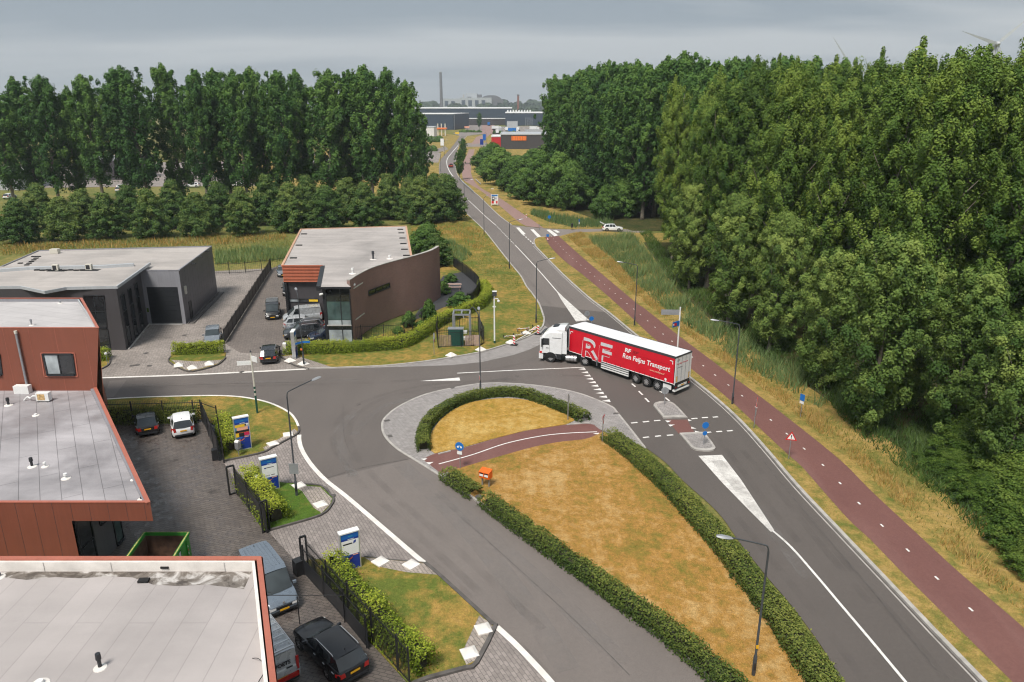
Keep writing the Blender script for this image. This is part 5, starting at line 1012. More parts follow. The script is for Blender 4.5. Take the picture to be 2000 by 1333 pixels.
    if rails:
        for s_ in (-1, 1): g_ = MB(); x0, x1 = rails; g_.ring([(x0,s_*wr_*.93,rz(x0)-.01),(x0+.12,s_*wr_*.93,rz(x0)+.05),(x1-.12,s_*wr_*.93,rz(x1)+.05),(x1,s_*wr_*.93,rz(x1)-.01)], .022, 6); g_.build('roof_rail', 'alu', root)
    g_ = MB(); xa = cols[0][1]+.35; g_.ring([(xa,0,rz(xa)-.01),(xa-.08,0,rz(xa)+.12)], [.025,.008], 6); g_.build('antenna', 'dark_paint', root)
    return body
def estate(root, paint, L=4.75, W=1.82, H=1.47, rails=True, rim='alu'):
    return car(root, L, W, H, paint, [(-L/2,.86,W*.43,.34),(-L/2+.12,.95,W*.475,.24),(-L/2+.6,.97,W/2,.2),(-.3,.96,W/2,.19),(.75,.95,W/2,.19),(1.15,.93,W*.495,.2),(1.7,.86,W*.48,.2),(L/2-.22,.76,W*.46,.22),(L/2,.64,W*.40,.28)],
        [(-L/2+.10,-L/2+.52),(-L/2+.38,-L/2+.70),(-L/2+1.15,-L/2+1.20),(-L/2+1.25,-L/2+1.28),(-.35,-.28),(-.27,-.22),(.58,.20),(1.02,.30)], 'PGPGPGP', [(-3,.95),(1.1,.93)], [(-L/2+.4,H-.05),(-L/2+1.2,H),(-.2,H),(.3,H-.05)], rails=(-L/2+.75,.1) if rails else None, rim=rim)
def hatch(root, paint, L=3.9, W=1.72, H=1.5, rails=False, rim='alu', tail='lamp_red'):
    return car(root, L, W, H, paint, [(-L/2,.85,W*.42,.34),(-L/2+.1,.98,W*.47,.24),(-L/2+.5,.98,W/2,.2),(0,.96,W/2,.19),(.8,.95,W*.5,.19),(1.1,.93,W*.49,.2),(1.5,.87,W*.475,.2),(L/2-.2,.78,W*.45,.22),(L/2,.66,W*.40,.28)],
        [(-L/2+.06,-L/2+.52),(-L/2+.45,-L/2+.74),(-.82,-.74),(-.72,-.68),(-.05,0.),(.03,.05),(.62,.38),(.98,.46)], 'PGPGPGP', [(-3,.97),(1.1,.93)], [(-L/2+.5,H-.09),(-.7,H-.01),(0,H),(.46,H-.05)], tumble=.24, rim=rim, tail=tail, tail_h=(.66,1.02), tail_w=.22)
def coupe(root, paint, L=4.4, W=1.72, H=1.36):
    return car(root, L, W, H, paint, [(-L/2,.84,W*.43,.34),(-L/2+.1,.92,W*.47,.24),(-L/2+.5,.93,W/2,.2),(-.4,.92,W/2,.19),(.7,.90,W/2,.19),(1.1,.88,W*.49,.2),(1.7,.80,W*.475,.2),(L/2-.2,.70,W*.45,.22),(L/2,.60,W*.40,.28)],
        [(-L/2+.32,-L/2+1.15),(-L/2+.85,-L/2+1.28),(-.62,-.55),(-.52,-.48),(.62,.12),(1.0,.22)], 'PGPGP', [(-3,.93),(1.1,.88)], [(-L/2+1.1,H-.05),(-.4,H),(.22,H-.05)])
def suv(root, paint, L=4.55, W=1.85, H=1.66, rails=True):
    return car(root, L, W, H, paint, [(-L/2,.95,W*.43,.40),(-L/2+.12,1.06,W*.475,.28),(-L/2+.5,1.08,W/2,.24),(0,1.07,W/2,.23),(.85,1.06,W/2,.23),(1.2,1.04,W*.495,.24),(1.7,.99,W*.48,.24),(L/2-.2,.90,W*.46,.26),(L/2,.74,W*.41,.32)],
        [(-L/2+.08,-L/2+.46),(-L/2+.42,-L/2+.66),(-L/2+1.05,-L/2+1.10),(-L/2+1.15,-L/2+1.18),(-.30,-.22),(-.22,-.16),(.66,.30),(1.08,.40)], 'PGPGPGP', [(-3,1.06),(1.1,1.03)], [(-L/2+.4,H-.06),(-1,H),(0,H),(.4,H-.06)], wr=.36, rails=(-L/2+.7,.2) if rails else None, rear_plate_z=.8, tail_h=(.78,1.05))
def van(root, paint, L=4.9, W=1.9, H=1.95, rear='blank', rim='galv', ribs=True):
    b = car(root, L, W, H, paint, [(-L/2,1.0,W*.47,.36),(-L/2+.06,1.08,W*.495,.26),(-1,1.08,W/2,.22),(.6,1.08,W/2,.22),(1.25,1.08,W*.495,.22),(1.6,1.06,W*.485,.22),(2.0,.98,W*.475,.24),(L/2-.15,.84,W*.46,.26),(L/2,.66,W*.42,.32)],
        [(-L/2+.02,-L/2+.14,rear),(.28,.32),(.36,.40),(1.2,.78),(1.72,.92)], 'PPGP', [(-3,1.07),(1.7,1.06)], [(-L/2+.1,H-.02),(-1,H),(.5,H),(.92,H-.06)], tumble=.10, wr=.34, rim=rim, rear_plate_z=.62, tail_h=(.75,1.2), tail_w=.14, front_ov=.88)
    if ribs:
        for i in range(-3, 4): g_ = MB(); g_.box(-L/2+.3,.5,i*.2-.02,i*.2+.02,H-.01,H+.012); g_.build('roof_rib', paint, root)
    return b
def place_by(front_px, rear_px, zf=0., zr=0., L=None, anchor='rear'):
    """ground position and heading from two photographed points on the car's axis"""
    f, r = G(*front_px, zf), G(*rear_px, zr); d = Vector((f.x-r.x, f.y-r.y, 0)).normalized(); yaw = math.atan2(d.y, d.x)
    c = (Vector((r.x,r.y,0))+d*L/2) if anchor == 'rear' else (Vector((f.x,f.y,0))-d*L/2) if anchor == 'front' else Vector(((f.x+r.x)/2,(f.y+r.y)/2,0))
    return c, yaw
def V(name, c, yaw, label, group=None, cat='car', z=.012): return E(name, (c.x,c.y,z), label, cat, group, yaw, local=True)
# dark estate in the wet yard (located by its two near-side wheels)
fw, rw = G(589,1271), G(644,1330); d = (fw-rw).normalized(); nrm = Vector((d.y,-d.x,0)); mid = (fw+rw)/2+nrm*.86-d*.0; yaw = math.atan2(d.y, d.x)
o = V('parked_car', mid, yaw, 'black estate car with silver roof rails beside the lower black fence', z=.018); estate(o, 'paint_black', L=4.8, W=1.84)
# blue grey van
c, yaw = place_by((556,1206), (500,1085), 0, 1.95, 4.95, 'front'); e1, e2 = G(526,1073,1.95), G(563,1121,1.95); d = (e2-e1).normalized(); yaw = math.atan2(d.y, d.x); f = (G(524,1208)+G(590,1195))/2; c = f-d*2.45
o = V('parked_van', c, yaw, 'blue-grey panel van parked nose towards us in the wet yard', cat='van', z=.018); van(o, 'paint_bluegrey', L=4.9, W=1.9, H=1.95)
m = MB(); m.disc((2.468,0,.80),(1,0,0),.075,14,0,.01); m.build('badge', 'alu', o)
for s_ in (-.35,.3): m = MB(); m.ring([(1.72,s_,1.12),(1.45,s_-.45,1.32)], .015, 5); m.build('wiper', 'rubber', o)
# silver van with ladder rack, rear to us
e1, e2 = G(528,1213,2.1), G(566,1263,2.1); d = (e1-e2).normalized(); yaw = math.atan2(d.y, d.x); rr = Vector((e2.x,e2.y,0)); c = rr+Vector((-d.y,d.x,0))*.55+d*2.35
o = V('parked_van', c, yaw, 'silver van with roof rack and red rear bumper at the workshop corner', cat='van', z=.018); van(o, 'paint_silver', L=4.9, W=1.9, H=1.93, ribs=False)
for i in range(6): x = -2.25+i*.5; m = MB(); m.box(x-.03,x+.03,-.76,.76,2.0,2.05); m.build('rack_bar', 'alu', o)
for s_ in (-1,1): m = MB(); m.ring([(-2.35,s_*.76,2.04),(.55,s_*.76,2.04)], .03, 6); m.build('rack_rail', 'alu', o)
m = MB(); m.box(-2.5,-2.46,-.82,.82,.40,.66); m.build('red_bumper', 'lamp_red', o)
for s_ in (-1,1): m = MB(); m.box(-2.46,-2.43,s_*.80-.07,s_*.80+.07,.9,1.5); m.build('tail_cluster', 'lamp_red', o)
text('ERVOETS', .27, 'letter_dark', o, frame((-2.453,.63,1.25), (0,-1,0), (.09,0,1)), bold=.01)
m = MB(); m.box(-2.475,-2.45,-.55,-.25,1.02,1.08); m.build('door_handle', 'dark_paint', o)
# two cars with their tails to us
o = V('parked_car', *place_by((283,800),(291,853), .0, 0, 4.4, 'rear'), 'black coupe parked by the dark hedge in the wet yard'); o.rotation_euler.z = R(118); p = G(291,854); o.location = (p.x+math.cos(R(118))*2.15, p.y+math.sin(R(118))*2.15, .018); coupe(o, 'paint_black', L=4.4, W=1.78)
p = G(360.5,857); o = V('parked_car', p, R(116), 'white hatchback parked beside the black coupe in the wet yard'); o.location = (p.x+math.cos(R(116))*1.95, p.y+math.sin(R(116))*1.95, .018); hatch(o, 'paint_white', L=4.0, W=1.8)
# office and workshop yard
p = G(404,676); o = V('parked_car', p, R(-72), 'grey car nosed up behind the planter hedge before the grey office'); o.location = (p.x, p.y+2.0, 0); estate(o, 'paint_steel', L=4.5, W=1.8, H=1.5, rails=False)
p = G(525,713); o = V('parked_car', p, R(103), 'black estate car waiting at the yard exit by the road'); o.location = (p.x+math.cos(R(103))*2.3, p.y+math.sin(R(103))*2.3, .01); estate(o, 'paint_black', L=4.6, W=1.84, H=1.5)
p = G(533,626); o = V('parked_van', p, R(-74), 'dark small van with roof rack driving out along the brick building', cat='van'); o.location = (p.x-math.cos(R(-74))*2.2, p.y-math.sin(R(-74))*2.2, .01); van(o, 'paint_black', L=4.5, W=1.8, H=1.85, ribs=False)
for i in range(5): m = MB(); x = -1.9+i*.45; m.box(x-.06,x+.06,-.72,.72,1.9,1.95); m.build('rack_bar', 'alu', o)
p = G(551,580); o = V('parked_car', p, R(-74), 'black car half hidden behind the louvred corner of the brick building'); o.location = (p.x+.5, p.y+2., .01); suv(o, 'paint_black')
p = G(541,543); o = V('parked_car', p, R(-72), 'grey car farthest back beside the brick building'); o.location = (p.x+.4, p.y+2., .01); hatch(o, 'paint_steel', L=4.1, W=1.78, H=1.5)
rowc = [((562,664),(636,655), suv, 'paint_darkgrey', 'dark grey car nearest the fence in the row facing left', 4.5), ((566,652),(640,645), estate, 'paint_grey', 'grey estate car second in the row before the loading bay', 4.6), ((632,640),(566,644), estate, 'paint_silver', 'silver estate car with its red tail light to the left, in the row', 4.6), ((563,632),(632,626), None, 'paint_silver', 'pale silver panel van farthest in the row before the loading bay', 4.8)]
for fp, rp_, fn, pt, lb, L in rowc:
    f, r = G(*fp), G(*rp_); d = (f-r); d.z = 0; d.normalize(); c = (f+r)/2+Vector((-.5,.35,0)); o = V('parked_van' if fn is None else 'parked_car', c, math.atan2(d.y,d.x), lb, cat='van' if fn is None else 'car')
    if fn: fn(o, pt, L=L)
    else: van(o, pt, L=L, ribs=False)
f, r = G(598,668), G(654,659); d = (f-r); d.z = 0; d.normalize(); c = (f+r)/2+Vector((.7,.25,0)); o = V('parked_car', c, math.atan2(d.y,d.x), 'navy car behind the bars of the fence at the curved wall'); estate(o, 'paint_navy', L=4.2, W=1.78, H=1.45)
# white car with raised tailgate in the clearing, red car far up the road
p = G(1196,452); o = V('parked_car', p, R(-4), 'white car with its tailgate raised in the clearing by the wood', z=.1); hatch(o, 'paint_white', L=4.35, W=1.8, H=1.5)
m = MB(); m.add([(-1.75,-.72,1.46),(-1.75,.72,1.46),(-2.75,.66,1.95),(-2.75,-.66,1.95),(-1.75,-.72,1.40),(-1.75,.72,1.40),(-2.75,.66,1.89),(-2.75,-.66,1.89)], [(0,1,2,3),(7,6,5,4),(3,2,6,7),(0,3,7,4),(1,5,6,2)]); m.build('tailgate', 'paint_white', o)
p = G(880.5,327); o = V('driving_car', p, R(100), 'red car driving away up the far road', z=.02); hatch(o, 'paint_red', L=4.2, W=1.8, H=1.55)
# ---------------------------------------------------------------- articulated truck
tf = G(1112,637,4.0); tr = G(1321,697,4.0); td = (tr-tf); td.z = 0; td.normalize(); tn = Vector((-td.y,td.x,0))       # td: towards the tail; tn: away from us
TL, TW, THT = 13.6, 2.55, 4.0
to = Vector((tr.x,tr.y,0))-td*TL
root = E('articulated_truck', (to.x,to.y,.005), 'white cab truck with long red curtain-sided trailer turning out of the side road', 'truck', yaw=math.atan2(td.y,td.x), local=True)
# trailer space: x from headboard (0) to tail (TL), y 0 = near side, TW = far side
m = MB(); m.box(0,TL,.03,TW-.03,1.12,1.30); bed_ = m.build('trailer_floor', 'dark_paint', root)
def curtain(y, nn):
    n = 54; vs = []
    for i in range(n+1):
        x = .08+(TL-.2)*i/n
        for z in (1.22, 1.9, 2.6, 3.2, 3.78):
            b_ = .012*math.sin(i*.9)*(1 if z < 3.7 else 0)+.012*math.sin(z*3)*(.5+.5*math.sin(i*.37)); vs.append((x, y+nn*(b_+.02), z))
    return MB().add(vs, [((i*5+j),(i+1)*5+j,(i+1)*5+j+1,i*5+j+1) if nn < 0 else (i*5+j,i*5+j+1,(i+1)*5+j+1,(i+1)*5+j) for i in range(n) for j in range(4)])
cur = curtain(0, -1).build('curtain', 'curtain_red', root, smooth_ang=60); curtain(TW, 1).build('curtain', 'curtain_red', root, smooth_ang=60)
m = MB(); m.box(0,.1,.02,TW-.02,1.12,3.9); m.build('headboard', 'white_metal', root)
m = MB(); nx = 28; vs = [(TL*i/nx, y, 3.99+.025*math.sin(i*1.7)*(y not in (.05,TW-.05))-(.03 if y in (.05,TW-.05) else 0)) for i in range(nx+1) for y in (.05,.6,1.27,1.95,TW-.05)]
m.add(vs, [(i*5+j,(i+1)*5+j,(i+1)*5+j+1,i*5+j+1) for i in range(nx) for j in range(4)]); m.build('trailer_roof', 'trailer_roof', root, smooth_ang=60)
for y in (-.035, TW-.045): m = MB(); m.box(0,TL,y,y+.08,3.76,3.97); m.build('top_rail', 'lamp_grey', root)
m = MB(); m.box(TL-.04,TL+.03,-.03,TW+.03,3.84,3.98); m.build('rear_top_rail', 'lamp_grey', root)
m = MB(); m.box(.05,TL-.05,-.045,-.015,1.19,1.25); m.build('bottom_stripe', 'letter_white', root)
for i in range(22): x = .5+i*.6; m = MB(); m.box(x-.015,x+.015,-.05,-.03,1.1,1.42); m.build('curtain_strap', 'dark_paint', root)
for y0, y1 in ((.04,1.265),(1.285,TW-.04)):
    m = MB(); m.box(TL-.02,TL+.012,y0,y1,1.3,3.82); dd = m.build('rear_door', 'white_metal', root)
    for yy in (y0+.3,y1-.3): q = MB(); q.ring([(TL+.03,yy,1.32),(TL+.03,yy,3.8)], .016, 6); q.build('lock_rod', 'galv', dd)
for y in (.02,TW-.02): m = MB(); m.box(TL-.05,TL+.02,y-.03,y+.03,1.1,3.84); m.build('corner_post', 'white_metal', root)
for y in (.32,TW-.28): m = MB(); m.box(TL+.015,TL+.022,y-.1,y+.1,1.36,1.95); m.build('warning_plate', 'plate_yellow', root)
m = MB(); m.box(TL-.25,TL+.06,.1,TW-.1,.42,.56); m.build('rear_underrun_bar', 'white_metal', root)
m = MB(); m.box(TL-.05,TL+.03,.55,TW-.55,.78,1.0); m.build('plate_holder', 'sign_white', root)
m = MB(); m.box(TL+.032,TL+.04,1.02,1.55,.83,.95); m.build('number_plate', 'plate_yellow', root)
m = MB(); m.box(TL-.12,TL+.01,.06,TW-.06,.7,1.12); m.build('tail_beam', 'dark_paint', root)
for y in (.2,TW-.2):
    m = MB(); m.box(TL-.02,TL+.05,y-.17,y+.17,.72,.98); m.build('light_carrier', 'dark_paint', root)
    m = MB(); m.disc((TL+.055,y-.07,.85),(1,0,0),.075,12); m.disc((TL+.055,y+.08,.85),(1,0,0),.06,12); m.build('tail_light', 'lamp_red', root)
for x in (9.0,10.31,11.62):
    m = MB(); m.ring([(x,.2,.52),(x,TW-.2,.52)], .09, 8); m.build('axle', 'dark_paint', root)
    for y, s_ in ((.22,-1),(TW-.22,1)): wheel(root, x, y, .52, .38, s_, 'alu', spokes=10)
    m = MB(); m.box(x-.5,x+.5,.05,.42,1.08,1.12); m.build('mudguard', 'tarmac_black', root)
for y in (.55,TW-.55): m = MB(); m.box(.6,TL-.2,y-.07,y+.07,.95,1.14); m.build('chassis_beam', 'dark_paint', root)
for k, z in enumerate((.45,.68,.91)):
    m = MB(); m.box(4.5,8.1,.05,.08,z,z+.13); m.build('side_guard', 'white_metal', root)
m = MB(); m.box(4.5,8.1,.09,.5,.5,1.0); m.build('pallet_box', 'dark_paint', root)
m = MB(); m.box(12.25,13.2,.10,.14,.5,.95); m.build('spray_flap', 'white_metal', root)
for x in (3.6,): 
    for y in (.5,TW-.5): m = MB(); m.box(x-.08,x+.08,y-.08,y+.08,.35,1.1); m.build('landing_leg', 'galv', root)
# lettering on the near curtain (x runs to the tail, read from outside)
def sidetext(s, x, z, size, mat, **k): return text(s, size, mat, root, frame((x,-.046,z), (1,0,0), (0,0,1)), **k)
def bigtext(s, x, z, size, mat, sx, y, **k): return text(s, size, mat, root, frame((x,y,z), (1,0,0), (0,0,1)) @ Matrix.Diagonal((sx,1,1,1)), **k)
bigtext('RF', 1.75, 1.36, 2.72, 'letter_silver', 1.42, -.046, shear=.06, bold=.05, extr=.002); bigtext('RF', 1.60, 1.04, 2.66, 'letter_silver', 1.42, -.046, shear=.06, bold=.03, extr=.0015); bigtext('RF', 1.66, 1.10, 2.62, 'curtain_red', 1.42, -.050, shear=.06, bold=.022, extr=.003)
bigtext('RF', 7.55, 3.02, .56, 'letter_white', 1.25, -.046, bold=.022, shear=.1); bigtext('RF', 8.5, 3.08, .42, 'letter_maroon', 1.5, -.046, shear=.3, bold=.01)
bigtext('Ron Feijns Transport', 7.3, 2.34, .70, 'letter_white', .93, -.046, shear=.15, bold=.016, spacing=1.02)
bigtext('www.ronfeijns.nl', 10.7, 1.85, .25, 'sign_salmon', 1., -.046, shear=.15, bold=.006)
m = MB(); m.box(7.9,12.9,-.050,-.046,2.98,3.0); m.build('rule_line', 'letter_maroon', root)
for x, s_ in ((.25,1),(13.1,-1)): m = MB(); m.box(x-.02+(0 if s_ > 0 else -.02),x+.36*s_ if s_ > 0 else x+.22,-.05,-.045,3.42,3.5) if s_ > 0 else m.box(x-.15,x+.22,-.05,-.045,3.42,3.5); m.box(x-.02 if s_ > 0 else x+.14,x+.06 if s_ > 0 else x+.22,-.05,-.045,3.15,3.5); m.build('corner_mark', 'letter_white', root)
m = MB(); m.disc((12.6,-.048,1.45),(0,-1,0),.14,12); m.build('corner_mark', 'letter_white', root)
rt = lambda s, y, z, size, mat, **k: text(s, size, mat, root, frame((TL+.016,y,z), (0,1,0), (0,0,1)), **k)
rt('Ron Feijns Transport', .2, 3.1, .22, 'letter_red', shear=.15, spacing=.95); rt('RF', .22, 3.4, .3, 'letter_dark', shear=.1); rt('www.ronfeijns.nl', .25, 2.75, .13, 'letter_dark')
# tractor: own heading, hitched at x=1.6 of the trailer
fwp, dwp = G(1082,711), G(1152,718); cd = (fwp-dwp); cd.z = 0; cd.normalize(); ang = math.atan2(cd.y,cd.x)-math.atan2(td.y,td.x)
king = Vector((1.55, TW/2, 0)); Rm = Matrix.Translation(king) @ Matrix.Rotation(ang, 4, 'Z')   # tractor space: x forward, drive axle near 0
def tb(mb, name, mat, parent=root, **k):
    mb.v = [tuple(Rm @ Vector(v)) for v in mb.v]; return mb.build(name, mat, parent, **k)
x0c, x1c = 2.55, 4.95; hw = 1.25
m = MB(); m.box(-1.0,4.4,-.42,-.3,.75,1.0); m.box(-1.0,4.4,.3,.42,.75,1.0); m.box(-.9,2.3,-.4,.4,.7,.85); tb(m, 'tractor_chassis', 'dark_paint')
def cabsec(x, zt, w, zb=1.05): return [(x,-w,zb),(x,-w,1.9),(x,-w*.985,2.75),(x,-w*.95,zt-.25),(x,-w*.80,zt-.03),(x,0,zt),(x,w*.80,zt-.03),(x,w*.95,zt-.25),(x,w*.985,2.75),(x,w,1.9),(x,w,zb)]
m = MB(); loft(m, [cabsec(x0c,3.55,hw*.98),cabsec(x0c+.1,3.62,hw),cabsec(3.6,3.62,hw),cabsec(4.1,3.5,hw),cabsec(4.5,3.25,hw*.99),cabsec(4.78,2.95,hw*.97,.9),cabsec(x1c,2.6,hw*.93,.9)]); cab = tb(m, 'cab', 'paint_white', smooth_ang=35)
# windscreen, side windows
m = MB(); m.add([(4.97,-1.12,1.95),(4.97,1.12,1.95),(4.74,1.06,2.98),(4.74,-1.06,2.98),(5.0,0,1.95),(4.79,0,3.0)], [(0,4,5,3),(4,1,2,5)]); tb(m, 'windscreen', 'glass_screen', smooth_ang=60)
for s_ in (-1,1):
    m = MB(); y = s_*(hw+.006); q = [(3.92,y,1.98),(4.72,y*.985,1.9),(4.62,y*.975,2.68),(3.95,y*.985,2.7)]; m.poly(q if s_ < 0 else q[::-1]); tb(m, 'side_window', 'glass_car')
    m = MB(); m.box(4.62,4.74,s_*(hw+.12)-.09,s_*(hw+.12)+.09,1.75,2.65); tb(m, 'mirror', 'dark_paint')
    m = MB(); m.box(3.88,3.9,s_*hw-.012*(s_ < 0),s_*hw+.012,1.1,2.72); m.box(2.62,3.6,s_*(hw+.004)-.004,s_*(hw+.004)+.004,2.78,2.82); tb(m, 'door_seam', 'lamp_grey')
    m = MB(); m.box(3.98,4.25,s_*(hw+.01)-.02,s_*(hw+.01)+.02,1.60,1.66); tb(m, 'door_handle', 'dark_paint')
    m = MB(); m.add([(2.0,s_*1.22,1.1),(2.5,s_*1.24,1.1),(2.5,s_*1.22,3.7),(2.05,s_*1.18,3.6)], [(0,1,2,3)]); tb(m, 'side_fairing', 'paint_white')
    m = MB(); m.ring([(2.1,s_*.93,.62),(.95,s_*.93,.62)], .32, 16); tb(m, 'fuel_tank', 'alu', smooth_ang=40)
    for xx in (1.25,1.6): m = MB(); m.ring([(xx,s_*.93,.62),(xx+.05,s_*.93,.62)], .33, 16); tb(m, 'tank_strap', 'dark_paint')
    m = MB(); m.box(4.86,5.04,s_*1.0-.2,s_*1.0+.2,.86,1.1); tb(m, 'headlight', 'lamp_clear')
    m = MB(); m.box(4.7,4.98,s_*1.23-.02,s_*1.23+.03,1.0,1.2); tb(m, 'side_lamp', 'lamp_red' if s_ > 0 else 'lamp_amber')
    n = 9; m = MB(); xs_ = 3.75
    pts = [Vector((xs_+math.cos(math.pi*k/(n-1))*.66, 0, .55+math.sin(math.pi*k/(n-1))*.64)) for k in range(n)]
    m.add([(p.x,s_*1.2+s_*.055,p.z) for p in pts]+[(p.x,s_*.8,p.z) for p in pts], [(i,i+1,n+i+1,n+i) for i in range(n-1)]); tb(m, 'wheel_arch', 'paint_white')
    m = MB(); m.poly([(p.x*1.0,s_*1.252,p.z) for p in pts]); tb(m, 'arch_shadow', 'tarmac_black')
for x, dual in ((3.75,0),(0.,1)):
    for s_ in (-1,1):
        b0 = len(bpy.data.objects); t = wheel(root, 0, 0, .52, .34 if not dual else .6, s_, 'alu', spokes=10)
        for ob in (t, *t.children): ob.data.transform(Rm @ Matrix.Translation((x, s_*(1.06 if not dual else .95), 0)))
m = MB(); m.box(4.6,5.05,-1.22,1.22,.36,.9); tb(m, 'front_bumper', 'paint_white')
m = MB(); m.box(4.96,5.02,-.85,.85,1.15,1.8); tb(m, 'grille', 'dark_paint')
for z in (1.2,1.35,1.5,1.65): m = MB(); m.box(5.02,5.035,-.82,.82,z,z+.07); tb(m, 'grille_bar', 'paint_white')
m = MB(); m.box(5.05,5.06,-.26,.26,.5,.61); tb(m, 'number_plate', 'plate_yellow')
m = MB(); m.add([(4.55,-1.1,3.22),(4.55,1.1,3.22),(5.02,1.05,3.02),(5.02,-1.05,3.02)], [(0,1,2,3),(3,2,1,0)]); tb(m, 'sun_visor', 'glass_dark')
for i in range(6): m = MB(); m.box(3.4+i*.2,3.46+i*.2,-hw*.96,-hw*.93,3.05,3.25); tb(m, 'roof_mark', 'letter_maroon')
# roof spoiler rising to trailer height
m = MB(); loft(m, [[(x,-w,z0),(x,-w*.97,zt-.2),(x,-w*.75,zt),(x,w*.75,zt),(x,w*.97,zt-.2),(x,w,z0)] for x, zt, w, z0 in ((2.3,3.98,1.12,3.4),(2.9,3.92,1.12,3.4),(3.5,3.78,1.08,3.4),(4.1,3.56,1.0,3.3))]); tb(m, 'roof_spoiler', 'paint_white', smooth_ang=40)
m = MB(); m.box(3.0,3.7,-.5,.5,3.80,3.87); tb(m, 'roof_hatch', 'dark_paint')
m = MB(); m.box(2.42,2.56,-1.1,1.1,1.1,3.4); tb(m, 'cab_back', 'dark_paint')
m = MB(); m.box(-.8,.8,-1.22,-.62,1.08,1.13); m.box(-.8,.8,.62,1.22,1.08,1.13); tb(m, 'rear_mudguard', 'tarmac_black')
for y in (-1.12,1.12): m = MB(); m.box(2.6,3.1,y-.12,y+.12,.45,1.05); tb(m, 'side_skirt', 'dark_paint')
# open-top green skip container
q = [G(283,1043,2.1), G(367,1043,2.1), G(340,1085,2.1), G(255,1085,2.1)]; cw_ = (q[1]-q[0]).normalized(); cl_ = ((q[3]-q[0])+(q[2]-q[1])).normalized(); cl_ = (cl_-cw_*cl_.dot(cw_)*.0).normalized()
o0 = Vector((q[0].x,q[0].y,0)); Wc = (q[1]-q[0]).length; Lc = 5.6
sk = E('skip_container', (o0.x,o0.y,.018), 'open green waste container with rusty inside beside the red office', 'container')
P3 = lambda a, b, z: Vector((o0.x,o0.y,z))+cw_*a+cl_*b
def panel(a0,b0,a1,b1,th,name,mi='skip_rust',mo='skip_green'):
    A_, B_ = P3(a0,b0,0), P3(a1,b1,0); m = MB(); m.rail([A_,B_], th, .02, 2.1); return m.build(name, mo, sk)
panel(0,0,Wc,0,.08,'end_panel'); panel(Wc,0,Wc,Lc,.08,'side_panel'); panel(0,0,0,Lc,.08,'side_panel'); panel(0,Lc,Wc,Lc,.08,'end_panel')
m = MB(); m.poly([P3(.05,.05,.2),P3(Wc-.05,.05,.2),P3(Wc-.05,Lc-.05,.2),P3(.05,Lc-.05,.2)]); m.build('floor', 'skip_rust', sk)
for a0,b0,a1,b1 in ((.05,.05,Wc-.05,.05),(.05,.05,.05,Lc-.05),(Wc-.05,.05,Wc-.05,Lc-.05)):
    m = MB(); A_, B_ = P3(a0,b0,.2), P3(a1,b1,.2); m.add([A_,B_,B_+Vector((0,0,1.8)),A_+Vector((0,0,1.8))], [(0,1,2,3)]); m.build('rusty_lining', 'skip_rust', sk)
m = MB(); m.rail([P3(-.03,Lc,0),P3(-.03,-.03,0),P3(Wc+.03,-.03,0),P3(Wc+.03,Lc,0)], .15, 2.06, 2.2); m.build('rim', 'skip_green', sk)
m = MB(); m.rail([P3(-.03,Lc,0),P3(-.03,-.03,0),P3(Wc+.03,-.03,0),P3(Wc+.03,Lc,0)], .06, 2.2, 2.206); m.build('rim_rust', 'rust_rim', sk)
for i in range(6): m = MB(); m.rail([P3(Wc+.07,.5+i*.9,0),P3(Wc+.07,.62+i*.9,0)], .08, .1, 2.05); m.build('stiffener', 'skip_green', sk)
m = MB(); m.rail([P3(Wc+.05,1.3,0),P3(Wc+.05,1.75,0)], .03, 1.1, 1.9); m.build('white_notice', 'sign_white', sk)
for i in range(5): m = MB(); m.rail([P3(Wc+.13,.55,0),P3(Wc+.13,.6,0)], .02, .6+i*.24, .72+i*.24); m.build('hazard_mark', 'sign_red' if i % 2 else 'sign_white', sk)
# ---------------------------------------------------------------- street lamps
def lamp(base_px, h_, toward, label, arm=1.7, z=.08, base=None):
    b = base or G(*base_px); o = E('street_lamp', (b.x,b.y,z), label, 'street lamp', 'street lamps', local=True)
    m = MB(); m.ring([(0,0,0),(0,0,1.1),(0,0,1.16),(0,0,h_-.35)], [.095,.095,.062,.05], 10); m.build('pole', 'lamp_grey', o, smooth_ang=40)
    d = Vector((toward[0],toward[1],0)).normalized(); p = [Vector((0,0,h_-.36)), Vector((0,0,h_-.12))+d*.06, Vector((0,0,h_))+d*.3, Vector((0,0,h_+.28))+d*arm]
    m = MB(); m.ring(smooth(p, 4), .038, 8); m.build('arm', 'lamp_grey', o, smooth_ang=60)
    c = p[-1]+d*.32; s_ = Vector((-d.y,d.x,0)); m = MB(); u = Vector((0,0,1)); t_ = d+u*.12
    secs = []
    for k, w, hh in ((-.38,.05,.04),(-.2,.12,.07),(.15,.15,.08),(.38,.08,.04)):
        q = c+t_*k; secs.append([q-s_*w, q-s_*w*.6+u*hh, q+s_*w*.6+u*hh, q+s_*w, q+s_*w*.6-u*.03, q-s_*w*.6-u*.03, q-s_*w])
    loft(m, secs); hd = m.build('lamp_head', 'sign_back', o, smooth_ang=50)
    m = MB(); m.poly([c+t_*.3-s_*.07-u*.036, c+t_*.3+s_*.07-u*.036, c-t_*.2+s_*.09-u*.036, c-t_*.2-s_*.09-u*.036]); m.build('lens', 'lamp_clear', hd)
    m = MB(); m.box(-.06,.06,-.102,-.096,.35,.75); m.build('access_hatch', 'dark_paint', o)
    return o
def dirpx(a, b, z): p, q = G(*a, z), G(*b, z); return (q.x-p.x, q.y-p.y)
L1_ = lamp((580,970), 7.9, dirpx((565,765),(615,750),8), 'street lamp with small grey notice board by the entrance drive', 2.0, .1)
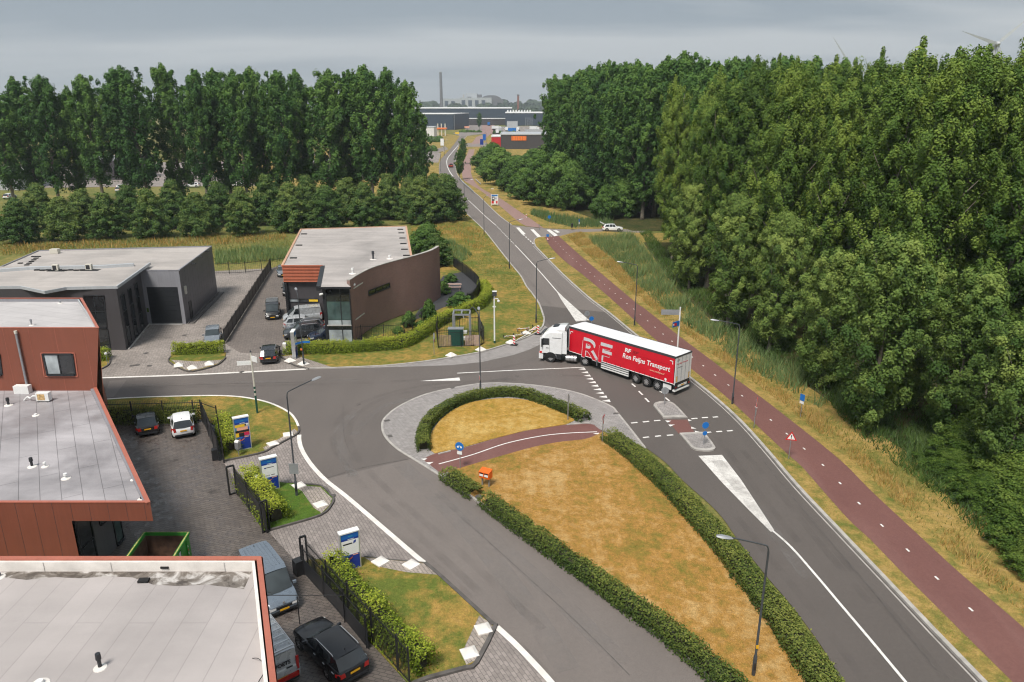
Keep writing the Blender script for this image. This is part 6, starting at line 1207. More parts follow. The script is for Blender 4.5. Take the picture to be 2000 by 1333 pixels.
m = MB(); m.box(-.32,.32,-.13,-.11,1.75,2.55); m.build('notice_board', 'sign_back', L1_)
L2_ = lamp((1471,1321), 7.3, dirpx((1500,1075),(1440,1072),7.5), 'nearest street lamp standing between the two long hedges', 1.7, .09)
m = MB(); m.box(-.06,.06,-.08,-.07,1.6,1.8); m.build('yellow_tag', 'plate_yellow', L2_)
lamp((1430,791), 7.7, (-1,.12), 'street lamp on the east verge right of the trailer', 1.9, .08)
lamp((1239,637), 7.7, (-1,.1), 'street lamp on the east verge behind the trailer roof', 1.8, .08)
lamp((1047,632), 7.9, (.9,.12), 'street lamp at the corner lawn above the truck cab', 1.6, .08)
lamp((995,526), 7.9, (.9,.12), 'street lamp on west verge with its arm over the zebra bars', 1.6, .08)
lamp((945.5,460), 7.7, (.5,1), 'third street lamp up the west side of the main road', 1.2, .08)
lamp((907.5,418), 8.0, (.9,.12), 'street lamp beside the last hornbeam up the main road', 1.6, .08)
l9 = lamp((938.5,772), 8.0, (-.1,1), 'street lamp on the paved ring before the green cabinet', .5, .05)
l10 = lamp((594,716), 7.8, (-.25,.6), 'street lamp with blue street plates at the planted corner', .7, .09)
for s_, a in ((-1,.9),(1,.1)):
    m = MB(); c = Vector((math.cos(a)*.42*s_,math.sin(a)*.42*s_,2.5)); m.obox(c, .8, .03, .22, a, z0=0); m.build('street_plate', 'sign_blue', l10)
m = MB(); m.box(-.2,.0,-.16,-.12,1.75,1.95); m.build('orange_plate', 'sign_orange', l10)
for i, (x, y) in enumerate(((861,336),(868,305),(843,300),(866,290),(905,296),(950,284))): lamp((x,y), 7.5, (1 if x < 900 else -1,.2), f'{ordinal(i+1)} distant street lamp along the far road', 1.2, .08)
# ---------------------------------------------------------------- traffic signs
def post(name, base_px, h_, label, z=.08, r=.035, mat='galv', cat='road sign', group=None, at=None):
    b = at or G(*base_px); o = E(name, (b.x,b.y,z), label, cat, group, local=True); m = MB(); m.ring([(0,0,0),(0,0,h_)], r, 8); m.build('post', mat, o, smooth_ang=60); return o
def plate_disc(o, z, r, face, mat, back='sign_back', ring_=None, nm='sign_plate'):
    d = Vector((math.cos(face),math.sin(face),0)); c = Vector((0,0,z))+d*.05; m = MB(); m.disc(c, d, r, 24, 0, .015); p = m.build(nm, [back], o)
    m = MB(); m.disc(c+d*.004, d, r*.96, 24); f = m.build('sign_face', mat, p)
    if ring_: m = MB(); m.disc(c+d*.007, d, r*.72, 24); m.build('sign_centre', ring_, p)
    return p, c+d*.008, d
def plate_rect(o, z, w, h_, face, mat, back='sign_back', nm='sign_plate'):
    d = Vector((math.cos(face),math.sin(face),0)); s_ = Vector((-d.y,d.x,0)); c = Vector((0,0,z))+d*.05; m = MB(); m.obox((c.x,c.y,z-h_/2), .02, w, h_, face); p = m.build(nm, back, o)
    q = c+d*.013; m = MB(); m.poly([q-s_*w*.48-Vector((0,0,h_*.48)), q+s_*w*.48-Vector((0,0,h_*.48)), q+s_*w*.48+Vector((0,0,h_*.48)), q-s_*w*.48+Vector((0,0,h_*.48))]); m.build('sign_face', mat, p); return p, q, d
def plate_tri(o, z, a, face, down=False, inner='sign_white', mark=True):
    d = Vector((math.cos(face),math.sin(face),0)); s_ = Vector((-d.y,d.x,0)); c = Vector((0,0,z))+d*.05; u = Vector((0,0,-1 if down else 1)); h_ = a*.866
    T_ = lambda k, o_: [c+d*o_-s_*a/2*k-u*h_/3*k, c+d*o_+s_*a/2*k-u*h_/3*k, c+d*o_+u*h_*2/3*k]
    m = MB(); f, b_ = T_(1,0), T_(1,-.02); m.add(f+b_, [(0,1,2),(5,4,3),(0,3,4,1),(1,4,5,2),(2,5,3,0)]); p = m.build('sign_plate', 'sign_red', o)
    m = MB(); m.poly(T_(.68,.004)); m.build('sign_face', inner, p)
    m = MB(); m.poly(T_(.98,-.024)[::-1]); m.build('sign_back', 'sign_back', p)
    if mark: m = MB(); q = c+d*.008; m.add([q-s_*.035-u*.02, q+s_*.035-u*.02, q+s_*.03+u*.2, q-s_*.03+u*.2], [(0,1,2,3)]); m.disc(q-u*.1, d, .035, 8); m.build('exclamation_mark', 'sign_black', p)
FC = lambda x, y: math.atan2(-G(x,y).y, -G(x,y).x)      # bearing towards the camera
o = post('warning_sign', (1540,898), 2.0, 'red triangle warning sign on the verge beside the cycle path'); plate_tri(o, 1.85, .85, R(-105))
o = post('road_sign', (1472,839), 2.7, 'sign pole seen edge-on with red-rimmed plates by the cycle path'); plate_tri(o, 2.35, .9, R(-25), mark=False); plate_rect(o, 1.5, .7, .5, R(-25), 'sign_white')
o = post('cycle_sign', (1563,816), 2.1, 'blue rectangular sign with white subplate at the wood side of cycle path'); plate_rect(o, 1.85, .5, .62, R(-150), 'sign_blue'); plate_rect(o, 1.38, .45, .25, R(-150), 'sign_white')
p_, q_, d_ = None, None, None
o = post('island_sign', (1297,793), 1.6, 'round sign seen from behind on the upper traffic island', .13); plate_disc(o, 1.35, .34, R(80), 'sign_blue')
o = post('island_sign', (1374,872), 2.0, 'round blue keep-right sign on the lower traffic island', .13); plate_disc(o, 1.75, .3, R(-80), 'sign_blue'); plate_disc(o, 1.05, .2, R(-80), 'sign_blue')
o = post('yield_sign', (1176,865), 2.4, 'red and white give-way triangle where cycle track meets the road', .06); plate_tri(o, 2.1, .8, R(-20), True, mark=False); plate_disc(o, 1.5, .14, R(-20), 'sign_white')
o = post('cycle_sign', (1109,822), 2.5, 'tall grey pole with blue sign edge-on at the curved hedge end', .06, r=.05); plate_rect(o, 2.15, .5, .5, R(10), 'sign_blue')
o = post('cycle_sign', (899,917), 2.2, 'round blue cycle sign with white subplate by the red cycle crossing', .09); p_, q_, d_ = plate_disc(o, 1.85, .36, R(-110), 'sign_blue'); plate_rect(o, 1.32, .42, .28, R(-110), 'sign_white')
s_ = Vector((-d_.y,d_.x,0)); m = MB(); c = q_+d_*.004
for k in (-1,1): m.disc(c+s_*.13*k-Vector((0,0,.05)), d_, .085, 14)
m.add([c-s_*.1+Vector((0,0,.02)), c+s_*.1+Vector((0,0,.02)), c+s_*.1+Vector((0,0,.06)), c-s_*.1+Vector((0,0,.06))], [(0,1,2,3)]); m.build('bicycle_symbol', 'sign_white', o)
o = post('road_sign', (848,694), 2.5, 'slim post with red and white plate left of the green cabinet'); plate_rect(o, 1.95, .35, 1.0, R(-20), 'sign_white'); plate_rect(o, 1.6, .30, .35, R(-20), 'sign_red', nm='red_plate')
plate_disc(l9, 1.7, .3, R(-170), 'sign_white', ring_='sign_red')
o = post('island_sign', (1146,632), 1.5, 'grey round sign back on the far wedge behind the truck', .02); plate_disc(o, 1.25, .33, R(95), 'sign_blue')
o = post('island_sign', (1155,634), .95, 'small round blue sign showing over the trailer roof', .02); plate_disc(o, .75, .3, R(-85), 'sign_blue')
o = post('cycle_sign', (1072.6,442), 2.3, 'round blue sign on thin pole beyond the zebra bars'); plate_disc(o, 1.95, .38, R(-80), 'sign_blue')
o = post('cycle_sign', (1130.5,449), 2.2, 'blue and white post sign at the mouth of the clearing'); plate_rect(o, 1.95, .3, .6, R(-60), 'sign_blue'); plate_rect(o, 1.35, .25, .5, R(-60), 'sign_white')
o = post('bollard_sign', (1069.5,472), 1.4, 'short bollard with blue arrow and red-white foot on cycle path end', .09); plate_rect(o, 1.1, .5, .55, R(-95), 'sign_blue'); plate_tri(o, .42, .6, R(-95), mark=False)
o = post('bollard', (1028,426), .8, 'small red and white bollard beside the far cycle path', .09, r=.1, mat='sign_white', cat='bollard'); m = MB(); m.ring([(0,0,.3),(0,0,.55)], .105, 10); m.build('red_band', 'sign_red', o)
o = post('litter_bin', (1117,450), 1.0, 'black litter bin on a post at the clearing mouth', .09, mat='dark_paint', cat='bin'); m = MB(); m.ring([(0,0,.5),(0,0,1.35)], [.2,.24], 12); m.build('bin_body', 'dark_paint', o)
o = post('marker_post', (1119,441), 1.2, 'thin brown-topped marker post behind the litter bin', .09, r=.05, mat='bark', cat='post')
o = post('small_post', (1053,450), 1.2, 'small grey post at the kerb of the zebra bars', .09, r=.07, cat='post')
# finger posts
b = G(1321,711); o = E('finger_post', (b.x,b.y,.08), 'white signpost with grey and blue fingers behind the trailer', 'signpost', local=True)
m = MB(); m.ring([(0,0,0),(0,0,6.2)], [.09,.08], 10); m.build('post', 'white_metal', o, smooth_ang=60)
m = MB(); m.obox((-1.02,.05,5.35), 1.85, .06, .55, -.05); m.build('finger', 'sign_back', o)
m = MB(); m.obox((-.42,-.4,4.2), 1.1, .06, .55, R(40)); f = m.build('finger', 'sign_blue', o); m = MB(); m.obox((-.55,-.58,4.32), .5, .01, .3, R(40)); m.build('red_panel', 'sign_red', f); m = MB(); m.obox((-.72,-.73,4.4), .16, .012, .16, R(40)); m.build('white_panel', 'sign_white', f)
b = G(503,809); o = E('finger_post', (b.x,b.y,.1), 'white and green banded signpost with two white fingers on the corner lawn', 'signpost', local=True)
m = MB(); m.ring([(0,0,1.7),(0,0,5.75)], [.085,.075], 10); m.build('post', 'offwhite', o, smooth_ang=60)
m = MB(); m.ring([(0,0,0),(0,0,1.7)], .09, 10); m.build('lower_post', 'stripe_green', o, smooth_ang=60)
for z in (1.95,2.35): m = MB(); m.ring([(0,0,z),(0,0,z+.2)], .094, 10); m.build('band', 'stripe_green', o)
m = MB(); m.ring([(0,0,5.75),(0,0,5.9)], [.09,.05], 10); m.build('cap', 'lamp_grey', o)
m = MB(); m.obox((-.62,-.12,4.6), 1.2, .05, .38, R(10)); m.build('finger', 'sign_white', o); m = MB(); m.obox((.3,-.22,4.95), .9, .05, .5, R(-35)); m.build('finger', 'sign_white', o)
# camera mast
b = G(966,672); o = E('camera_mast', (b.x,b.y,.08), 'white camera mast with grey box and dome camera on the corner lawn', 'camera mast', local=True)
m = MB(); m.ring([(0,0,.3),(0,0,5.7)], [.10,.075], 12); m.build('mast', 'white_metal', o, smooth_ang=60); m = MB(); m.ring([(0,0,0),(0,0,.3)], .12, 12); m.build('foot', 'stripe_green', o)
m = MB(); m.box(-.2,.28,-.22,.22,5.65,6.15); m.build('control_box', 'lamp_grey', o); m = MB(); m.box(-.22,.3,-.24,.24,6.15,6.19); m.build('box_lid', 'white_metal', o)
m = MB(); m.ring([(0,0,5.35),(.4,-.05,5.3),(.48,-.06,5.12)], .06, 8); m.build('bracket', 'white_metal', o); m = MB(); m.ring([(.48,-.06,5.14),(.48,-.06,5.0),(.48,-.06,4.9)], [.15,.16,.05], 12); m.build('dome_camera', 'white_metal', o)
m = MB(); m.box(-.2,.2,-.04,.04,4.3,4.42); m.build('cross_bracket', 'white_metal', o)
# ---------------------------------------------------------------- advertising pillars
def pillar(px, h_, face, w, label, kind):
    b = G(*px); o = E('advertising_pillar', (b.x,b.y,.1), label, 'sign', 'blue advertising pillars', face+math.pi/2, local=True); d = .16   # local -y looks out along face
    m = MB(); m.box(-w/2,w/2,-d,d,0,h_); core = m.build('body', 'clad_pale', o)
    def card(x0, x1, z0, z1, mat, nm='panel', off=0.): 
        m = MB(); y = -d-.012-off; m.add([(x0*w,y,z0*h_),(x1*w,y,z0*h_),(x1*w,y,z1*h_),(x0*w,y,z1*h_)], [(0,1,2,3)]); return m.build(nm, mat, o)
    for x in (-w/2,w/2): m = MB(); m.box(x-.03,x+.03,-d-.03,d+.03,0,h_); m.build('side_trim', 'alu', o)
    m = MB(); m.box(-w/2-.05,w/2+.05,-d-.05,d+.05,h_,h_+.08); m.build('top_cap', 'sign_white', o)
    card(-.47,.47,.03,.42,'sign_deep_blue'); card(-.47,.47,.86,.99,'sign_mid_blue'); card(-.47,.47,.815,.86,'sign_deep_blue'); card(-.47,-.05,.37,.42,'sign_mid_blue', off=.003)
    if kind == 'white':
        card(-.47,.47,.42,.815,'sign_white'); card(-.32,.28,.715,.735,'sign_black','logo_line',.003)
    elif kind == 'text':
        card(-.47,.47,.42,.815,'sign_white'); card(-.38,.12,.70,.735,'sign_black','logo_line',.003)
        m = MB(); y = -d-.018; m.add([(.16*w,y,.70*h_),(.30*w,y,.72*h_),(.34*w,y,.79*h_),(.20*w,y,.77*h_)], [(0,1,2,3)]); m.build('logo_mark', 'sign_deep_blue', o)
    else:
        for q in ((-.47,.2,.72,.80,'sign_yellow'),(.2,.47,.76,.815,'sign_white'),(-.1,.3,.74,.80,'sign_black'),(-.47,-.3,.6,.72,'sign_teal'),(-.36,.40,.62,.71,'sign_salmon'),(-.47,.47,.55,.62,'sign_black'),(-.40,.45,.54,.575,'sign_orange'),(-.47,-.25,.42,.54,'sign_yellow'),(-.25,.12,.42,.54,'sign_black'),(.12,.47,.44,.54,'sign_crimson'),(.3,.47,.62,.70,'sign_mid_blue')): card(*q, off=.001*random.randint(1,9))
    if kind == 'white':
        for q in ((.08,.16,.47,.495),(.2,.28,.47,.495)): card(*q, 'sign_black', 'logo_mark', .003)
        card(-.30,-.22,.70,.74,'sign_deep_blue','logo_mark',.004); card(-.30,0.,.46,.50,'clad_pale','small_print',.003)
    card(.10,.40,.385,.41,'sign_salmon','salmon_bar',.005)
    m = MB(); y = -d-.02; z = .33*h_
    m.add([(-.34*w,y,z+.02),(-.20*w,y,z-.14),(-.14*w,y,z-.02),(-.26*w,y,z+.09)], [(0,1,2,3)]); m.add([(-.14*w,y,z-.13),(-.10*w,y,z-.02),(.12*w,y,z+.08),(.02*w,y,z-.04)], [(0,1,2,3)]); m.build('butterfly_motif', 'sign_orange', o)
    text('www', .07, 'sign_white', o, frame((-.1*w,-d-.014,.905*h_),(1,0,0),(0,0,1)), bold=.003) if False else None
    card(-.08,.16,.90,.925,'sign_teal','heading_print',.003); card(-.12,.22,.83,.845,'sign_white','heading_print',.003)
    return o
pillar((477,879), 2.75, R(-60), 1.12, 'colourful advertising pillar on the corner lawn', 'colour'); pillar((530,958), 2.5, R(-60), 1.12, 'white-panelled advertising pillar on the middle entrance lawn', 'white'); pillar((686,1113), 2.5, R(-60), 1.12, 'white-panelled advertising pillar on the lawn nearest us', 'text')
b = G(577,700); pillar((577,700), 3.0, R(5), 1.1, 'advertising pillar seen edge-on beside the long bright hedge', 'white')
# post boxes and garden lights by the hedges
def letterbox(px, label, h_=1.15, w=.34, mat='galv', top='white_metal'):
    b = G(*px); o = E('letter_box', (b.x,b.y,.1), label, 'letter box', None, R(-20), local=True)
    m = MB(); m.box(-w/2,w/2,-.16,.16,h_-.55,h_); m.build('box', mat, o); m = MB(); m.ring([(-w/2,0,h_),(w/2,0,h_)], .16, 12); m.build('rounded_top', top, o); m = MB(); m.box(-.03,.03,-.03,.03,0,h_-.5); m.build('leg', 'galv', o)
letterbox((467,892), 'grey letter box before the colourful pillar'); letterbox((505,962), 'dark letter box peeping over the middle hedge', mat='dark_paint'); letterbox((653,1120), 'dark letter box peeping over the nearest hedge', mat='dark_paint'); letterbox((558.5,694), 'pale letter box beside the edge-on pillar', 1.2, .4, 'offwhite')
b = G(211,716); o = E('garden_lamp', (b.x,b.y,.1), 'short post with white globe by the red building corner', 'lamp', local=True); m = MB(); m.ring([(0,0,0),(0,0,1.2)], .03, 6); m.build('post', 'galv', o); m = MB(); m.ring([(0,0,1.18),(0,0,1.25),(0,0,1.4),(0,0,1.48)], [.05,.16,.16,.05], 10); m.build('globe', 'lamp_clear', o, smooth_ang=80)
# orange post box
b = G(949,951); o = E('post_box', (b.x,b.y,.09), 'orange post box on two legs beside the short hedge', 'post box', yaw=R(-28), local=True)
for x in (-.28,.28): m = MB(); m.box(x-.05,x+.05,-.05,.05,0,.75); m.build('leg', 'galv', o)
m = MB(); m.add([(-.42,-.25,.68),(.42,-.25,.68),(.42,.25,.68),(-.42,.25,.68),(-.42,-.30,1.18),(.42,-.30,1.18),(.42,.25,1.32),(-.42,.25,1.32)], [(0,3,2,1),(4,5,6,7),(0,1,5,4),(1,2,6,5),(2,3,7,6),(3,0,4,7)]); bx_ = m.build('box', 'mail_orange', o)
for x in (-.2,.2): m = MB(); m.box(x-.15,x+.15,-.312,-.29,1.06,1.14); m.build('slot', 'sign_black', bx_)
for x in (-.2,.2): m = MB(); m.box(x-.15,x+.15,-.306,-.26,.86,1.02); m.build('label_plate', 'sign_white', bx_)
# ---------------------------------------------------------------- white concrete corner blocks
def cone_block(px, label, s=1., z=.1, tile=False):
    b = G(*px); o = E('corner_block', (b.x,b.y,z), label, 'block', 'white corner blocks', random.random()*.6+.3, local=True)
    m = MB(); a, h_ = .40*s, (.34 if not tile else .16)*s
    k = .16 if not tile else .55
    v = [(-a,-a,0),(a,-a,0),(a,a,0),(-a,a,0),(-a,-a,.07),(a,-a,.07),(a,a,.07),(-a,a,.07),(-a*k,-a*k,h_),(a*k,-a*k,h_),(a*k,a*k,h_),(-a*k,a*k,h_)]
    m.add(v, [(0,1,5,4),(1,2,6,5),(2,3,7,6),(3,0,4,7),(4,5,9,8),(5,6,10,9),(6,7,11,10),(7,4,8,11),(8,9,10,11)]); m.build('block', 'kerb_white', o); return o
for px_, lb, t in (((349,717),'leftmost white block in the office planter',0),((376,722),'middle white block in the office planter',0),((409,714),'rightmost white block in the office planter',0),((567,708),'white block on the planted corner beside the edge-on pillar',0),((593,714),'white block at the foot of the lamp with blue plates',0),((881,697),'white block on the kerb below the green cabinet',0),((939,686),'white block behind the ring lamp post near the cabinet fence',0),((998,672),'white block beside the striped beacons',0),((1027,654),'white block under the tipped barriers by the road',0),((533,870),'left flat white block at the corner lawn kerb',1),((563,852),'right flat white block at the corner lawn kerb',1),((584,952),'upper flat white block on the middle paved bed',1),((626,989),'lower flat white block on the middle paved bed',1),((743,1101),'left flat white block on the nearest upper paved bed',1),((803,1107),'right flat white block on the nearest upper paved bed',1),((944,1233),'upper flat white block on the lowest paved bed',1),((917,1280),'lower flat white block on the lowest paved bed',1)): cone_block(px_, lb, 1.0 if t else 1.15, .105, t)
# beacons and tipped barriers at the junction corner
def beacon(px, label):
    b = G(*px); o = E('road_beacon', (b.x,b.y,.014), label, 'beacon', 'striped road beacons', R(-15), local=True)
    m = MB(); m.box(-.4,.4,-.22,.22,0,.12); m.build('foot', 'rubber', o); m = MB(); m.box(-.13,.13,-.02,.02,.12,1.15); bd = m.build('board', 'sign_white', o)
    for i in range(3): m = MB(); z = .25+i*.32; m.add([(-.13,-.024,z),(.13,-.024,z-.13),(.13,-.024,z+.03),(-.13,-.024,z+.16)], [(0,1,2,3)]); m.build('stripe', 'sign_red', bd)
beacon((1004,675), 'left striped red and white road beacon'); beacon((1051,654), 'right striped red and white road beacon beside the truck cab')
def barrier(px, yaw, tilt, label):
    b = G(*px); o = E('tipped_barrier', (b.x,b.y,.1), label, 'barrier', 'tipped road barriers', yaw, local=True); o.rotation_euler = (tilt, 0, yaw)
    m = MB(); m.box(-.75,.75,-.02,.02,.45,.75); bd = m.build('board', 'sign_white', o)
    for i in range(3): m = MB(); m.box(-.65+i*.5,-.4+i*.5,-.026,.026,.46,.74); m.build('stripe', 'sign_orange', bd)
    for x in (-.6,.6): m = MB(); m.ring([(x,0,0),(x,0,1.1)], .03, 6); m.build('leg', 'white_metal', o); m = MB(); m.box(x-.06,x+.06,-.35,.35,0,.06); m.build('foot', 'rubber', o)
barrier((994,661), R(20), R(58), 'tipped red-white barrier left of the heap on the corner lawn'); barrier((1012,657), R(35), R(65), 'tipped barrier in the middle of the heap on the corner lawn'); barrier((1020,648), R(15), R(50), 'tipped barrier farthest back in the heap on the corner lawn'); barrier((1036,644), R(60), R(80), 'tipped barrier lying rightmost under the street lamp')
for a_, b_, lb in (((1010,664),(1040,648),'long white pole lying across the heap of barriers'),((1030,650),(1046,638),'white pole lying at the right of the barrier heap')):
    A_, B_ = G(*a_, .2), G(*b_, .2); m = MB(); m.ring([A_, B_], .05, 8); T(m.build('lying_pole', 'white_metal', org=(A_.x,A_.y,.2)), lb, 'pole')
# ---------------------------------------------------------------- fences
def fence(path, h_, label, z=.02, gap=.14, name='bar_fence', spear=.16, group='black bar fences', max_pick=300, mat='black_metal', post_gap=2.6, sheet_h=0.):
    path = [Vector((p.x,p.y,0)) for p in path]; o = E(name, (path[0].x,path[0].y,0), label, 'fence' if 'gate' not in name else 'gate', group)
    for zz in (.18, h_-.22): m = MB(); m.rail(path, .035, z+zz-.025, z+zz+.025); m.build('rail', mat, o)
    pts = resample(path, post_gap); pts = pts if (pts[-1]-path[-1]).length < .5 else pts+[path[-1]]
    pm = MB(); pm.box(-.04,.04,-.04,.04,0,h_+.04); me = None
    def inst(nm, me, p):
        ob = link_mesh(nm, me, o, loc=(p.x-path[0].x, p.y-path[0].y, z)); return ob
    me = bpy.data.meshes.new('fence_post'); me.from_pydata(pm.v, [], pm.f); me.materials.append(MT[mat])
    for p in pts: inst('post', me, p)
    km = MB(); km.ring([(0,0,.1),(0,0,h_-.02),(0,0,h_+spear*.5)], [.013,.013,.003], 5); mk = bpy.data.meshes.new('fence_picket'); mk.from_pydata(km.v, [], km.f); mk.materials.append(MT[mat])
    for p in resample(path, gap)[:max_pick]: inst('picket', mk, p)
    if sheet_h: m = MB(); m.rail(path, .02, z+.05, z+sheet_h); m.build('infill', 'dark_paint', o)
    return o
fence(GL([(201,831),(300,828),(396,826)]), 2.1, 'black bar fence above the dark hedge behind the two parked cars')
fence(GL([(396,826),(427,838)]), 2.1, 'short black fence return at the corner of the wet yard'); fence(GL([(427,838),(438,905)]), 2.1, 'black fence beside the loose bright hedge and colourful pillar')
fence(GL([(399,830),(429,902)]), 2.05, 'open black sliding gate beside the white hatchback', name='sliding_gate', sheet_h=1.9, gap=.12)
b = G(422,898); T(MB().obox((b.x,b.y,.016), .5, .5, .9, R(20)).build('gate_motor', 'black_metal', org=(b.x,b.y,.016)), 'black gate motor box at the foot of the upper sliding gate', 'gate motor')
F4 = GL([(464,968),(491,1003),(522,1042)]); fence(F4, 2.15, 'black fence between the middle hedge and the wet yard', gap=.13, sheet_h=1.7)
def portal(px1, px2, h_, label):
    a, b = G(*px1), G(*px2); o = E('gate_portal', (a.x,a.y,.016), label, 'gate post', 'gate portals')
    for p in (a, b): MB().obox((p.x,p.y,.016), .1, .1, h_).build('post', 'black_metal', o)
    m = MB(); m.rail([Vector((a.x,a.y,0)),Vector((b.x,b.y,0))], .1, h_-.02, h_+.09); m.build('lintel', 'black_metal', o); m = MB(); m.rail([Vector((a.x,a.y,0)),Vector((b.x,b.y,0))], .08, .03, .12); m.build('threshold', 'black_metal', o)
portal((449,968),(463,964), 2.2, 'black gate portal at the upper end of the middle fence'); portal((514,1042),(527,1036), 2.2, 'black gate portal at the lower end of the middle fence'); portal((592,1120),(603,1116), 2.4, 'black gate portal at the upper end of the lowest fence')
fence(GL([(603,1118),(670,1192),(742,1272),(800,1338)]), 2.15, 'long black fence beside the hedge nearest us', gap=.13); fence(GL([(596,1124),(660,1196),(720,1270)]), 2.0, 'open black sliding gate beside the blue-grey van', name='sliding_gate', gap=.12, sheet_h=1.1)
b = G(585,1121); T(MB().obox((b.x,b.y,.016), .55, .55, .95, R(40)).build('gate_motor', 'black_metal', org=(b.x,b.y,.016)), 'black gate motor box beside the blue-grey van', 'gate motor')
a_, c_ = G(584,1226), G(669,1240); o = E('pipe_frame', (a_.x,a_.y,.016), 'thin black pipe frame between the blue-grey van and the gate', 'frame'); zt_ = 1.75
e_ = G(521,1163,zt_); f_ = G(669,1163,zt_); m = MB(); m.ring([e_, f_], .022, 6); m.build('bar', 'black_metal', o)
k_ = Vector((G(580,1166,zt_).x,G(580,1166,zt_).y,0)); m = MB(); m.ring([(k_.x,k_.y,0),(k_.x,k_.y,zt_)], .03, 6); m.build('leg', 'black_metal', o); m = MB(); m.ring([(f_.x,f_.y,0),(f_.x,f_.y,zt_)], .03, 6); m.build('leg', 'black_metal', o)
fence(GL([(439,671),(484,600),(529,528)]), 1.75, 'dark close-boarded fence between the office and workshop yards', gap=.35, sheet_h=1.6, group=None)
fence(GL([(416,536),(470,535),(528,528)]), 1.9, 'thin black fence at the back of the office yard', gap=.3); fence(GL([(530,528),(570,522)]), 1.9, 'thin black fence at the back of the workshop yard', gap=.3)
fence(GL([(572,672),(640,668),(712,664),(788,660),(806,646),(846,622)]), 1.8, 'black fence behind the long hedge at the curved wall', gap=.2)
fence(smooth(GL([(886,522),(911,540),(932,560),(936,573),(927,590),(912,598)]), 4), 1.8, 'curved black fence round the slate garden', gap=.14, group=None, sheet_h=1.5)
enc = GL([(856,681),(938,677),(946,672),(934,648),(852,650)]); fence(enc+[enc[0]], 2.0, 'black bar fence enclosing the green cabinet', gap=.2, group=None)
# transformer enclosure
b = G(890.5,678); o = E('green_cabinet', (b.x,b.y+.3,.08), 'dark green electrical cabinet inside the black enclosure', 'cabinet', local=True)
m = MB(); m.box(-.85,.85,-.3,.5,.06,2.0); m.build('body', 'cabinet_green', o); m = MB(); m.box(-.9,.9,-.35,.55,2.0,2.06); m.build('lid', 'galv', o); m = MB(); m.box(-.88,.88,-.33,.53,0,.06); m.build('plinth', 'concrete', o)
m = MB(); m.box(-.01,.01,-.306,-.3,.1,1.95); m.build('door_gap', 'sign_black', o)
a0 = G(886,668); o = E('steel_frame', (a0.x,a0.y,.08), 'grey steel hoist frame behind the green cabinet', 'frame', local=True)
fx = [(0,0),(1.9,0),(0,2.0),(1.9,2.0)]
for x, y in fx: m = MB(); m.box(x-.09,x+.09,y-.09,y+.09,0,3.1); m.build('column', 'galv', o)
for (x, y), (u_, w_) in (((0,0),(1.9,0)),((0,2),(1.9,2)),((0,0),(0,2)),((1.9,0),(1.9,2)),((.95,0),(.95,2))): m = MB(); m.rail([Vector((x,y,0)),Vector((u_,w_,0))], .16, 3.1, 3.28); m.build('beam', 'galv', o)
m = MB(); m.ring(smooth([(1.9,1.8,3.3),(2.3,1.6,3.6),(3.0,1.,2.6),(3.4,.2,.4)], 5), .06, 8); m.build('hose_pipe', 'lamp_grey', o)
m = MB(); m.ring([(.95,1.2,3.1),(1.2,.9,2.5)], .05, 6); m.build('hoist', 'white_metal', o)
for i, (x, y) in enumerate(((906,652),(908,665))): b = G(x,y); T(MB().obox((b.x,b.y,.09), .8, .6, .3 if i else .25).build('white_box', 'white_metal', org=(b.x,b.y,.09)), ['white meter box farther inside the black enclosure','white meter box nearer beside the green cabinet'][i], 'box')
for i in range(9):
    b = G(860+i*3.2,679.5); 
brd = E('board_screen', (*G(858,680).xy,.08), 'pale wooden board screen left of the green cabinet', 'screen')
for i in range(10): b = G(858.5+i*2.4,679.6); MB().obox((b.x,b.y+.25,.09), .11, .03, 1.35).build('board', 'wood_fence', brd)
brd = E('board_screen', (*G(915,679).xy,.08), 'grey-brown board screen right of the green cabinet', 'screen')
for i in range(13): b = G(909+i*2.2,679.3); MB().obox((b.x,b.y+.35,.09), .10, .03, 1.3).build('board', 'bench_wood', brd)
b = G(888,566); o = E('garden_bench', (b.x,b.y,.1), 'garden table and bench on the slate bed beyond the curved wall', 'bench', local=True)
for y, z in ((0,.75),(.9,.45),(-.8,.45)):
    for k in range(3): m = MB(); m.box(-1.,1.,y-.22+k*.15,y-.09+k*.15,z,z+.05); m.build('plank', 'bench_wood', o)
for x in (-.8,.8): m = MB(); m.box(x-.05,x+.05,-.9,1.0,.38,.45); m.box(x-.04,x+.04,-.85,-.77,0,.4); m.box(x-.04,x+.04,.85,.93,0,.4); m.box(x-.04,x+.04,-.04,.04,.4,.75); m.build('trestle', 'bench_wood', o)
# information board and guard rails up the road
b = G(966,403); o = E('information_board', (b.x,b.y,.08), 'white information board with blue and red panels beside the far cycle path', 'sign', yaw=R(6), local=True)
m = MB(); m.box(-.95,.95,-.06,.06,.35,3.0); m.build('board', 'sign_white', o)
for x in (-.9,.9): m = MB(); m.box(x-.06,x+.06,-.07,.07,0,3.05); m.build('leg', 'white_metal', o)
for q in ((-.8,.8,2.55,2.9,'sign_blue'),(-.75,.0,1.35,2.45,'sign_black'),(-.55,-.15,1.75,2.2,'sign_white'),(-.8,-.2,.6,1.3,'sign_red'),(.4,.8,.6,1.3,'sign_red'),(.25,.5,1.7,2.2,'sign_deep_blue')): m = MB(); m.box(q[0],q[1],-.075 if q[4] == 'sign_white' else -.068,-.06,q[2],q[3]); m.build('panel', q[4], o)
b = G(961,402); o = post('info_lamp', (960,402), 4.4, 'thin red pole with white lamp behind the information board', r=.05, mat='rust_rim', cat='lamp'); m = MB(); m.box(-.1,.6,-.1,.1,4.3,4.42); m.build('lamp_head', 'white_metal', o)
